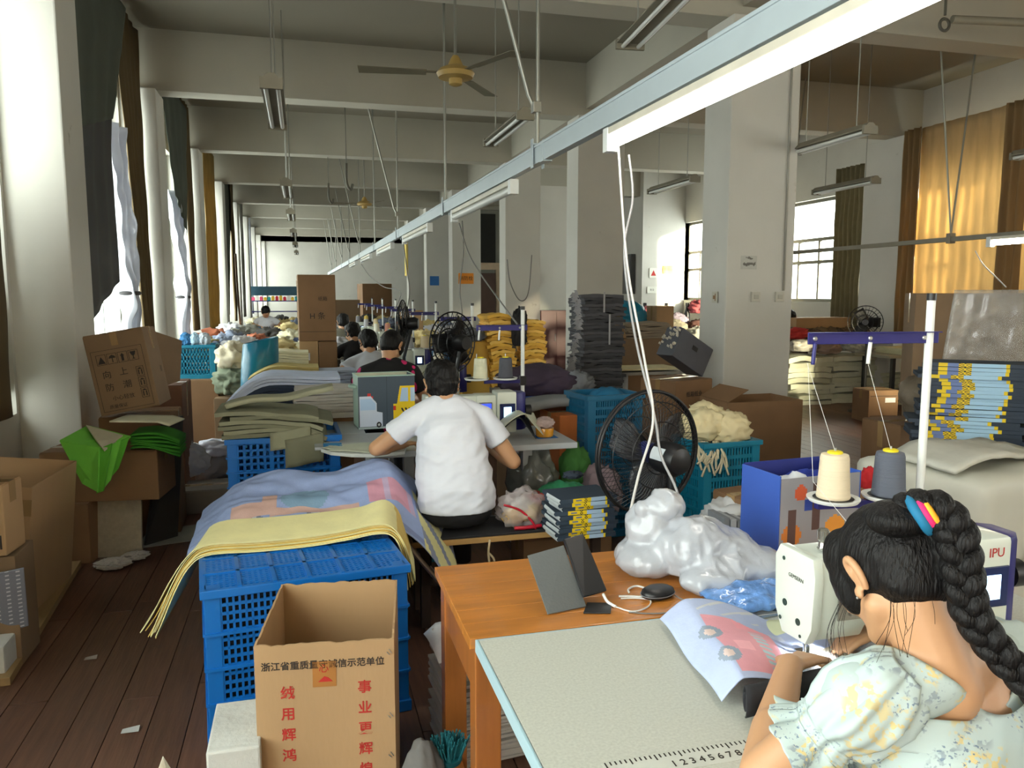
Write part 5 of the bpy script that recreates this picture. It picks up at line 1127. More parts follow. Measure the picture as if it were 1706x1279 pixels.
text('11', .06, m_ink, T, (.1806,.06,.22), (PI/2,0,PI/2), ext=.0004)
m_gr1 = fab((112,196,70)); m_gr2 = fab((88,170,50)); gi = 0
for q, (a, b, c, d, m, l) in enumerate((((-1.331, 4.780, 0.786), (-1.119, 4.720, 0.753), (-1.135, 4.700, 0.502), (-1.226, 4.760, 0.542), m_gr1, 'bright green felt sheet hanging down in front of the carton, largest one'),
        ((-1.119, 4.730, 0.744), (-1.054, 4.720, 0.773), (-1.107, 4.700, 0.507), (-1.146, 4.710, 0.494), m_gr2, 'green felt sheet hanging beside the largest one, next to it'),
        ((-1.061, 4.750, 0.761), (-1.011, 4.750, 0.786), (-1.074, 4.730, 0.560), (-1.113, 4.730, 0.514), m_gr1, 'green felt sheet hanging third from the largest one'),
        ((-1.017, 4.780, 0.774), (-0.975, 4.790, 0.791), (-1.036, 4.770, 0.618), (-1.082, 4.770, 0.565), m_gr2, 'green felt sheet hanging at the right of the hanging ones'))):
    o = slab4(a, b, c, d, .012).build('green_felt', m, None, bevel=.002); tag(o, l, 'fabric')
o = slab4((-1.333, 4.790, 0.791), (-1.121, 4.740, 0.752), (-0.976, 4.830, 0.791), (-1.251, 5.050, 0.830), -.012).build('green_felt', m_gr1, None, bevel=.002); tag(o, 'bright green felt sheet lying flat on top of the hanging green ones', 'fabric')
for k in range(6):
    o = MB().sheet(lambda u, v: (lerp(-1.0,-.74,u), lerp(4.92,5.2,v)+.04*u, .70+.017*k-.06*u*u+.008*math.sin(u*5+k)), 8, 6, .008).build('green_felt', fab((60,140,40)), None, smooth=True); tag(o, 'one of the dark green felt pieces folded at the right end of the green pile', 'fabric', 'folded dark green felt')
o = MB().sheet(lambda u, v: (lerp(-1.10,-.78,u)+.05*v, lerp(4.90,5.14,v), .868-.018*u-.10*max(0,u-.8)), 10, 6, .008).build('cream_felt', fab((214,214,190)), None, smooth=True); tag(o, 'cream felt piece lying on the green felt pile', 'fabric')
o = slab4((-1.249, 5.000, 0.830), (-1.020, 4.840, 0.787), (-1.089, 4.700, 0.731), (-1.147, 4.780, 0.777), -.010).build('beige_felt', fab((190,186,164)), None); tag(o, 'beige triangular felt piece lying on the green felt pile', 'fabric')
# further along the left wall
T = carton('cardboard_box', 'dark brown carton standing beyond the printed carton in the left aisle', (-1.10,8.9,0), 0, .42,.42,.70, False, m_card_dk)
o = slab4((-1.12,6.0,.9),(-.92,6.3,.95),(-.90,6.35,1.25),(-1.1,6.05,1.36),.01).build('card_flap', m_card_gr, None); tag(o, 'bent grey card leaning behind the printed carton', 'cardboard')
carton('cardboard_box', 'reddish brown carton behind the printed carton', (-1.14,6.45,0), 0, .50,.5,.92, False, mat('cardboard_red',(120,84,64),.8))
for k, (x, y, z, r, c, l, sq) in enumerate(((-.98,6.55,.28,.20,(196,198,206),'white lavender cloth slumped over a grey box in the left aisle',(1,.9,.7)), (-.74,6.95,.30,.15,(206,208,222),'white printed cloth bundle lying beside the aisle',(1.1,.8,.5)), (-.86,7.1,.14,.22,(150,148,146),'grey cloth bundle on the floor of the left aisle',(1,1,.8)))):
    o = crumple(80+k, (x,y,z), r, .22, 5, 4, sq).build('cloth_bundle', fab(c), None, smooth=True); tag(o, l, 'fabric')
carton('cardboard_box', 'low grey carton on the floor of the left aisle', (-.80,6.15,0), .05, .50,.36,.17, False, mat('grey_card',(128,122,116),.8))
o = MB().sheet(lambda u, v: (lerp(-1.0,-.45,u), lerp(6.3,6.75,v), .004+.002*u), 3, 3, .003).build('white_paper', fab((206,204,210)), None); tag(o, 'large white paper lying flat on the floor in the left aisle', 'paper')
crate('blue plastic crate of cloth rolls on the dark brown carton', (-1.12,9.0,.705), 0, .40,.36,.36, m_teal, 9, 4, detail=False)
for k, (x, c) in enumerate(((-1.22,(60,120,170)),(-1.13,(170,200,220)),(-1.04,(200,210,220)))):
    o = crumple(90+k, (x,8.98,1.10), .09, .2, 5, 3, (.7,1,.9)).build('cloth_roll', fab(c), None, smooth=True); tag(o, 'cloth roll in the blue crate on the dark carton, %s' % ('blue one','pale blue one in the middle','whitish one')[k], 'fabric')
o = crumple(95, (-.72,8.6,.95), .16, .25, 5, 3, (1,.9,.9)).build('cloth_bundle', fab((216,206,180)), None, smooth=True); tag(o, 'cream cloth bundle beside the blue crate of rolls', 'fabric')
o = crumple(96, (-.70,8.65,.70), .22, .25, 5, 3, (1,.9,.8)).build('cloth_bundle', fab((120,130,110)), None, smooth=True); tag(o, 'greenish cloth bundle under the cream one beside the crate', 'fabric')
carton('cardboard_box', 'grey carton under the greenish cloth bundle', (-.70,8.7,0), 0, .44,.4,.52, False, m_card_gr)
T = thing('teal_sack', 'tall teal plastic sack standing beside the fabric piles', 'bag', (-.46,7.6,0))
MB().lathe([(.14,0),(.165,.05),(.17,.6),(.168,1.0),(.158,1.17),(.150,1.175),(.148,1.05)], 22, Matrix(((1,0,.06,0),(0,1,0,0),(.22,0,1,0),(0,0,0,1)))).build('sack', mat('teal_film',(20,118,150),.3,var=.2,scale=5,bump=.5,bscale=12), T, smooth=True, auto=60)
# stacks of cut cloth standing left of the machines
crate('blue plastic crate at the foot of the olive cloth pile', (-.13,4.80,0), .02, .62,.46,.40, m_blue, 14, 8)
crate('blue plastic crate, upper one, under the olive cloth pile', (-.13,4.80,.405), .02, .62,.46,.385, m_blue, 14, 8)
m_olive = fab((142,142,118)); m_olive2 = fab((122,122,100))
for k in range(6):
    o_ = k*1.7
    def f(u, v, k=k):
        x = lerp(-.46,.10,u)+.012*k*math.sin(k*2.); hang = max(0,(u-.80))/.2; y = lerp(4.56,5.0,v)
        return (x, y, .800+.026*k+.030*math.sin(u*4.5+k*.25)*(u*.9) + .006*nz((u*4,v*4,k),1) - .03*hang*hang)
    o = MB().sheet(f, 16, 6, .022).build('olive_cloth', m_olive if k % 2 else m_olive2, None, smooth=True, auto=60); tag(o, 'one of the folded olive cloth pieces piled on the blue crates' , 'fabric', 'olive cloths on the blue crates')
for k, (x0, x1, yb, zt, dz, l) in enumerate(((-.20,.02,4.545,.82,.10,'olive cloth flap hanging down the front of the blue crates, upper one'),(-.12,.09,4.53,.78,.16,'olive cloth flap hanging down the front of the blue crates, lower one'))):
    o = MB().sheet(lambda u, v: (lerp(x0,x1,u), yb-.012*math.sin(u*6)-.01*(1-v), zt-dz*(1-v)+.03*u), 8, 6, .012).build('olive_flap', m_olive2 if k else m_olive, None, smooth=True); tag(o, l, 'fabric')
o = MB().sheet(lambda u, v: (lerp(-.44,.16,u), lerp(4.62,4.80,v)+.1*u, .965+.10*u**1.2*math.sin(min(1,u*1.15)*PI*.8)+.02*math.sin(u*8)), 18, 6, .026).build('olive_roll', fab((160,160,136)), None, smooth=True); tag(o, 'topmost olive cloth curling up to the right over its pile', 'fabric')
crate('blue plastic crate under the navy and white cloth stack, nearest', (0.0,5.85,0), .0, .60,.42,.42, m_blue, 12, 6, detail=False); crate('blue plastic crate under the navy and white cloth stack, upper one', (0.0,5.85,.425), .0, .60,.42,.40, m_blue, 12, 6, detail=False)
def dome(x0, x1, y0, y1, z0, n, tk, m, l, g, m2=None, lean=.12, nm='cloth_sheet'):
    for k in range(n):
        def f(u, v, k=k):
            x = lerp(x0, x1, u); e = max(0, .35-u)/.35
            return (x-.01*k*e, lerp(y0, y1, v), z0+tk*k+.01*math.sin(u*5) - lean*(1.0+.08*k)*e**1.8 + .004*nz((u*5,v*5,k),1))
        o = MB().sheet(f, 18, 4, tk*.85).build(nm, m2 if (m2 and k >= n*.6) else m, None, smooth=True, auto=60); tag(o, l if not (m2 and k >= n*.6) else l.replace('navy','pale blue'), 'fabric', g if not (m2 and k >= n*.6) else g.replace('navy','pale blue'))
dome(-.48,.24,5.62,6.10,.84,9,.022,fab((50,62,84)),'one of the navy cloth layers stacked on the blue crates','navy cloth layers on the blue crates',fab((190,202,228)),.13)
flat_stack(10, 'one of the grey-white layers stacked beside the black and pink top', 'grey-white layers beside the seated woman', (.13,5.42,.78), .40,.30,.020, fab((196,192,186)), .03, .01, wav=.008)
carton('cardboard_box', 'brown carton hidden under the grey-white layers', (.13,5.42,0), .03, .34,.26,.775, False, m_card_dk)
def table3(label, loc, w, d, rz=0): return table2(label, loc, w, d, True, rz, mat('worn_board',(150,146,136),.6))
table3('worn grey table under the yellow cloth stack left of the machines', (.0,7.35,0), .95,.6)
dome(-.40,.12,7.15,7.55,.79,9,.020,fab((214,194,124)),'one of the yellow cloth layers stacked beyond the navy pile','yellow cloth layers beyond the navy pile',None,.06)
flat_stack(8, 'one of the blue-grey layers stacked right of the yellow ones', 'blue-grey layers right of the yellow ones', (.29,7.3,.752), .32,.34,.021, fab((176,186,206)), 0, .012, wav=.008)
table3('worn grey table under the cream cloth pile beyond the teal sack', (-.08,8.45,0), .95,.6)
dome(-.42,.04,8.2,8.6,.80,9,.026,fab((222,214,176)),'one of the cream cloth layers piled before the tall brown carton','cream cloth layers before the tall carton',None,.10)
carton('cardboard_box', 'light brown carton with a white label under the tall carton', (.05,9.05,.752), 0, .20,.30,.33, False, m_card); carton('cardboard_box', 'brown carton beside the labelled one, under the tall carton', (.255,9.05,.752), 0, .20,.30,.32, False, m_card_dk)
T = carton('cardboard_box', 'tall brown carton standing on two smaller cartons left of the workers', (.145,9.05,1.085), .04, .40,.34,.72, False, m_card_dk)
text('H 条', .085, m_ink, T, (0,-.1715,.27), (PI/2,0,0), ext=.001); text('纸箱', .05, m_ink, T, (.06,-.1715,.46), (PI/2,0,0), ext=.001)
MB().box(-.19,.19,-.172,-.1705,.10,.104).build('printed_line', m_ink, T)
table3('worn grey table under the tall brown carton', (.15,9.05,0), .95,.55)
o = MB().box(-.002,.06,8.896,8.8985,.87,.95).build('white_label', fab((226,222,222)), None); tag(o, 'white label stuck on the light brown carton under the tall one', 'label')

# ---------------------------------------------------------------- around the man's work place
T = thing('storage_bin', 'dark grey storage bin printed with a white van and a yellow taxi', 'box', (.487,5.05,.752), .08)
def bincol(u, v):
    x, y = u, v
    for cx, cy, r in ((.355,.075,.055),(.72,.115,.06)):
        if circ(x, y, cx, cy, r, 1.25): return (30,32,36) if not circ(x, y, cx, cy, r*.45, 1.25) else (200,204,206)
    if .0 <= x <= .42 and .05 <= y <= .62:
        top = .62 if x < .22 else (.62-(x-.22)*1.3 if x < .32 else .33-(x-.32)*.25)
        if x > .02 and y < top:
            if .03 < x < .30 and .36 < y < top-.04: return (176,204,236)
            return (206,216,236)
        if .20 < x < .26 and y < .68: return (214,50,44)
    if .16 < x < .22 and .58 < y < .68: return (214,50,44)
    if x >= .60:
        if .12 < y < .46 and x > .61: 
            if x < .66 and .34 < y < .42: return (206,50,30)
            if .75 < x < .98 and .30 < y < .38 and int((x*60+y*30)) % 4 < 2: return (40,40,40)
            return (240,204,26)
        lx = .68+(y-.46)*.16
        if .46 <= y < .80 and x > lx:
            if lx+.04 < x < .88 and .50 < y < .76: return (178,204,232)
            if x > .92 and .50 < y < .76: return (186,210,236)
            return (240,204,26)
    if y < .04: return (170,186,190)
    if .49 < x < .505: return (52,64,76)
    return (66,80,94)
m_bd = mat('dark_slate_board',(66,80,94),.6,var=.04); m_trim = mat('mint_edging',(176,206,194),.5,var=.03); w, d, h = .36, .22, .335
MB().sheet(lambda u, v: (lerp(-w/2,w/2,u), -d/2, h*v), 150, 130, .005, bincol).build('front_panel', m_printgloss, T)
MB().box(-w/2,w/2,d/2-.005,d/2,0,h).build('back_panel', mat('cream_lining',(206,210,186),.8), T); MB().box(-w/2,-w/2+.005,-d/2,d/2,0,h).build('side_panel', m_trim, T); MB().box(w/2-.005,w/2,-d/2,d/2,0,h).build('side_panel', m_bd, T)
MB().box(-w/2,w/2,-d/2,d/2,0,.006).build('bottom', m_bd, T)
MB().box(-w/2-.003,w/2+.003,-d/2-.004,-d/2+.004,h-.004,h+.004).box(-w/2-.003,w/2+.003,d/2-.004,d/2+.004,h-.004,h+.004).box(-w/2-.004,-w/2+.004,-d/2+.004,d/2-.004,h-.004,h+.004).box(w/2-.004,w/2+.004,-d/2+.004,d/2-.004,h-.004,h+.004).build('rim_binding', m_trim, T, bevel=.002)
MB().tube(spline([(-w/2,-.04,h*.78),(-w/2-.03,-.03,h*.79),(-w/2-.03,.03,h*.79),(-w/2,.04,h*.78)],5), .012, 6).build('handle_strap', m_trim, T, smooth=True)
# bench
T = thing('wooden_bench', 'low wooden bench with black top the man in white sits on', 'bench', (.86,3.72,0))
MB().box(-.40,.62,-.15,.16,.405,.432).build('seat_board', mat('bench_wood',(176,138,84),.5,var=.15,stretch=(.8,8,8)), T, bevel=.003); MB().box(-.39,.30,-.145,.155,.432,.445).build('seat_pad', fab((30,30,33)), T, bevel=.005)
for x in (-.33, .54):
    for y in (-.11, .12): MB().box(x-.022,x+.022,y-.022,y+.022,0,.405).build('leg', mat('bench_leg',(60,46,36),.6), T)
MB().box(-.31,.52,-.012,.012,.16,.2).build('stretcher', mat('bench_leg',(60,46,36),.6), T)
MB().tube(spline([(-.02,-.153,.42),(-.03,-.165,.36),(-.025,-.16,.30),(-.04,-.16,.24)],5), .006, 6).tube(spline([(-.03,-.165,.36),(-.005,-.165,.33),(.0,-.16,.30)],4), .006, 6).build('rag_tie', fab((196,176,140)), T, smooth=True)
T = thing('plastic_bag', 'clear plastic bag with red edging and yellow packets on the bench', 'bag', (1.03,3.68,.446))
b = crumple(101, (0,0,.085), .125, .16, 5, 4, (1.0,.7,.85)); b.build('film', mat('clear_bag',(216,206,208),.15,var=.15,scale=9,alpha=.42,bump=.5,bscale=18,coat=.6), T, smooth=True)
for k, (x, z, c, r) in enumerate(((-.04,.05,(214,170,60),.055),(.04,.06,(226,196,120),.06),(.0,.10,(200,196,190),.05))): crumple(110+k, (x,0,z), r, .2, 5, 3, (1,.7,.8)).build('packet', fab(c), T, smooth=True)
MB().tube(spline([(-.11,-.075,.13),(-.03,-.085,.10),(.03,-.09,.04),(.05,-.085,.0)],5), .006, 6).tube(spline([(-.06,-.085,.012),(.0,-.09,.012),(.1,-.07,.012)],4), .010, 6).build('red_edging', mat('red_film',(186,30,50),.3), T, smooth=True)
# folded bins on the bench end
def fbin_col(u, v):
    if u < .22: return (54,70,86)
    if u < .42: return (240,208,30) if not (.26 < u < .36 and .3 < v < .7) else (104,116,160)
    if u < .46: return (30,32,36) if int(v*9+u*60) % 2 else (240,208,30)
    if u < .54: return (240,208,30)
    if u < .78: return (170,196,222)
    if u < .81: return (240,208,30)
    return (44,56,72)
fb = MB().sheet(lambda u, v: (lerp(-.15,.15,u), -.10, .0195*v), 60, 6, .003, fbin_col)
def folded_bin(loc, rz, label, group, w=.30, tiltx=0):
    T = thing('folded_bin', label, 'box', loc, rz, group, (0,tiltx,rz)); o = fbp.copy() if fbp else None
    return T
proto = thing('folded_bin', 'folded navy fabric bin with yellow end, one of the pile on the bench', 'box', (1.28,3.52,.434), .05, 'folded bins piled on the bench')
fb.build('printed_edge', m_printgloss, proto); MB().box(-.15,.15,-.098,.12,.0,.0195).build('body', fab((48,62,78)), proto, bevel=.002)
MB().sheet(lambda u, v: (-.151-.006*math.sin(v*PI), lerp(-.10,.05,u), .0195*v), 3, 3, .003).build('pale_fold', fab((200,208,212)), proto)
random.seed(21)
for k in range(1, 10): dup(proto, (1.28+random.uniform(-.018,.018), 3.52+random.uniform(-.012,.012), .434+.0205*k), .05+random.uniform(-.06,.06))
o = crumple(120, (1.28,3.62,.70), .05, .2, 5, 3, (1,.6,.4)).build('navy_rag', fab((40,50,62)), None, smooth=True); tag(o, 'small navy rag on top of the folded bins on the bench', 'fabric')
# things on and under the man's table
o = MB().sheet(lambda u, v: (lerp(1.02,1.34,u), 4.30+.20*v-.02*math.sin(u*4), .775+.135*math.sin(min(1,u*1.3)*PI*.62)**1.2-.10*max(0,u-.65)/.35*(1.2-v) ), 22, 10, .004).build('cream_piece', fab((200,202,182)), None, smooth=True); tag(o, 'cream felt piece arching over the man\'s machine bed', 'fabric')
o = MB().sheet(lambda u, v: (lerp(1.05,1.30,u), 4.33+.17*v, .768+.115*math.sin(min(1,u*1.3)*PI*.62)**1.2-.10*max(0,u-.65)/.35*(1.2-v)), 18, 8, .004).build('dark_lining', fab((56,60,60)), None, smooth=True); tag(o, 'dark lining folded under the cream felt piece at the man\'s machine', 'fabric')
T = thing('snack_tub', 'small plastic tub with amber contents on the right end of the man\'s table', 'tub', (1.375,4.40,.752))
MB().lathe([(.045,0),(.052,.006),(.056,.05),(.054,.055)], 20).build('amber_contents', mat('amber',(190,130,30),.15,var=.3,scale=20,coat=.6), T, smooth=True, auto=40); crumple(130, (0,0,.085), .055, .2, 5, 3, (1,1,.6)).build('film', mat('pink_film',(220,196,190),.15,alpha=.5,var=.2), T, smooth=True)
MB().box(-.06,.07,-.06,.06,-.0005,.0).build('blue_mat', fab((44,110,180)), T)
carton('cardboard_box', 'orange-brown carton standing right of the man\'s table', (1.76,5.0,0), .1, .34,.34,.80, False, mat('orange_card',(176,98,44),.7,var=.08))
o = MB().sheet(lambda u, v: (lerp(1.42,1.98,u), lerp(4.95,5.25,v), .835+.035*math.sin(u*PI)+.01*math.sin(v*6)), 12, 6, .05).build('grey_cushion', fab((130,132,134)), None, smooth=True); tag(o, 'grey rolled mat lying on the orange-brown carton', 'mat')
o = crumple(131, (1.72,5.75,.93), .30, .15, 5, 4, (1,.7,.42)).build('purple_cloth', fab((66,54,72)), None, smooth=True); tag(o, 'dark purple cloth heap behind the grey mat', 'fabric')
carton('cardboard_box', 'dark carton holding up the purple cloth heap', (1.72,5.75,0), 0, .52,.4,.82, False, m_card_dk)
o = MB().box(-.20,.20,-.12,.12,0,.045).build('blue_tray', mat('blue_tray',(34,80,176),.4), None, bevel=.01, loc=(1.70,5.42,.80), rot=(0,0,.05)); tag(o, 'flat blue tray between the purple heap and the grey mat', 'tray')
carton('cardboard_box', 'narrow dark carton under the flat blue tray', (1.70,5.42,0), 0, .34,.20,.795, False, m_card_dk)
o = crumple(132, (1.36,4.58,.42), .19, .2, 5, 4, (.8,.8,1.3)).build('plastic_bag', mat('grey_film',(120,122,116),.2,var=.2,scale=8,bump=.6,bscale=16,coat=.5), None, smooth=True); tag(o, 'grey see-through plastic bag hanging under the right end of the man\'s table', 'bag')
o = crumple(133, (1.62,4.55,.50), .13, .2, 5, 3, (.7,.7,1.2)).build('plastic_bag', fab((66,120,56)), None, smooth=True); tag(o, 'green plastic bag between the man\'s table and the big fan', 'bag')
o = crumple(134, (1.72,4.35,.40), .15, .2, 5, 3, (.8,.8,1.1)).build('plastic_bag', fab((130,112,118)), None, smooth=True); tag(o, 'mauve plastic bag on the floor behind the big fan', 'bag')
for k, (x, y, z, r, c, l) in enumerate(((1.20,3.98,.40,.15,(186,44,40),'red plastic bag on the floor behind the bench end'),(1.36,4.02,.46,.13,(50,130,90),'green plastic bag lying over the red one behind the bench'),(1.45,3.92,.40,.10,(110,124,150),'blue-grey plastic bag beside the green one behind the bench'))):
    o = crumple(140+k, (x,y,z), r, .2, 5, 3, (1.1,.7,.8)).build('plastic_bag', fab(c, 'film', .4), None, smooth=True); tag(o, l, 'bag')
carton('cardboard_box', 'dark carton on the floor under the coloured plastic bags', (1.34,3.98,0), 0, .5,.26,.30, False, m_card_dk)
crate('teal plastic crate under the man\'s sewing table', (.56,4.66,0.0), 0, .40,.30,.26, m_teal, 12, 6, detail=False)
o = crumple(150, (.40,4.75,.36), .14, .25, 5, 3, (1,.8,.7)).build('white_scraps', fab((206,206,200)), None, smooth=True); tag(o, 'pile of white cloth scraps over the teal crate under the table', 'fabric')
o = crumple(151, (.15,4.65,.16), .16, .25, 5, 3, (1,.8,.9)).build('dark_scraps', fab((62,50,54)), None, smooth=True); tag(o, 'dark bundle of scraps under the rounded board', 'fabric')
o = MB().sheet(lambda u, v: (lerp(.80,1.18,u), 5.98+.22*v, .78+.27*math.sin(min(1,.2+u*.9)*PI*.75)-.12*max(0,u-.7)/.3), 16, 8, .006).build('olive_felt', fab((150,148,128)), None, smooth=True); tag(o, 'drab olive felt piece arching over the third machine, right of the pink-marked top', 'fabric')
# big black fan
T = thing('floor_fan', 'big black caged floor fan between the man\'s table and the pine desk', 'fan', (1.585,3.40,.845), 0)
Q = Vector((-.24,.97,.02)).to_track_quat('Z','Y').to_matrix().to_4x4(); Rf = .295
for nm, sgn in (('front_grille', 1), ('rear_grille', -1)):
    g = MB(); g.ring((0,0,0.01*sgn), Rf, .008, 56, 8, Q)
    for r, z in ((.25,.055),(.16,.082),(.09,.092)): g.ring((0,0,sgn*z), r, .0026, 44, 4, Q)
    for k in range(72):
        a = 2*PI*k/72; g.tube([Q @ Vector((.07*math.cos(a),.07*math.sin(a),sgn*.095)), Q @ Vector((.2*math.cos(a+.12),.2*math.sin(a+.12),sgn*.075)), Q @ Vector((Rf*math.cos(a+.2),Rf*math.sin(a+.2),sgn*.012))], .0014, 4)
    g.lathe([(.07,.088*sgn),(.075,.094*sgn),(.06,.100*sgn)], 20, Q); g.build(nm, m_black, T, smooth=True, auto=50)
for k in range(3):
    M = Q @ RZ(k*2*PI/3+.5); MB().sheet(lambda u, v: tuple(M @ Vector((lerp(.05,.245,u), (v-.5)*(.10+.17*u*(1.15-u)*1.4), (v-.5)*.085*(1-.5*u)))), 8, 8, .003).build('blade', mat('smoke_blade',(70,72,78),.25,var=.05,alpha=.6), T, smooth=True)
MB().lathe([(.02,-.03),(.05,-.03),(.05,.03),(.02,.045)], 20, Q).build('hub', mat('hub_blue',(50,56,120),.35), T, smooth=True, auto=40)
MB().lathe([(.045,-.10),(.075,-.105),(.078,-.20),(.06,-.235),(.03,-.245)], 24, Q).build('motor', m_black, T, smooth=True, auto=40)
cd_ = Q.inverted() @ Vector((-.42,-.9,.25)); ca_ = math.atan2(cd_.y, cd_.x)-.38
st_ = MB().sheet(lambda u, v: tuple(Q @ Vector((.0795*math.cos(ca_+u*.75), .0795*math.sin(ca_+u*.75)*1.0, -.11-.085*v))), 8, 4, .001); st_.build('sticker', mat('sticker_white',(206,214,220),.4), T)
MB().box(-.03,.03,-.05,.05,-.16,-.06, Q @ TR(0,0,-.05)).build('yoke', m_black, T, bevel=.006)
MB().tube([Q @ Vector((0,-.02,-.16)), (.05,-.17,-.2), (.055,-.18,-.795)], .022, 12).build('pole', m_black, T, smooth=True, auto=40)
MB().lathe([(.20,-.845),(.20,-.83),(.06,-.805),(.03,-.77)], 28, TR(.055,-.18,0)).build('base', m_black, T, smooth=True, auto=40)
# right of the fan
crate('teal plastic crate of cream cloth pieces right of the big fan', (2.45,4.28,.0), .1, .40,.34,.72, m_teal, 14, 10, detail=False)
for k, (x, y, z, r) in enumerate(((2.34,4.25,.80,.13),(2.50,4.22,.78,.13),(2.42,4.36,.83,.12),(2.58,4.32,.78,.10))):
    o = crumple(160+k, (x,y,z), r, .2, 5, 3, (1,.9,.8)).build('cream_bundle', fab((222,208,166)), None, smooth=True); tag(o, 'cream cloth bundle in the teal crate, ' + ('nearest the fan','front one','rear one','nearest the open carton')[k], 'fabric')
rg = MB(); random.seed(4)
for i in range(26):
    x = 2.24+random.uniform(0,.16); l = random.uniform(.08,.20); rg.tube(spline([(x,4.16,.72),(x+random.uniform(-.03,.03),4.10,.72-l*.5),(x+random.uniform(-.05,.05),4.085,.72-l)],3), .007, 5)
o = rg.build('cream_strips', fab((206,196,168)), None, smooth=True); tag(o, 'tangle of cream cloth strips hanging over the teal crate', 'fabric'); o['kind'] = 'stuff'
carton('cardboard_box', 'wide open brown carton in front of the big column', (3.52,5.62,0), .02, .68,.44,.755, True, m_card_dk, flaps=(('l',-62,.2),))
T = carton('cardboard_box', 'brown carton with faint print standing against the left of the big column', (3.17,6.25,.0), .35, .46,.42,.86, False, m_card_dk); text('纸箱纸业', .05, m_ink, T, (0,-.2115,.74), (PI/2,0,0), ext=.001)
T = carton('file_box', 'dark grey box with a handle slot tilted on the brown carton by the big column', (3.16,6.18,.98), .3, .42,.20,.26, False, mat('dark_grey_board',(74,76,84),.6), rot=(0,.50,.30), tape=False)
MB().box(-.035,.035,-.1015,-.1,.15,.19).build('handle_slot', m_black, T, bevel=.002)
fr = MB(); random.seed(8)
for i in range(30): y = random.uniform(-.09,.09); z = random.uniform(.05,.25); fr.box(-.235,-.205,y,y+.006,z,z+.018)
fr.build('frayed_edge', fab((200,194,180)), T)
carton('cardboard_box', 'small brown carton on the floor beside the desk and the teal crate', (2.12,3.35,0), .2, .26,.26,.62, False, m_card_dk)
o = crumple(170, (1.98,3.32,.50), .13, .2, 5, 3, (1,.9,.8)).build('white_bundle', fab((200,202,204)), None, smooth=True); tag(o, 'whitish cloth bundle behind the plastic bag and fan base', 'fabric')
for k in range(5):
    o = MB().box(1.80+.035*k,1.828+.035*k,3.05,3.2,.0,.60-.01*k).build('grey_board', fab((170,174,180) if k % 2 else (120,124,130)), None, bevel=.002); tag(o, 'upright grey-white board in the row behind the blue fabric bin', 'board', 'upright boards behind the blue bin')
crate('teal netted crate behind the big fan', (1.93,4.85,.0), .1, .40,.34,.95, mat('dark_teal_net',(14,92,128),.45), 18, 16, detail=False)
o = crumple(171, (1.95,4.85,.86), .15, .1, 5, 3, (1,.8,.8)).build('teal_cloth', fab((22,100,140)), None, smooth=True); tag(o, 'teal cloth filling the netted crate behind the fan', 'fabric')
# yellow cut pieces and black standing fan behind the man
def frayed_stack(label, group, c, w, d, n, t, cols, rz=0, jit=.03, sag=.0):
    for k in range(n):
        o_ = k*.7
        o = MB().sheet(lambda u, v: ((u-.5)*w, (v-.5)*d, t*.5+t*.5*nz((u*4,v*4,k),1)-sag*(2*u-1)**2), 8, 3, t*.95).build('cut_piece', fab(cols[k % len(cols)]), None, smooth=True, auto=60)
        o.location = (c[0]+random.uniform(-jit,jit), c[1]+random.uniform(-jit,jit), c[2]+t*k); o.rotation_euler = (0,0,rz+random.uniform(-.12,.12)); tag(o, label, 'fabric', group)
random.seed(33)
frayed_stack('one of the yellow cut pieces in the left stack behind the man\'s thread stand', 'yellow cut pieces, left stack', (1.62,6.6,.82), .22,.3,22,.028, ((220,172,70),(232,190,96),(206,156,60)), .1,.02,.02)
frayed_stack('one of the yellow cut pieces in the right stack behind the man\'s thread stand', 'yellow cut pieces, right stack', (1.93,6.6,.82), .20,.3,20,.028, ((220,172,70),(232,190,96),(206,156,60)), -.1,.025,.02)
table3('worn table carrying the yellow cut pieces', (1.75,6.6,0), 1.0,.6)
o = crumple(180, (1.78,6.42,1.30), .11, .25, 5, 3, (.6,.5,1.6)).build('black_bundle', fab((34,32,32)), None, smooth=True); tag(o, 'black bundle hanging between the two stacks of yellow pieces', 'fabric')
carton('cardboard_box', 'yellow box with grey cloth on it left of the yellow pieces', (1.38,6.55,.752), .25, .26,.2,.44, False, fab((206,166,76)), tape=False)
o = crumple(181, (1.38,6.55,1.25), .12, .3, 6, 3, (1,.8,.5)).build('grey_rags', fab((106,110,116)), None, smooth=True); tag(o, 'grey rags heaped on the yellow box', 'fabric')
def small_fan(label, c, r, face, m):
    T = thing('floor_fan', label, 'fan', c); Q = Vector(face).to_track_quat('Z','Y').to_matrix().to_4x4(); g = MB()
    for rr, z in ((r,0),(r*.75,.03),(r*.45,.05)):
        for s in (-1,1): g.ring((0,0,s*z), rr, .006, 32, 5, Q)
    for k in range(28):
        a = 2*PI*k/28
        for s in (-1,1): g.tube([Q @ Vector((.05*math.cos(a),.05*math.sin(a),s*.055)), Q @ Vector((r*math.cos(a),r*math.sin(a),0))], .0025, 4)
    g.build('grille', m, T, smooth=True, auto=50)
    for k in range(3):
        M = Q @ RZ(k*2*PI/3); MB().sheet(lambda u, v: tuple(M @ Vector((lerp(.04,r*.85,u),(v-.5)*r*.6,(v-.5)*.05))), 5, 5, .004).build('blade', m, T, smooth=True)
    MB().lathe([(.05,-.16),(.07,-.12),(.06,-.03),(.04,.03)], 18, Q).build('motor', m, T, smooth=True, auto=40)
    MB().tube([Q @ Vector((0,0,-.1)), (0,-.05,-r-.1), (0,-.05,-c[2]+.02)], .018, 8).build('pole', m, T); MB().lathe([(.2,-c[2]),(.2,-c[2]+.015),(.03,-c[2]+.04)], 22, TR(0,-.05,0)).build('base', m, T, smooth=True, auto=40)
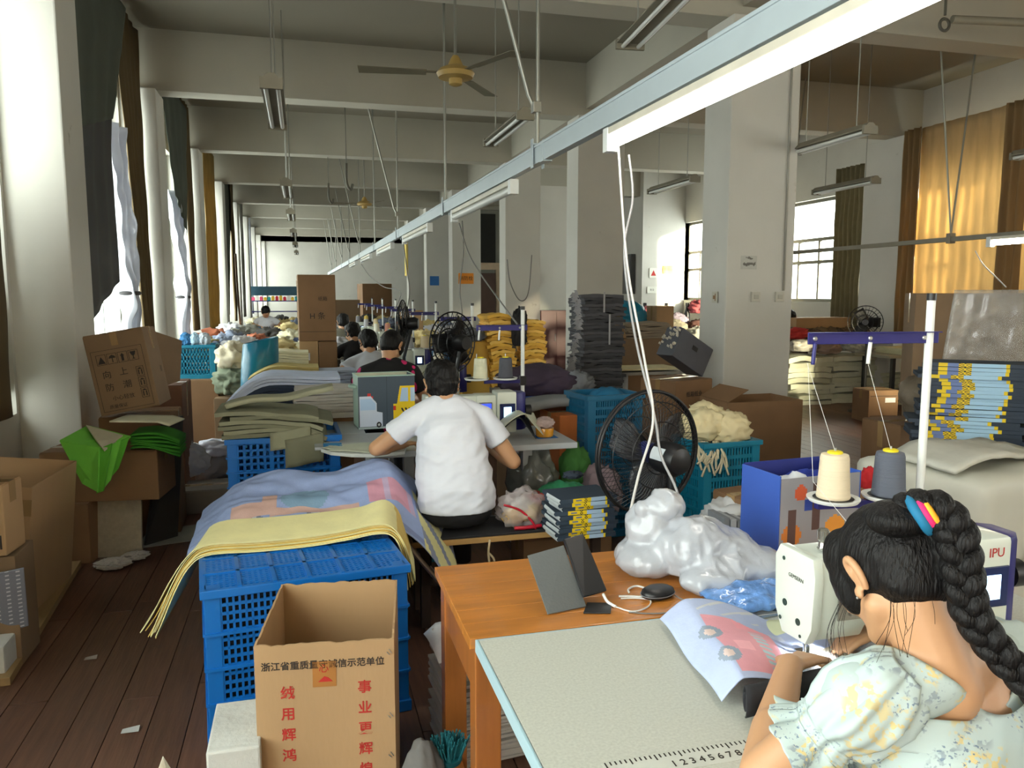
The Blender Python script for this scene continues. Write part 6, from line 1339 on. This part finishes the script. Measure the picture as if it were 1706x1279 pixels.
small_fan('black standing fan behind the man in the white T-shirt', (1.13,6.05,1.22), .24, (-.5,.8,0), m_black)
small_fan('black standing fan farther back beside the grey machines', (.98,8.0,1.30), .24, (-.9,.3,0), m_black)
small_fan('small standing fan by the bare bright window', (7.35,9.0,1.22), .22, (-.6,-.8,0), m_black)
# dark grey stack before the second column
random.seed(12)
frayed_stack('one of the dark grey felt pieces in the tall stack before the second column', 'dark grey felt pieces, tall stack', (2.88,7.45,.62), .44,.36,32,.0305, ((74,74,78),(84,84,88),(64,64,68)), .05,.02,.006)
carton('cardboard_box', 'brown carton carrying the tall dark grey stack', (2.88,7.45,0), 0, .5,.45,.615, False, m_card_dk)
fr = MB()
for i in range(170):
    z = .66+random.random()*.95; x = 2.60+random.uniform(-.03,.03)+.04*math.sin(z*6); fr.add([(x,7.26,z),(x-.05-.04*random.random(),7.22,z+random.uniform(-.02,.03)),(x-.03,7.24,z+.03)], [(0,1,2)])
o = fr.build('pale_frayed_edges', fab((170,172,178)), None); tag(o, 'pale frayed strips along the left edge of the tall dark stack', 'fabric'); o['kind'] = 'stuff'; o.modifiers.new('s','SOLIDIFY').thickness = .002
for k, (x, z, l) in enumerate(((2.92,1.1,.30),(2.86,1.42,.2))):
    o = MB().sheet(lambda u, v: (x+.018*u, 7.235-.004, z+l*v), 2, 6, .003).build('white_tie', fab((170,170,172)), None); tag(o, ('pale tie band on the front of the tall dark stack, lower one','pale tie band on the front of the tall dark stack, upper one')[k], 'strap')
o = crumple(190, (2.55,7.1,.72), .16, .3, 7, 4, (1,.7,.8)).build('grey_rags', fab((150,156,166)), None, smooth=True); tag(o, 'pale grey rags heaped at the foot of the tall dark stack', 'fabric')
carton('cardboard_box', 'low carton under the pale grey rags', (2.52,7.05,0), 0, .4,.3,.60, False, m_card_gr)

# ---------------------------------------------------------------- right bay
def sack_stack(label, c, w, d, h, m, seed, rz=0, sub=3):
    bm = bmesh.new(); bmesh.ops.create_cube(bm, size=1.0); bmesh.ops.subdivide_edges(bm, edges=bm.edges[:], cuts=9, use_grid_fill=True); mb = MB()
    for v in bm.verts:
        p = Vector((v.co.x*w, v.co.y*d, (v.co.z+.5)*h)); q = Vector((max(-w/2+.05,min(w/2-.05,p.x)), max(-d/2+.05,min(d/2-.05,p.y)), max(.05,min(h-.05,p.z))))
        e = p-q; p = q+e.normalized()*min(e.length,.05) if e.length > 0 else p
        mb.v.append(tuple(p+Vector((nz(p,4,seed),nz(p,4,seed+3),max(0,p.z)*.6*nz(p,4,seed+6)))*.035))
    for f in bm.faces: mb.f.append([x.index for x in f.verts]); mb.m.append(0)
    bm.free(); o = mb.build('wrapped_bale', m, None, smooth=True, loc=c, rot=(0,0,rz)); return tag(o, label, 'bale')
m_wrap = mat('pale_wrapped', (196,196,184), .55, var=.06, scale=3, bump=.25, bscale=9)
sack_stack('pale wrapped bale behind the woman with the braid, lower one', (3.05,2.95,.0), .85,.7,.42, m_wrap, 1, .2)
sack_stack('pale wrapped bale stacked on the lower one, right of the nearest thread stand', (3.06,2.96,.42), .82,.66,.40, m_wrap, 2, .2)
o = MB().sheet(lambda u, v: (2.68+.75*u, 2.68+.4*v+.2*u, .84+.03*math.sin(u*5)+.015*nz((u*6,v*6,1),1)+.03*u), 14, 8, .02).build('pale_cloth', fab((200,200,190)), None, smooth=True); tag(o, 'loose pale cloth lying on the wrapped bales', 'fabric')
o = crumple(200, (2.16,2.57,.86), .055, .2, 5, 3, (.8,.7,1)).build('red_cloth', fab((170,28,34)), None, smooth=True); tag(o, 'small red cloth showing between the two thread cones', 'fabric')
carton('cardboard_box', 'brown carton under the small red cloth', (2.18,2.60,0), 0, .20,.2,.83, False, m_card_dk)
# stack of folded printed bins
proto2 = thing('folded_bin', 'folded navy bin with pale blue and yellow edge, in the tall stack', 'box', (3.98,3.95,.55), -.62, 'tall stack of folded bins')
fb2 = MB().sheet(lambda u, v: (lerp(-.30,.30,u), -.15, .0225*v), 60, 6, .004, lambda u, v: (46,60,78) if u < .12 else ((238,206,30) if u < .20 else ((110,130,180) if u < .30 else ((238,206,30) if u < .42 and (int(v*7+u*50) % 3) else ((30,32,36) if u < .42 else ((168,206,232) if u < .72 else ((238,206,30) if u < .75 else (40,54,70))))))))
fb2.build('printed_edge', m_printgloss, proto2); MB().box(-.30,.30,-.148,.15,0,.0225).build('body', fab((44,58,74)), proto2, bevel=.002)
random.seed(17)
for k in range(1, 27): dup(proto2, (3.98+.004*k+random.uniform(-.03,.03)+.03*math.sin(k*.45), 3.95+random.uniform(-.02,.02), .55+.0232*k), -.62+random.uniform(-.07,.07))
carton('cardboard_box', 'brown carton carrying the tall stack of folded bins', (4.0,3.98,0), -.62, .7,.45,.545, False, m_card_dk)
random.seed(18)
for k in range(18):
    o = MB().sheet(lambda u, v: ((u-.5)*.42, (v-.5)*.3, .010+.03*math.sin(u*3+k)*u), 8, 3, .012).build('dark_fold', fab((74,84,74) if k % 3 else (50,62,70)), None, smooth=True); o.location = (4.40+random.uniform(-.03,.03), 3.78, .56+.03*k); o.rotation_euler = (0,random.uniform(-.12,.12),.3+random.uniform(-.1,.1)); tag(o, 'one of the dark green-grey folds fanned out right of the folded bins', 'fabric', 'dark green-grey folds by the folded bins')
carton('cardboard_box', 'brown carton under the dark green-grey folds', (4.72,3.95,0), .3, .5,.4,.545, False, m_card_dk)
# wrapped carton
T = carton('cardboard_box', 'large brown carton wrapped in clear film behind the folded bins', (5.05,4.9,.80), -.62, 1.0,.7,.80, False, m_card_gr)
crp = MB().sheet(lambda u, v: (lerp(-.25,.42,u)-.1*(1-v), -.37-.02*abs(nz((u*7,v*7,2),1))-.03*(1-v), lerp(-.1,.83,v)), 26, 26, .002)
crp.build('clear_film', mat('stretch_film',(206,204,198),.12,var=.2,scale=10,alpha=.35,bump=.9,bscale=14,coat=.8), T, smooth=True)
carton('cardboard_box', 'brown carton at the foot of the film-wrapped carton', (5.05,4.9,0), -.62, .95,.7,.795, False, m_card_gr)
o = crumple(210, (4.38,4.55,.86), .30, .12, 6, 4, (1,.7,.72)).build('wrapped_bundle', mat('brown_film',(112,100,84),.5,var=.15,bump=.9,bscale=16), None, smooth=True); tag(o, 'brown film-wrapped bundle slumped left of the big wrapped carton', 'bundle')
carton('cardboard_box', 'carton under the slumped film-wrapped bundle', (4.4,4.8,0), 0, .6,.4,.66, False, m_card_dk)
# floor goods beyond
T = carton('cardboard_box', 'small brown carton with a white label on the floor of the right bay', (7.0,8.32,0), -.12, .40,.36,.40, False, m_card_dk); MB().box(.02,.16,-.1815,-.1805,.25,.31).build('white_label', fab((226,222,226)), T); MB().box(-.18,.18,-.1812,-.1805,.33,.336).box(-.18,.18,-.1812,-.1805,.08,.086).build('printed_line', m_ink, T)
m_pale = fab((190,192,172))
for k, (x, g) in enumerate(((7.08,'left'),(7.80,'right'))):
    flat_stack(9, 'one of the pale green-white fabric folds in the %s floor stack of the right bay' % g, 'pale fabric folds, %s floor stack' % g, (x,10.05,.0), .74,.6,.079, m_pale, .0, .03, wav=.03, rj=.03, m2=fab((180,182,160)))
T = thing('steel_table', 'dark steel-legged table with pale cloth on top in the right bay', 'table', (8.35,9.3,0))
MB().box(-.62,.52,-.35,.35,.72,.755).build('table_top', mat('pale_top',(150,146,126),.6), T, bevel=.004)
for x in (-.5,.4):
    for y in (-.28,.28): MB().box(x-.025,x+.025,y-.025,y+.025,0,.72).build('leg', m_black, T)
MB().box(-.5,.4,-.29,-.27,.25,.29).build('crossbar', m_black, T); MB().tube([(-.15,-.28,.29),(.05,-.28,.72)], .02, 6).build('brace', m_black, T)
flat_stack(4, 'one of the pale sheets lying on the steel-legged table', 'pale sheets on the steel table', (8.45,9.3,.757), .8,.6,.022, fab((200,196,160)), 0, .02)
flat_stack(9, 'one of the pale folds stacked under the steel-legged table', 'pale folds under the steel table', (8.5,9.55,0), .5,.3,.05, fab((186,184,156)), 0,.02, wav=.02)
random.seed(23)
for k in range(16):
    x = 7.32+.088*k; o = crumple(220+k, (x, 10.75+random.uniform(-.1,.1), .88+.05*random.random()), .15+.03*random.random(), .3, 6, 3, (1,1,.9)).build('brown_bundle', fab(((92,74,58),(110,92,72),(78,66,56),(124,104,80))[k % 4]), None, smooth=True); tag(o, 'brown cloth bundle in the long heap below the right windows', 'fabric', 'brown bundles below the right windows')
table3('long worn table carrying the brown bundles below the right windows', (7.98,10.75,0), 1.6,.7)
carton('cardboard_box', 'long flat yellow-brown carton on the heap below the right windows', (8.0,10.95,1.06), .0, 1.0,.4,.16, False, m_card)
for k, (x, y, z, c, l) in enumerate(((7.05,9.95,.84,(200,196,186),'white plastic bag with red print by the small standing fan'),(7.45,9.9,.80,(150,130,120),'mauve-brown cloth heap over the pale stacks'),(7.9,9.9,.83,(170,172,160),'grey-white plastic bag lying on the pale stacks'),(7.2,10.3,1.0,(196,60,60),'red and white packet by the maroon shirt'))):
    o = crumple(240+k, (x,y,z), .15, .25, 6, 3, (1.3,1,.6)).build('plastic_bag', fab(c), None, smooth=True); tag(o, l, 'bag')
# between the columns
table3('worn board table before the sunlit end wall', (3.75,8.1,0), 1.0,.5)
o = MB().box(-.40,.40,-.22,.22,0,.02).build('pale_board', fab((214,204,160)), None, loc=(3.62,8.05,.77)); tag(o, 'pale cream board lying on the worn table behind the big fan', 'board')
carton('cardboard_box', 'long brown carton behind the pale cream board', (4.10,9.2,.62), .0, 1.0,.5,.42, False, m_card_gr); carton('cardboard_box', 'brown carton at the foot of the long brown carton', (4.10,9.25,0), .0, .95,.5,.615, False, m_card_dk)
flat_stack(8, 'one of the grey-brown sheets heaped on the long brown carton', 'grey-brown sheets on the long carton', (4.15,9.2,1.045), .62,.36,.025, fab((146,134,116)), .05,.03, wav=.02)
o = slab4((3.66,9.0,1.045),(3.86,9.0,1.045),(3.84,9.15,1.33),(3.64,9.15,1.33),.03).build('upright_card', m_card, None); tag(o, 'brown card standing upright at the left of the grey-brown sheets', 'cardboard')
o = crumple(250, (4.28,9.92,1.30), .25, .12, 5, 4, (1,.7,.8)).build('teal_sack', mat('teal_film',(20,132,160),.25), None, smooth=True); tag(o, 'shiny teal plastic sack lying before the sunlit end wall', 'bag')
table3('worn table carrying the teal plastic sack', (4.5,9.92,0), 1.2,.56); carton('cardboard_box', 'flat carton raising the teal plastic sack', (4.3,9.92,.752), 0, .5,.4,.34, False, m_card_dk); carton('cardboard_box', 'tan carton standing right of the teal plastic sack', (4.76,9.92,.752), .05, .26,.3,.68, False, m_card)
random.seed(29)
cl = ((214,206,208),'white'),((206,120,130),'pink'),((226,200,190),'cream'),((60,64,110),'navy'),((196,190,170),'beige'),((150,140,160),'lilac'),((214,214,204),'off-white'),((90,60,54),'brown'),((190,96,104),'rose'),((226,222,214),'snow-white')
for k, (c, n_) in enumerate(cl):
    o = crumple(260+k, (5.15+.15*k, 11.2+.25*(k % 3), .96+.10*((k*7) % 3)+(.22 if k in (1,8) else 0)), .17, .28, 6, 3, (1.1,1,.7)).build('cloth_bundle', fab(c), None, smooth=True); tag(o, '%s cloth bundle on the long table before the sunlit end wall' % n_, 'fabric')
for k in range(3): table3('long worn table of coloured bundles, %s before the sunlit wall' % ('left part','middle part','right part')[k], (5.2+.95*k,11.4,0), .95,.9)
for k in range(5):
    T = thing('bottle', 'dark bottle standing in the row before the sunlit end wall', 'bottle', (5.0+.38*k,11.78,.752), 0, 'dark bottles before the sunlit wall'); MB().lathe([(.05,0),(.052,.02),(.05,.5),(.025,.6),(.025,.66)], 14).build('body', m_black, T, smooth=True, auto=40); MB().lathe([(.03,.655),(.03,.70),(.02,.705)], 12).build('cap', m_black, T)
# signs, switches, marks
def plate(label, loc, w, h, m, rz=0, txt=None, ts=.1, tm=None, cat='sign', nm='wall_sign', sub=None):
    T = thing(nm, label, cat, loc, rz); MB().box(-w/2,w/2,-.012,0,-h/2,h/2).build('plate', m, T, bevel=.002)
    if txt: text(txt, ts, tm, T, (0,-.0128,h*.10 if sub else 0), (PI/2,0,0), ext=.0006)
    if sub: text(sub, ts*.35, tm, T, (0,-.0128,-h*.32), (PI/2,0,0), ext=.0006)
    return T
m_sy = mat('yellow_sign',(226,156,10),.5,var=.02); m_so = mat('orange_sign',(228,140,34),.5,var=.02); m_wp = mat('white_sign',(214,214,204),.6,var=.02)
plate('yellow sign with dark lettering on the sunlit end wall', (8.85,18.04,2.20), .30,.20, m_sy, 0, '禁烟区', .085, m_red)
T = plate('white notice with a red mark left of the yellow sign', (8.45,18.04,2.12), .22,.24, m_wp, 0, None); MB().prism([(-.07,-.07),(.07,-.07),(0,.07)], .0122, .0135, RX(PI/2)).build('warning_mark', m_red, T)
plate('pale notice low on the sunlit end wall', (8.42,18.04,1.70), .26,.16, m_wp, 0, '安全', .06, m_ink)
for k, x in enumerate((3.955,4.20)):
    T = thing('switch_box', 'pale wall socket plate on the big front column, %s' % ('left one','right one under the conduit')[k], 'switch', (x,6.297,1.575)); MB().box(-.045,.045,-.02,0,-.045,.045).build('plate', mat('old_plastic',(190,186,172),.5), T, bevel=.004); MB().box(-.025,.025,-.026,-.02,-.02,.02).build('rocker', mat('old_plastic2',(170,166,152),.5), T, bevel=.003)
o = MB().tube([(4.24,6.288,1.63),(4.235,6.288,4.0)], .010, 8).build('conduit_pipe', mat('conduit',(160,158,148),.6), None, smooth=True); tag(o, 'thin conduit running up the front of the big column', 'pipe')
o = MB().sheet(lambda u, v: (3.648, 6.42+.10*u, 1.52+.10*v), 6, 6, .003, lambda u, v: (140,110,80) if circ(u,v,.5,.5,.28+.1*math.sin(u*20)) else (190,186,170)).build('torn_sticker', m_print, None); tag(o, 'torn brownish sticker on the left face of the big column', 'sticker')
def blot(u, v): return (110,106,100) if nz((u*4,v*4,1),1) > .12 and circ(u,v,.5,.5,.42) else (184,184,176)
o = MB().sheet(lambda u, v: (3.80+.16*u, 6.2965, 1.82+.12*v), 24, 18, .002, blot).build('wall_stain', m_print, None); tag(o, 'dark smudge on the front of the big column above the sockets', 'stain')
for k, (y, w_, hh, c) in enumerate(((21.9,.14,1.0,(226,196,110)),)):
    o = MB().box(3.34,3.395,26.05,26.5,2.2,3.6).build('yellow_banner', fab((226,200,110)), None, bevel=.003); tag(o, 'yellow board fixed on the far column row under the rail', 'board')
plate('orange sign with dark lettering on the fourth column back', (3.72,18.148,1.96), .36,.25, m_so, 0, '消防栓', .11, m_ink)
plate('small blue notice on a far column by the rail', (3.62,22.098,1.97), .26,.26, mat('blue_sign',(34,104,170),.5), 0, None)
T = thing('door_leaf', 'brown door standing ajar in the beige partition', 'door', (5.22,22.3,0)); MB().box(-.22,.22,-.05,0,0,2.2).build('leaf', mat('door_brown',(86,60,48),.5), T, bevel=.004); MB().tube([(.17,-.10,1.0),(.17,-.05,1.0)], .012, 8).build('handle', m_steel, T)
struct(MB().box(4.85,4.97,22.32,22.42,0,2.5).box(5.47,5.59,22.32,22.42,0,2.5).box(4.97,5.47,22.32,22.42,2.3,2.5).build('door_1', mat('door_frame_cream',(214,190,160),.7)))
MB().box(4.97,5.47,22.37,22.40,2.5,3.9).build('unlit_opening_panel', mat('dark_opening',(46,46,42),.9), bpy.data.objects['door_1'])  # dark panel stands in for the unlit opening above the door
for k, (x, y, c, l) in enumerate(((5.22,16.15,(66,8,11),'red cabinet standing beyond the second column'),(4.50,16.3,(56,10,13),'dark red cabinet left of the bright red one'))):
    T = thing('metal_cabinet', l, 'cabinet', (x,y,0)); m = mat('cabinet_%d' % k, c, .5); MB().box(-.35,.35,-.25,.25,.0,1.25).build('body', m, T, bevel=.006); MB().box(-.34,-.004,-.262,-.25,.08,1.22).build('door', m, T, bevel=.003); MB().box(.004,.34,-.262,-.25,.08,1.22).build('door', m, T, bevel=.003); MB().tube([(-.03,-.27,.6),(-.03,-.27,.75)], .008, 6).build('handle', m_steel, T)
T = thing('mop', 'dark mop hanging on the wall beyond the second column', 'mop', (5.02,16.92,2.05)); MB().tube([(0,0,.0),(-.12,.02,.9)], .014, 8).build('stick', mat('stick_olive',(120,116,60),.6), T)
mm = MB(); random.seed(2)
for i in range(40): mm.tube(spline([(0,0,.1),(random.uniform(-.1,.1),random.uniform(-.05,.05),-.05),(random.uniform(-.14,.14),random.uniform(-.06,.06),-.25)],3), .012, 5)
mm.build('mop_head', fab((44,44,46)), T)
struct(MB().box(4.4,5.95,17.02,17.12,0,ZB).build('wall_pier', m_wall))
T = thing('electric_box', 'dark grey electrical box on the wall left of the sunlit patch', 'box', (8.145,18.75,2.1)); MB().box(-.12,-.0,-.3,.3,-.5,.5).build('cabinet', mat('dark_box',(86,88,90),.5), T, bevel=.005); MB().box(-.135,-.12,-.27,.27,-.46,.46).build('door', mat('dark_box',(86,88,90),.5), T, bevel=.003)

# ---------------------------------------------------------------- the far end of the hall
random.seed(77)
names = ('third','fourth','fifth','sixth','seventh','eighth')
for k, y in enumerate((6.35, 8.25, 10.1, 12.1, 14.2, 16.4)):
    nm = names[k]; table2('grey sewing table of the %s work place down the row' % nm, (.98,y,0), 1.05,.58)
    machine('cream sewing machine on the %s work place down the row' % nm, (.72,y,.7505), 0, False, False)
    stand('white pole thread stand on the %s work place down the row' % nm, (1.40,y+.22,.7505), -.05, .75,.30, zplate=.26)
    for j, x in enumerate((1.10,1.27)):
        c = ((226,222,206),(214,150,130),(190,190,196),(226,206,170),(150,150,156),(220,190,90))[(k*2+j) % 6]; thread_cone('%s thread cone on the %s work place down the row' % (('left','right')[j], nm), (x,y+.21,1.018), c)
cols_ = (((226,206,150),'cream'),((214,214,220),'white'),((60,70,96),'navy'),((196,176,120),'straw'),((120,130,150),'slate'),((226,220,190),'ivory'),((90,88,86),'charcoal'),((196,120,90),'rust'),((70,110,150),'blue'),((150,150,140),'stone'))
spots_ = [(-.15,10.4),(-.6,10.8),(.25,11.0),(-1.2,11.2),(-.9,12.4),(.0,12.6),(-.4,13.6),(-1.25,13.4),(.3,14.2),(-.8,14.8),(-.1,15.6),(-1.2,16.0),(.35,16.8),(-.3,17.6),(.1,19),(-.9,19.5),(-.4,21),(.4,21.5),(1.9,9.2),(2.4,10.6),(2.0,12.2),(2.7,13.4),(2.2,15),(2.8,16.8),(2.1,18.6),(2.6,20.5),(1.9,22)]
for k, (x, y) in enumerate(spots_):
    where = 'left of the far row' if x < 1 else 'right of the far row'
    c, cn = cols_[k % 10]; c2, cn2 = cols_[(k*3+5) % 10]; ordn = ('near','next','middle','deep','deeper','deepest')[min(5, int((y-9)/2.4))]
    T = thing('work_table', 'work table %s carrying %s and %s heaps, %s part' % (where, cn, cn2, ordn), 'table', (x,y,0))
    MB().box(-.42,.42,-.3,.3,.72,.75).build('table_top', mat('worn_board',(150,146,136),.6), T, bevel=.003)
    for sx in (-1,1):
        for sy in (-1,1): MB().box(sx*.38-.02,sx*.38+.02,sy*.26-.02,sy*.26+.02,0,.72).build('leg', m_grey, T)
    o = crumple(300+k, (x-.17,y,.88), .20, .42, 6, 3, (1.15,1.05,.70)).build('cloth_heap', fab(c), None, smooth=True); tag(o, '%s heap on the %s table %s, beside the %s heap' % (cn, ordn, where, cn2), 'fabric')
    o = crumple(340+k, (x+.20,y-.05,.86), .18, .42, 6, 3, (1.15,1.05,.66)).build('cloth_heap', fab(c2), None, smooth=True); tag(o, '%s heap on the %s table %s, beside the %s heap' % (cn2, ordn, where, cn), 'fabric')
for k, (x, y, z, w, d, h, l, m) in enumerate(((1.75,13.2,.0,.38,.3,1.32,'brown carton standing on the far machines, right of the rail end',m_card), (.95,20.0,.0,.8,.5,1.45,'wide pale carton far down beside the rail',m_card_gr), (2.1,24.0,.0,.9,.6,1.9,'tall brown carton stack near the end wall',m_card_dk), (.2,30,.0,.7,.6,2.1,'brown carton high on the shelf before the end wall',m_card_gr), (-1.0,9.9,.0,.5,.4,.7,'brown carton by the second left pilaster',m_card_dk))):
    carton('cardboard_box', l, (x,y,z), .1*k, w, d, h, False, m)
T = thing('goods_rack', 'dark blue rack with small coloured goods before the end wall', 'shelf', (-.6,27.5,0))
MB().box(-1.1,1.1,-.25,.25,1.55,1.85).build('top_box', mat('dark_teal',(24,66,84),.5), T, bevel=.004)
for x in (-1.08,1.08): MB().box(x-.03,x+.03,-.25,.25,0,1.55).build('post', m_navy, T)
for z in (.5,1.0,1.35): MB().box(-1.08,1.08,-.25,.25,z,z+.03).build('shelf_board', m_navy, T)
random.seed(41)
for k in range(16):
    c = random.choice(((206,40,60),(226,220,210),(40,150,150),(220,80,120),(60,90,180),(230,190,60))); T = thing('goods_pack', 'small coloured pack on the dark blue rack before the end wall', 'pack', (-1.58+.125*k,27.3,1.382), 0, 'coloured packs on the far rack'); h = random.uniform(.08,.15); MB().box(-.05,.05,-.05,.05,0,h).build('pack', mat('pack_%d_%d_%d' % c, c, .6), T, bevel=.006); MB().box(-.03,.03,-.02,.02,h,h+.02).build('top_fold', mat('pack_%d_%d_%d' % c, c, .6), T)
for k, (x, y) in enumerate(((2.15,8.1),(2.3,8.9),(1.95,10.0))):
    small = crumple(400+k, (x,y,.95), .25, .3, 6, 3, (1,.8,.7)).build('mixed_heap', fab(((86,84,80),(196,190,176),(60,58,62))[k]), None, smooth=True); tag(small, ('dark grey heap behind the yellow cut pieces','cream heap behind the yellow cut pieces','black heap by the second column')[k], 'fabric'); carton('cardboard_box', 'brown carton under the %s' % ('dark grey heap','cream heap','black heap')[k], (x,y,0), 0, .44,.4,.80, False, m_card_dk)

# ---------------------------------------------------------------- pieces that belong to a part become its sub-parts
SUB = {'screen': 'panel_bezel', 'display': 'display_frame', 'maker_name': 'face_cover', 'cover_screw': 'face_cover', 'maker_letters': 'motor_housing', 'arm_screw': 'top_arm', 'thread_guide': 'top_arm',
       'pole_cap': 'pole', 'sticker': 'motor', 'tension_knob': 'arm', 'tension_disc': 'arm', 'lever_guard': 'front_plate', 'brace_clamp': 'brace_rod', 'handle_slot': 'body', 'printed_line': 'front_panel', 'tick_marks': 'strip', 'numerals': 'strip', 'seal_edge': 'wrapping', 'cap': 'body'}
def base(o): return o.name.split('.')[0]
for t in [o for o in SC.objects if o.get('category') and o.type == 'EMPTY']:
    ch = list(t.children)
    for c in ch:
        want = SUB.get(base(c))
        if want is None and base(c) == 'handle' and any(base(d) == 'door' for d in ch): want = 'door'
        if want is None and base(c) in ('lettering', 'staple', 'tape_patch', 'red_mark') and any(base(d) == 'front_panel' for d in ch): want = 'front_panel'
        if want is None and base(c) in ('foam_pad', 'spindle') :
            pl_ = [d for d in ch if base(d) == 'spool_plate']
            cx = sum((Vector(b) for b in c.bound_box), Vector())/8
            if pl_: c.parent = min(pl_, key=lambda d: abs((sum((Vector(b) for b in d.bound_box), Vector())/8).x-cx.x))
            continue
        if want:
            ps = [d for d in ch if base(d) == want and d.location.length < 1e-6]
            if ps: c.parent = ps[0]
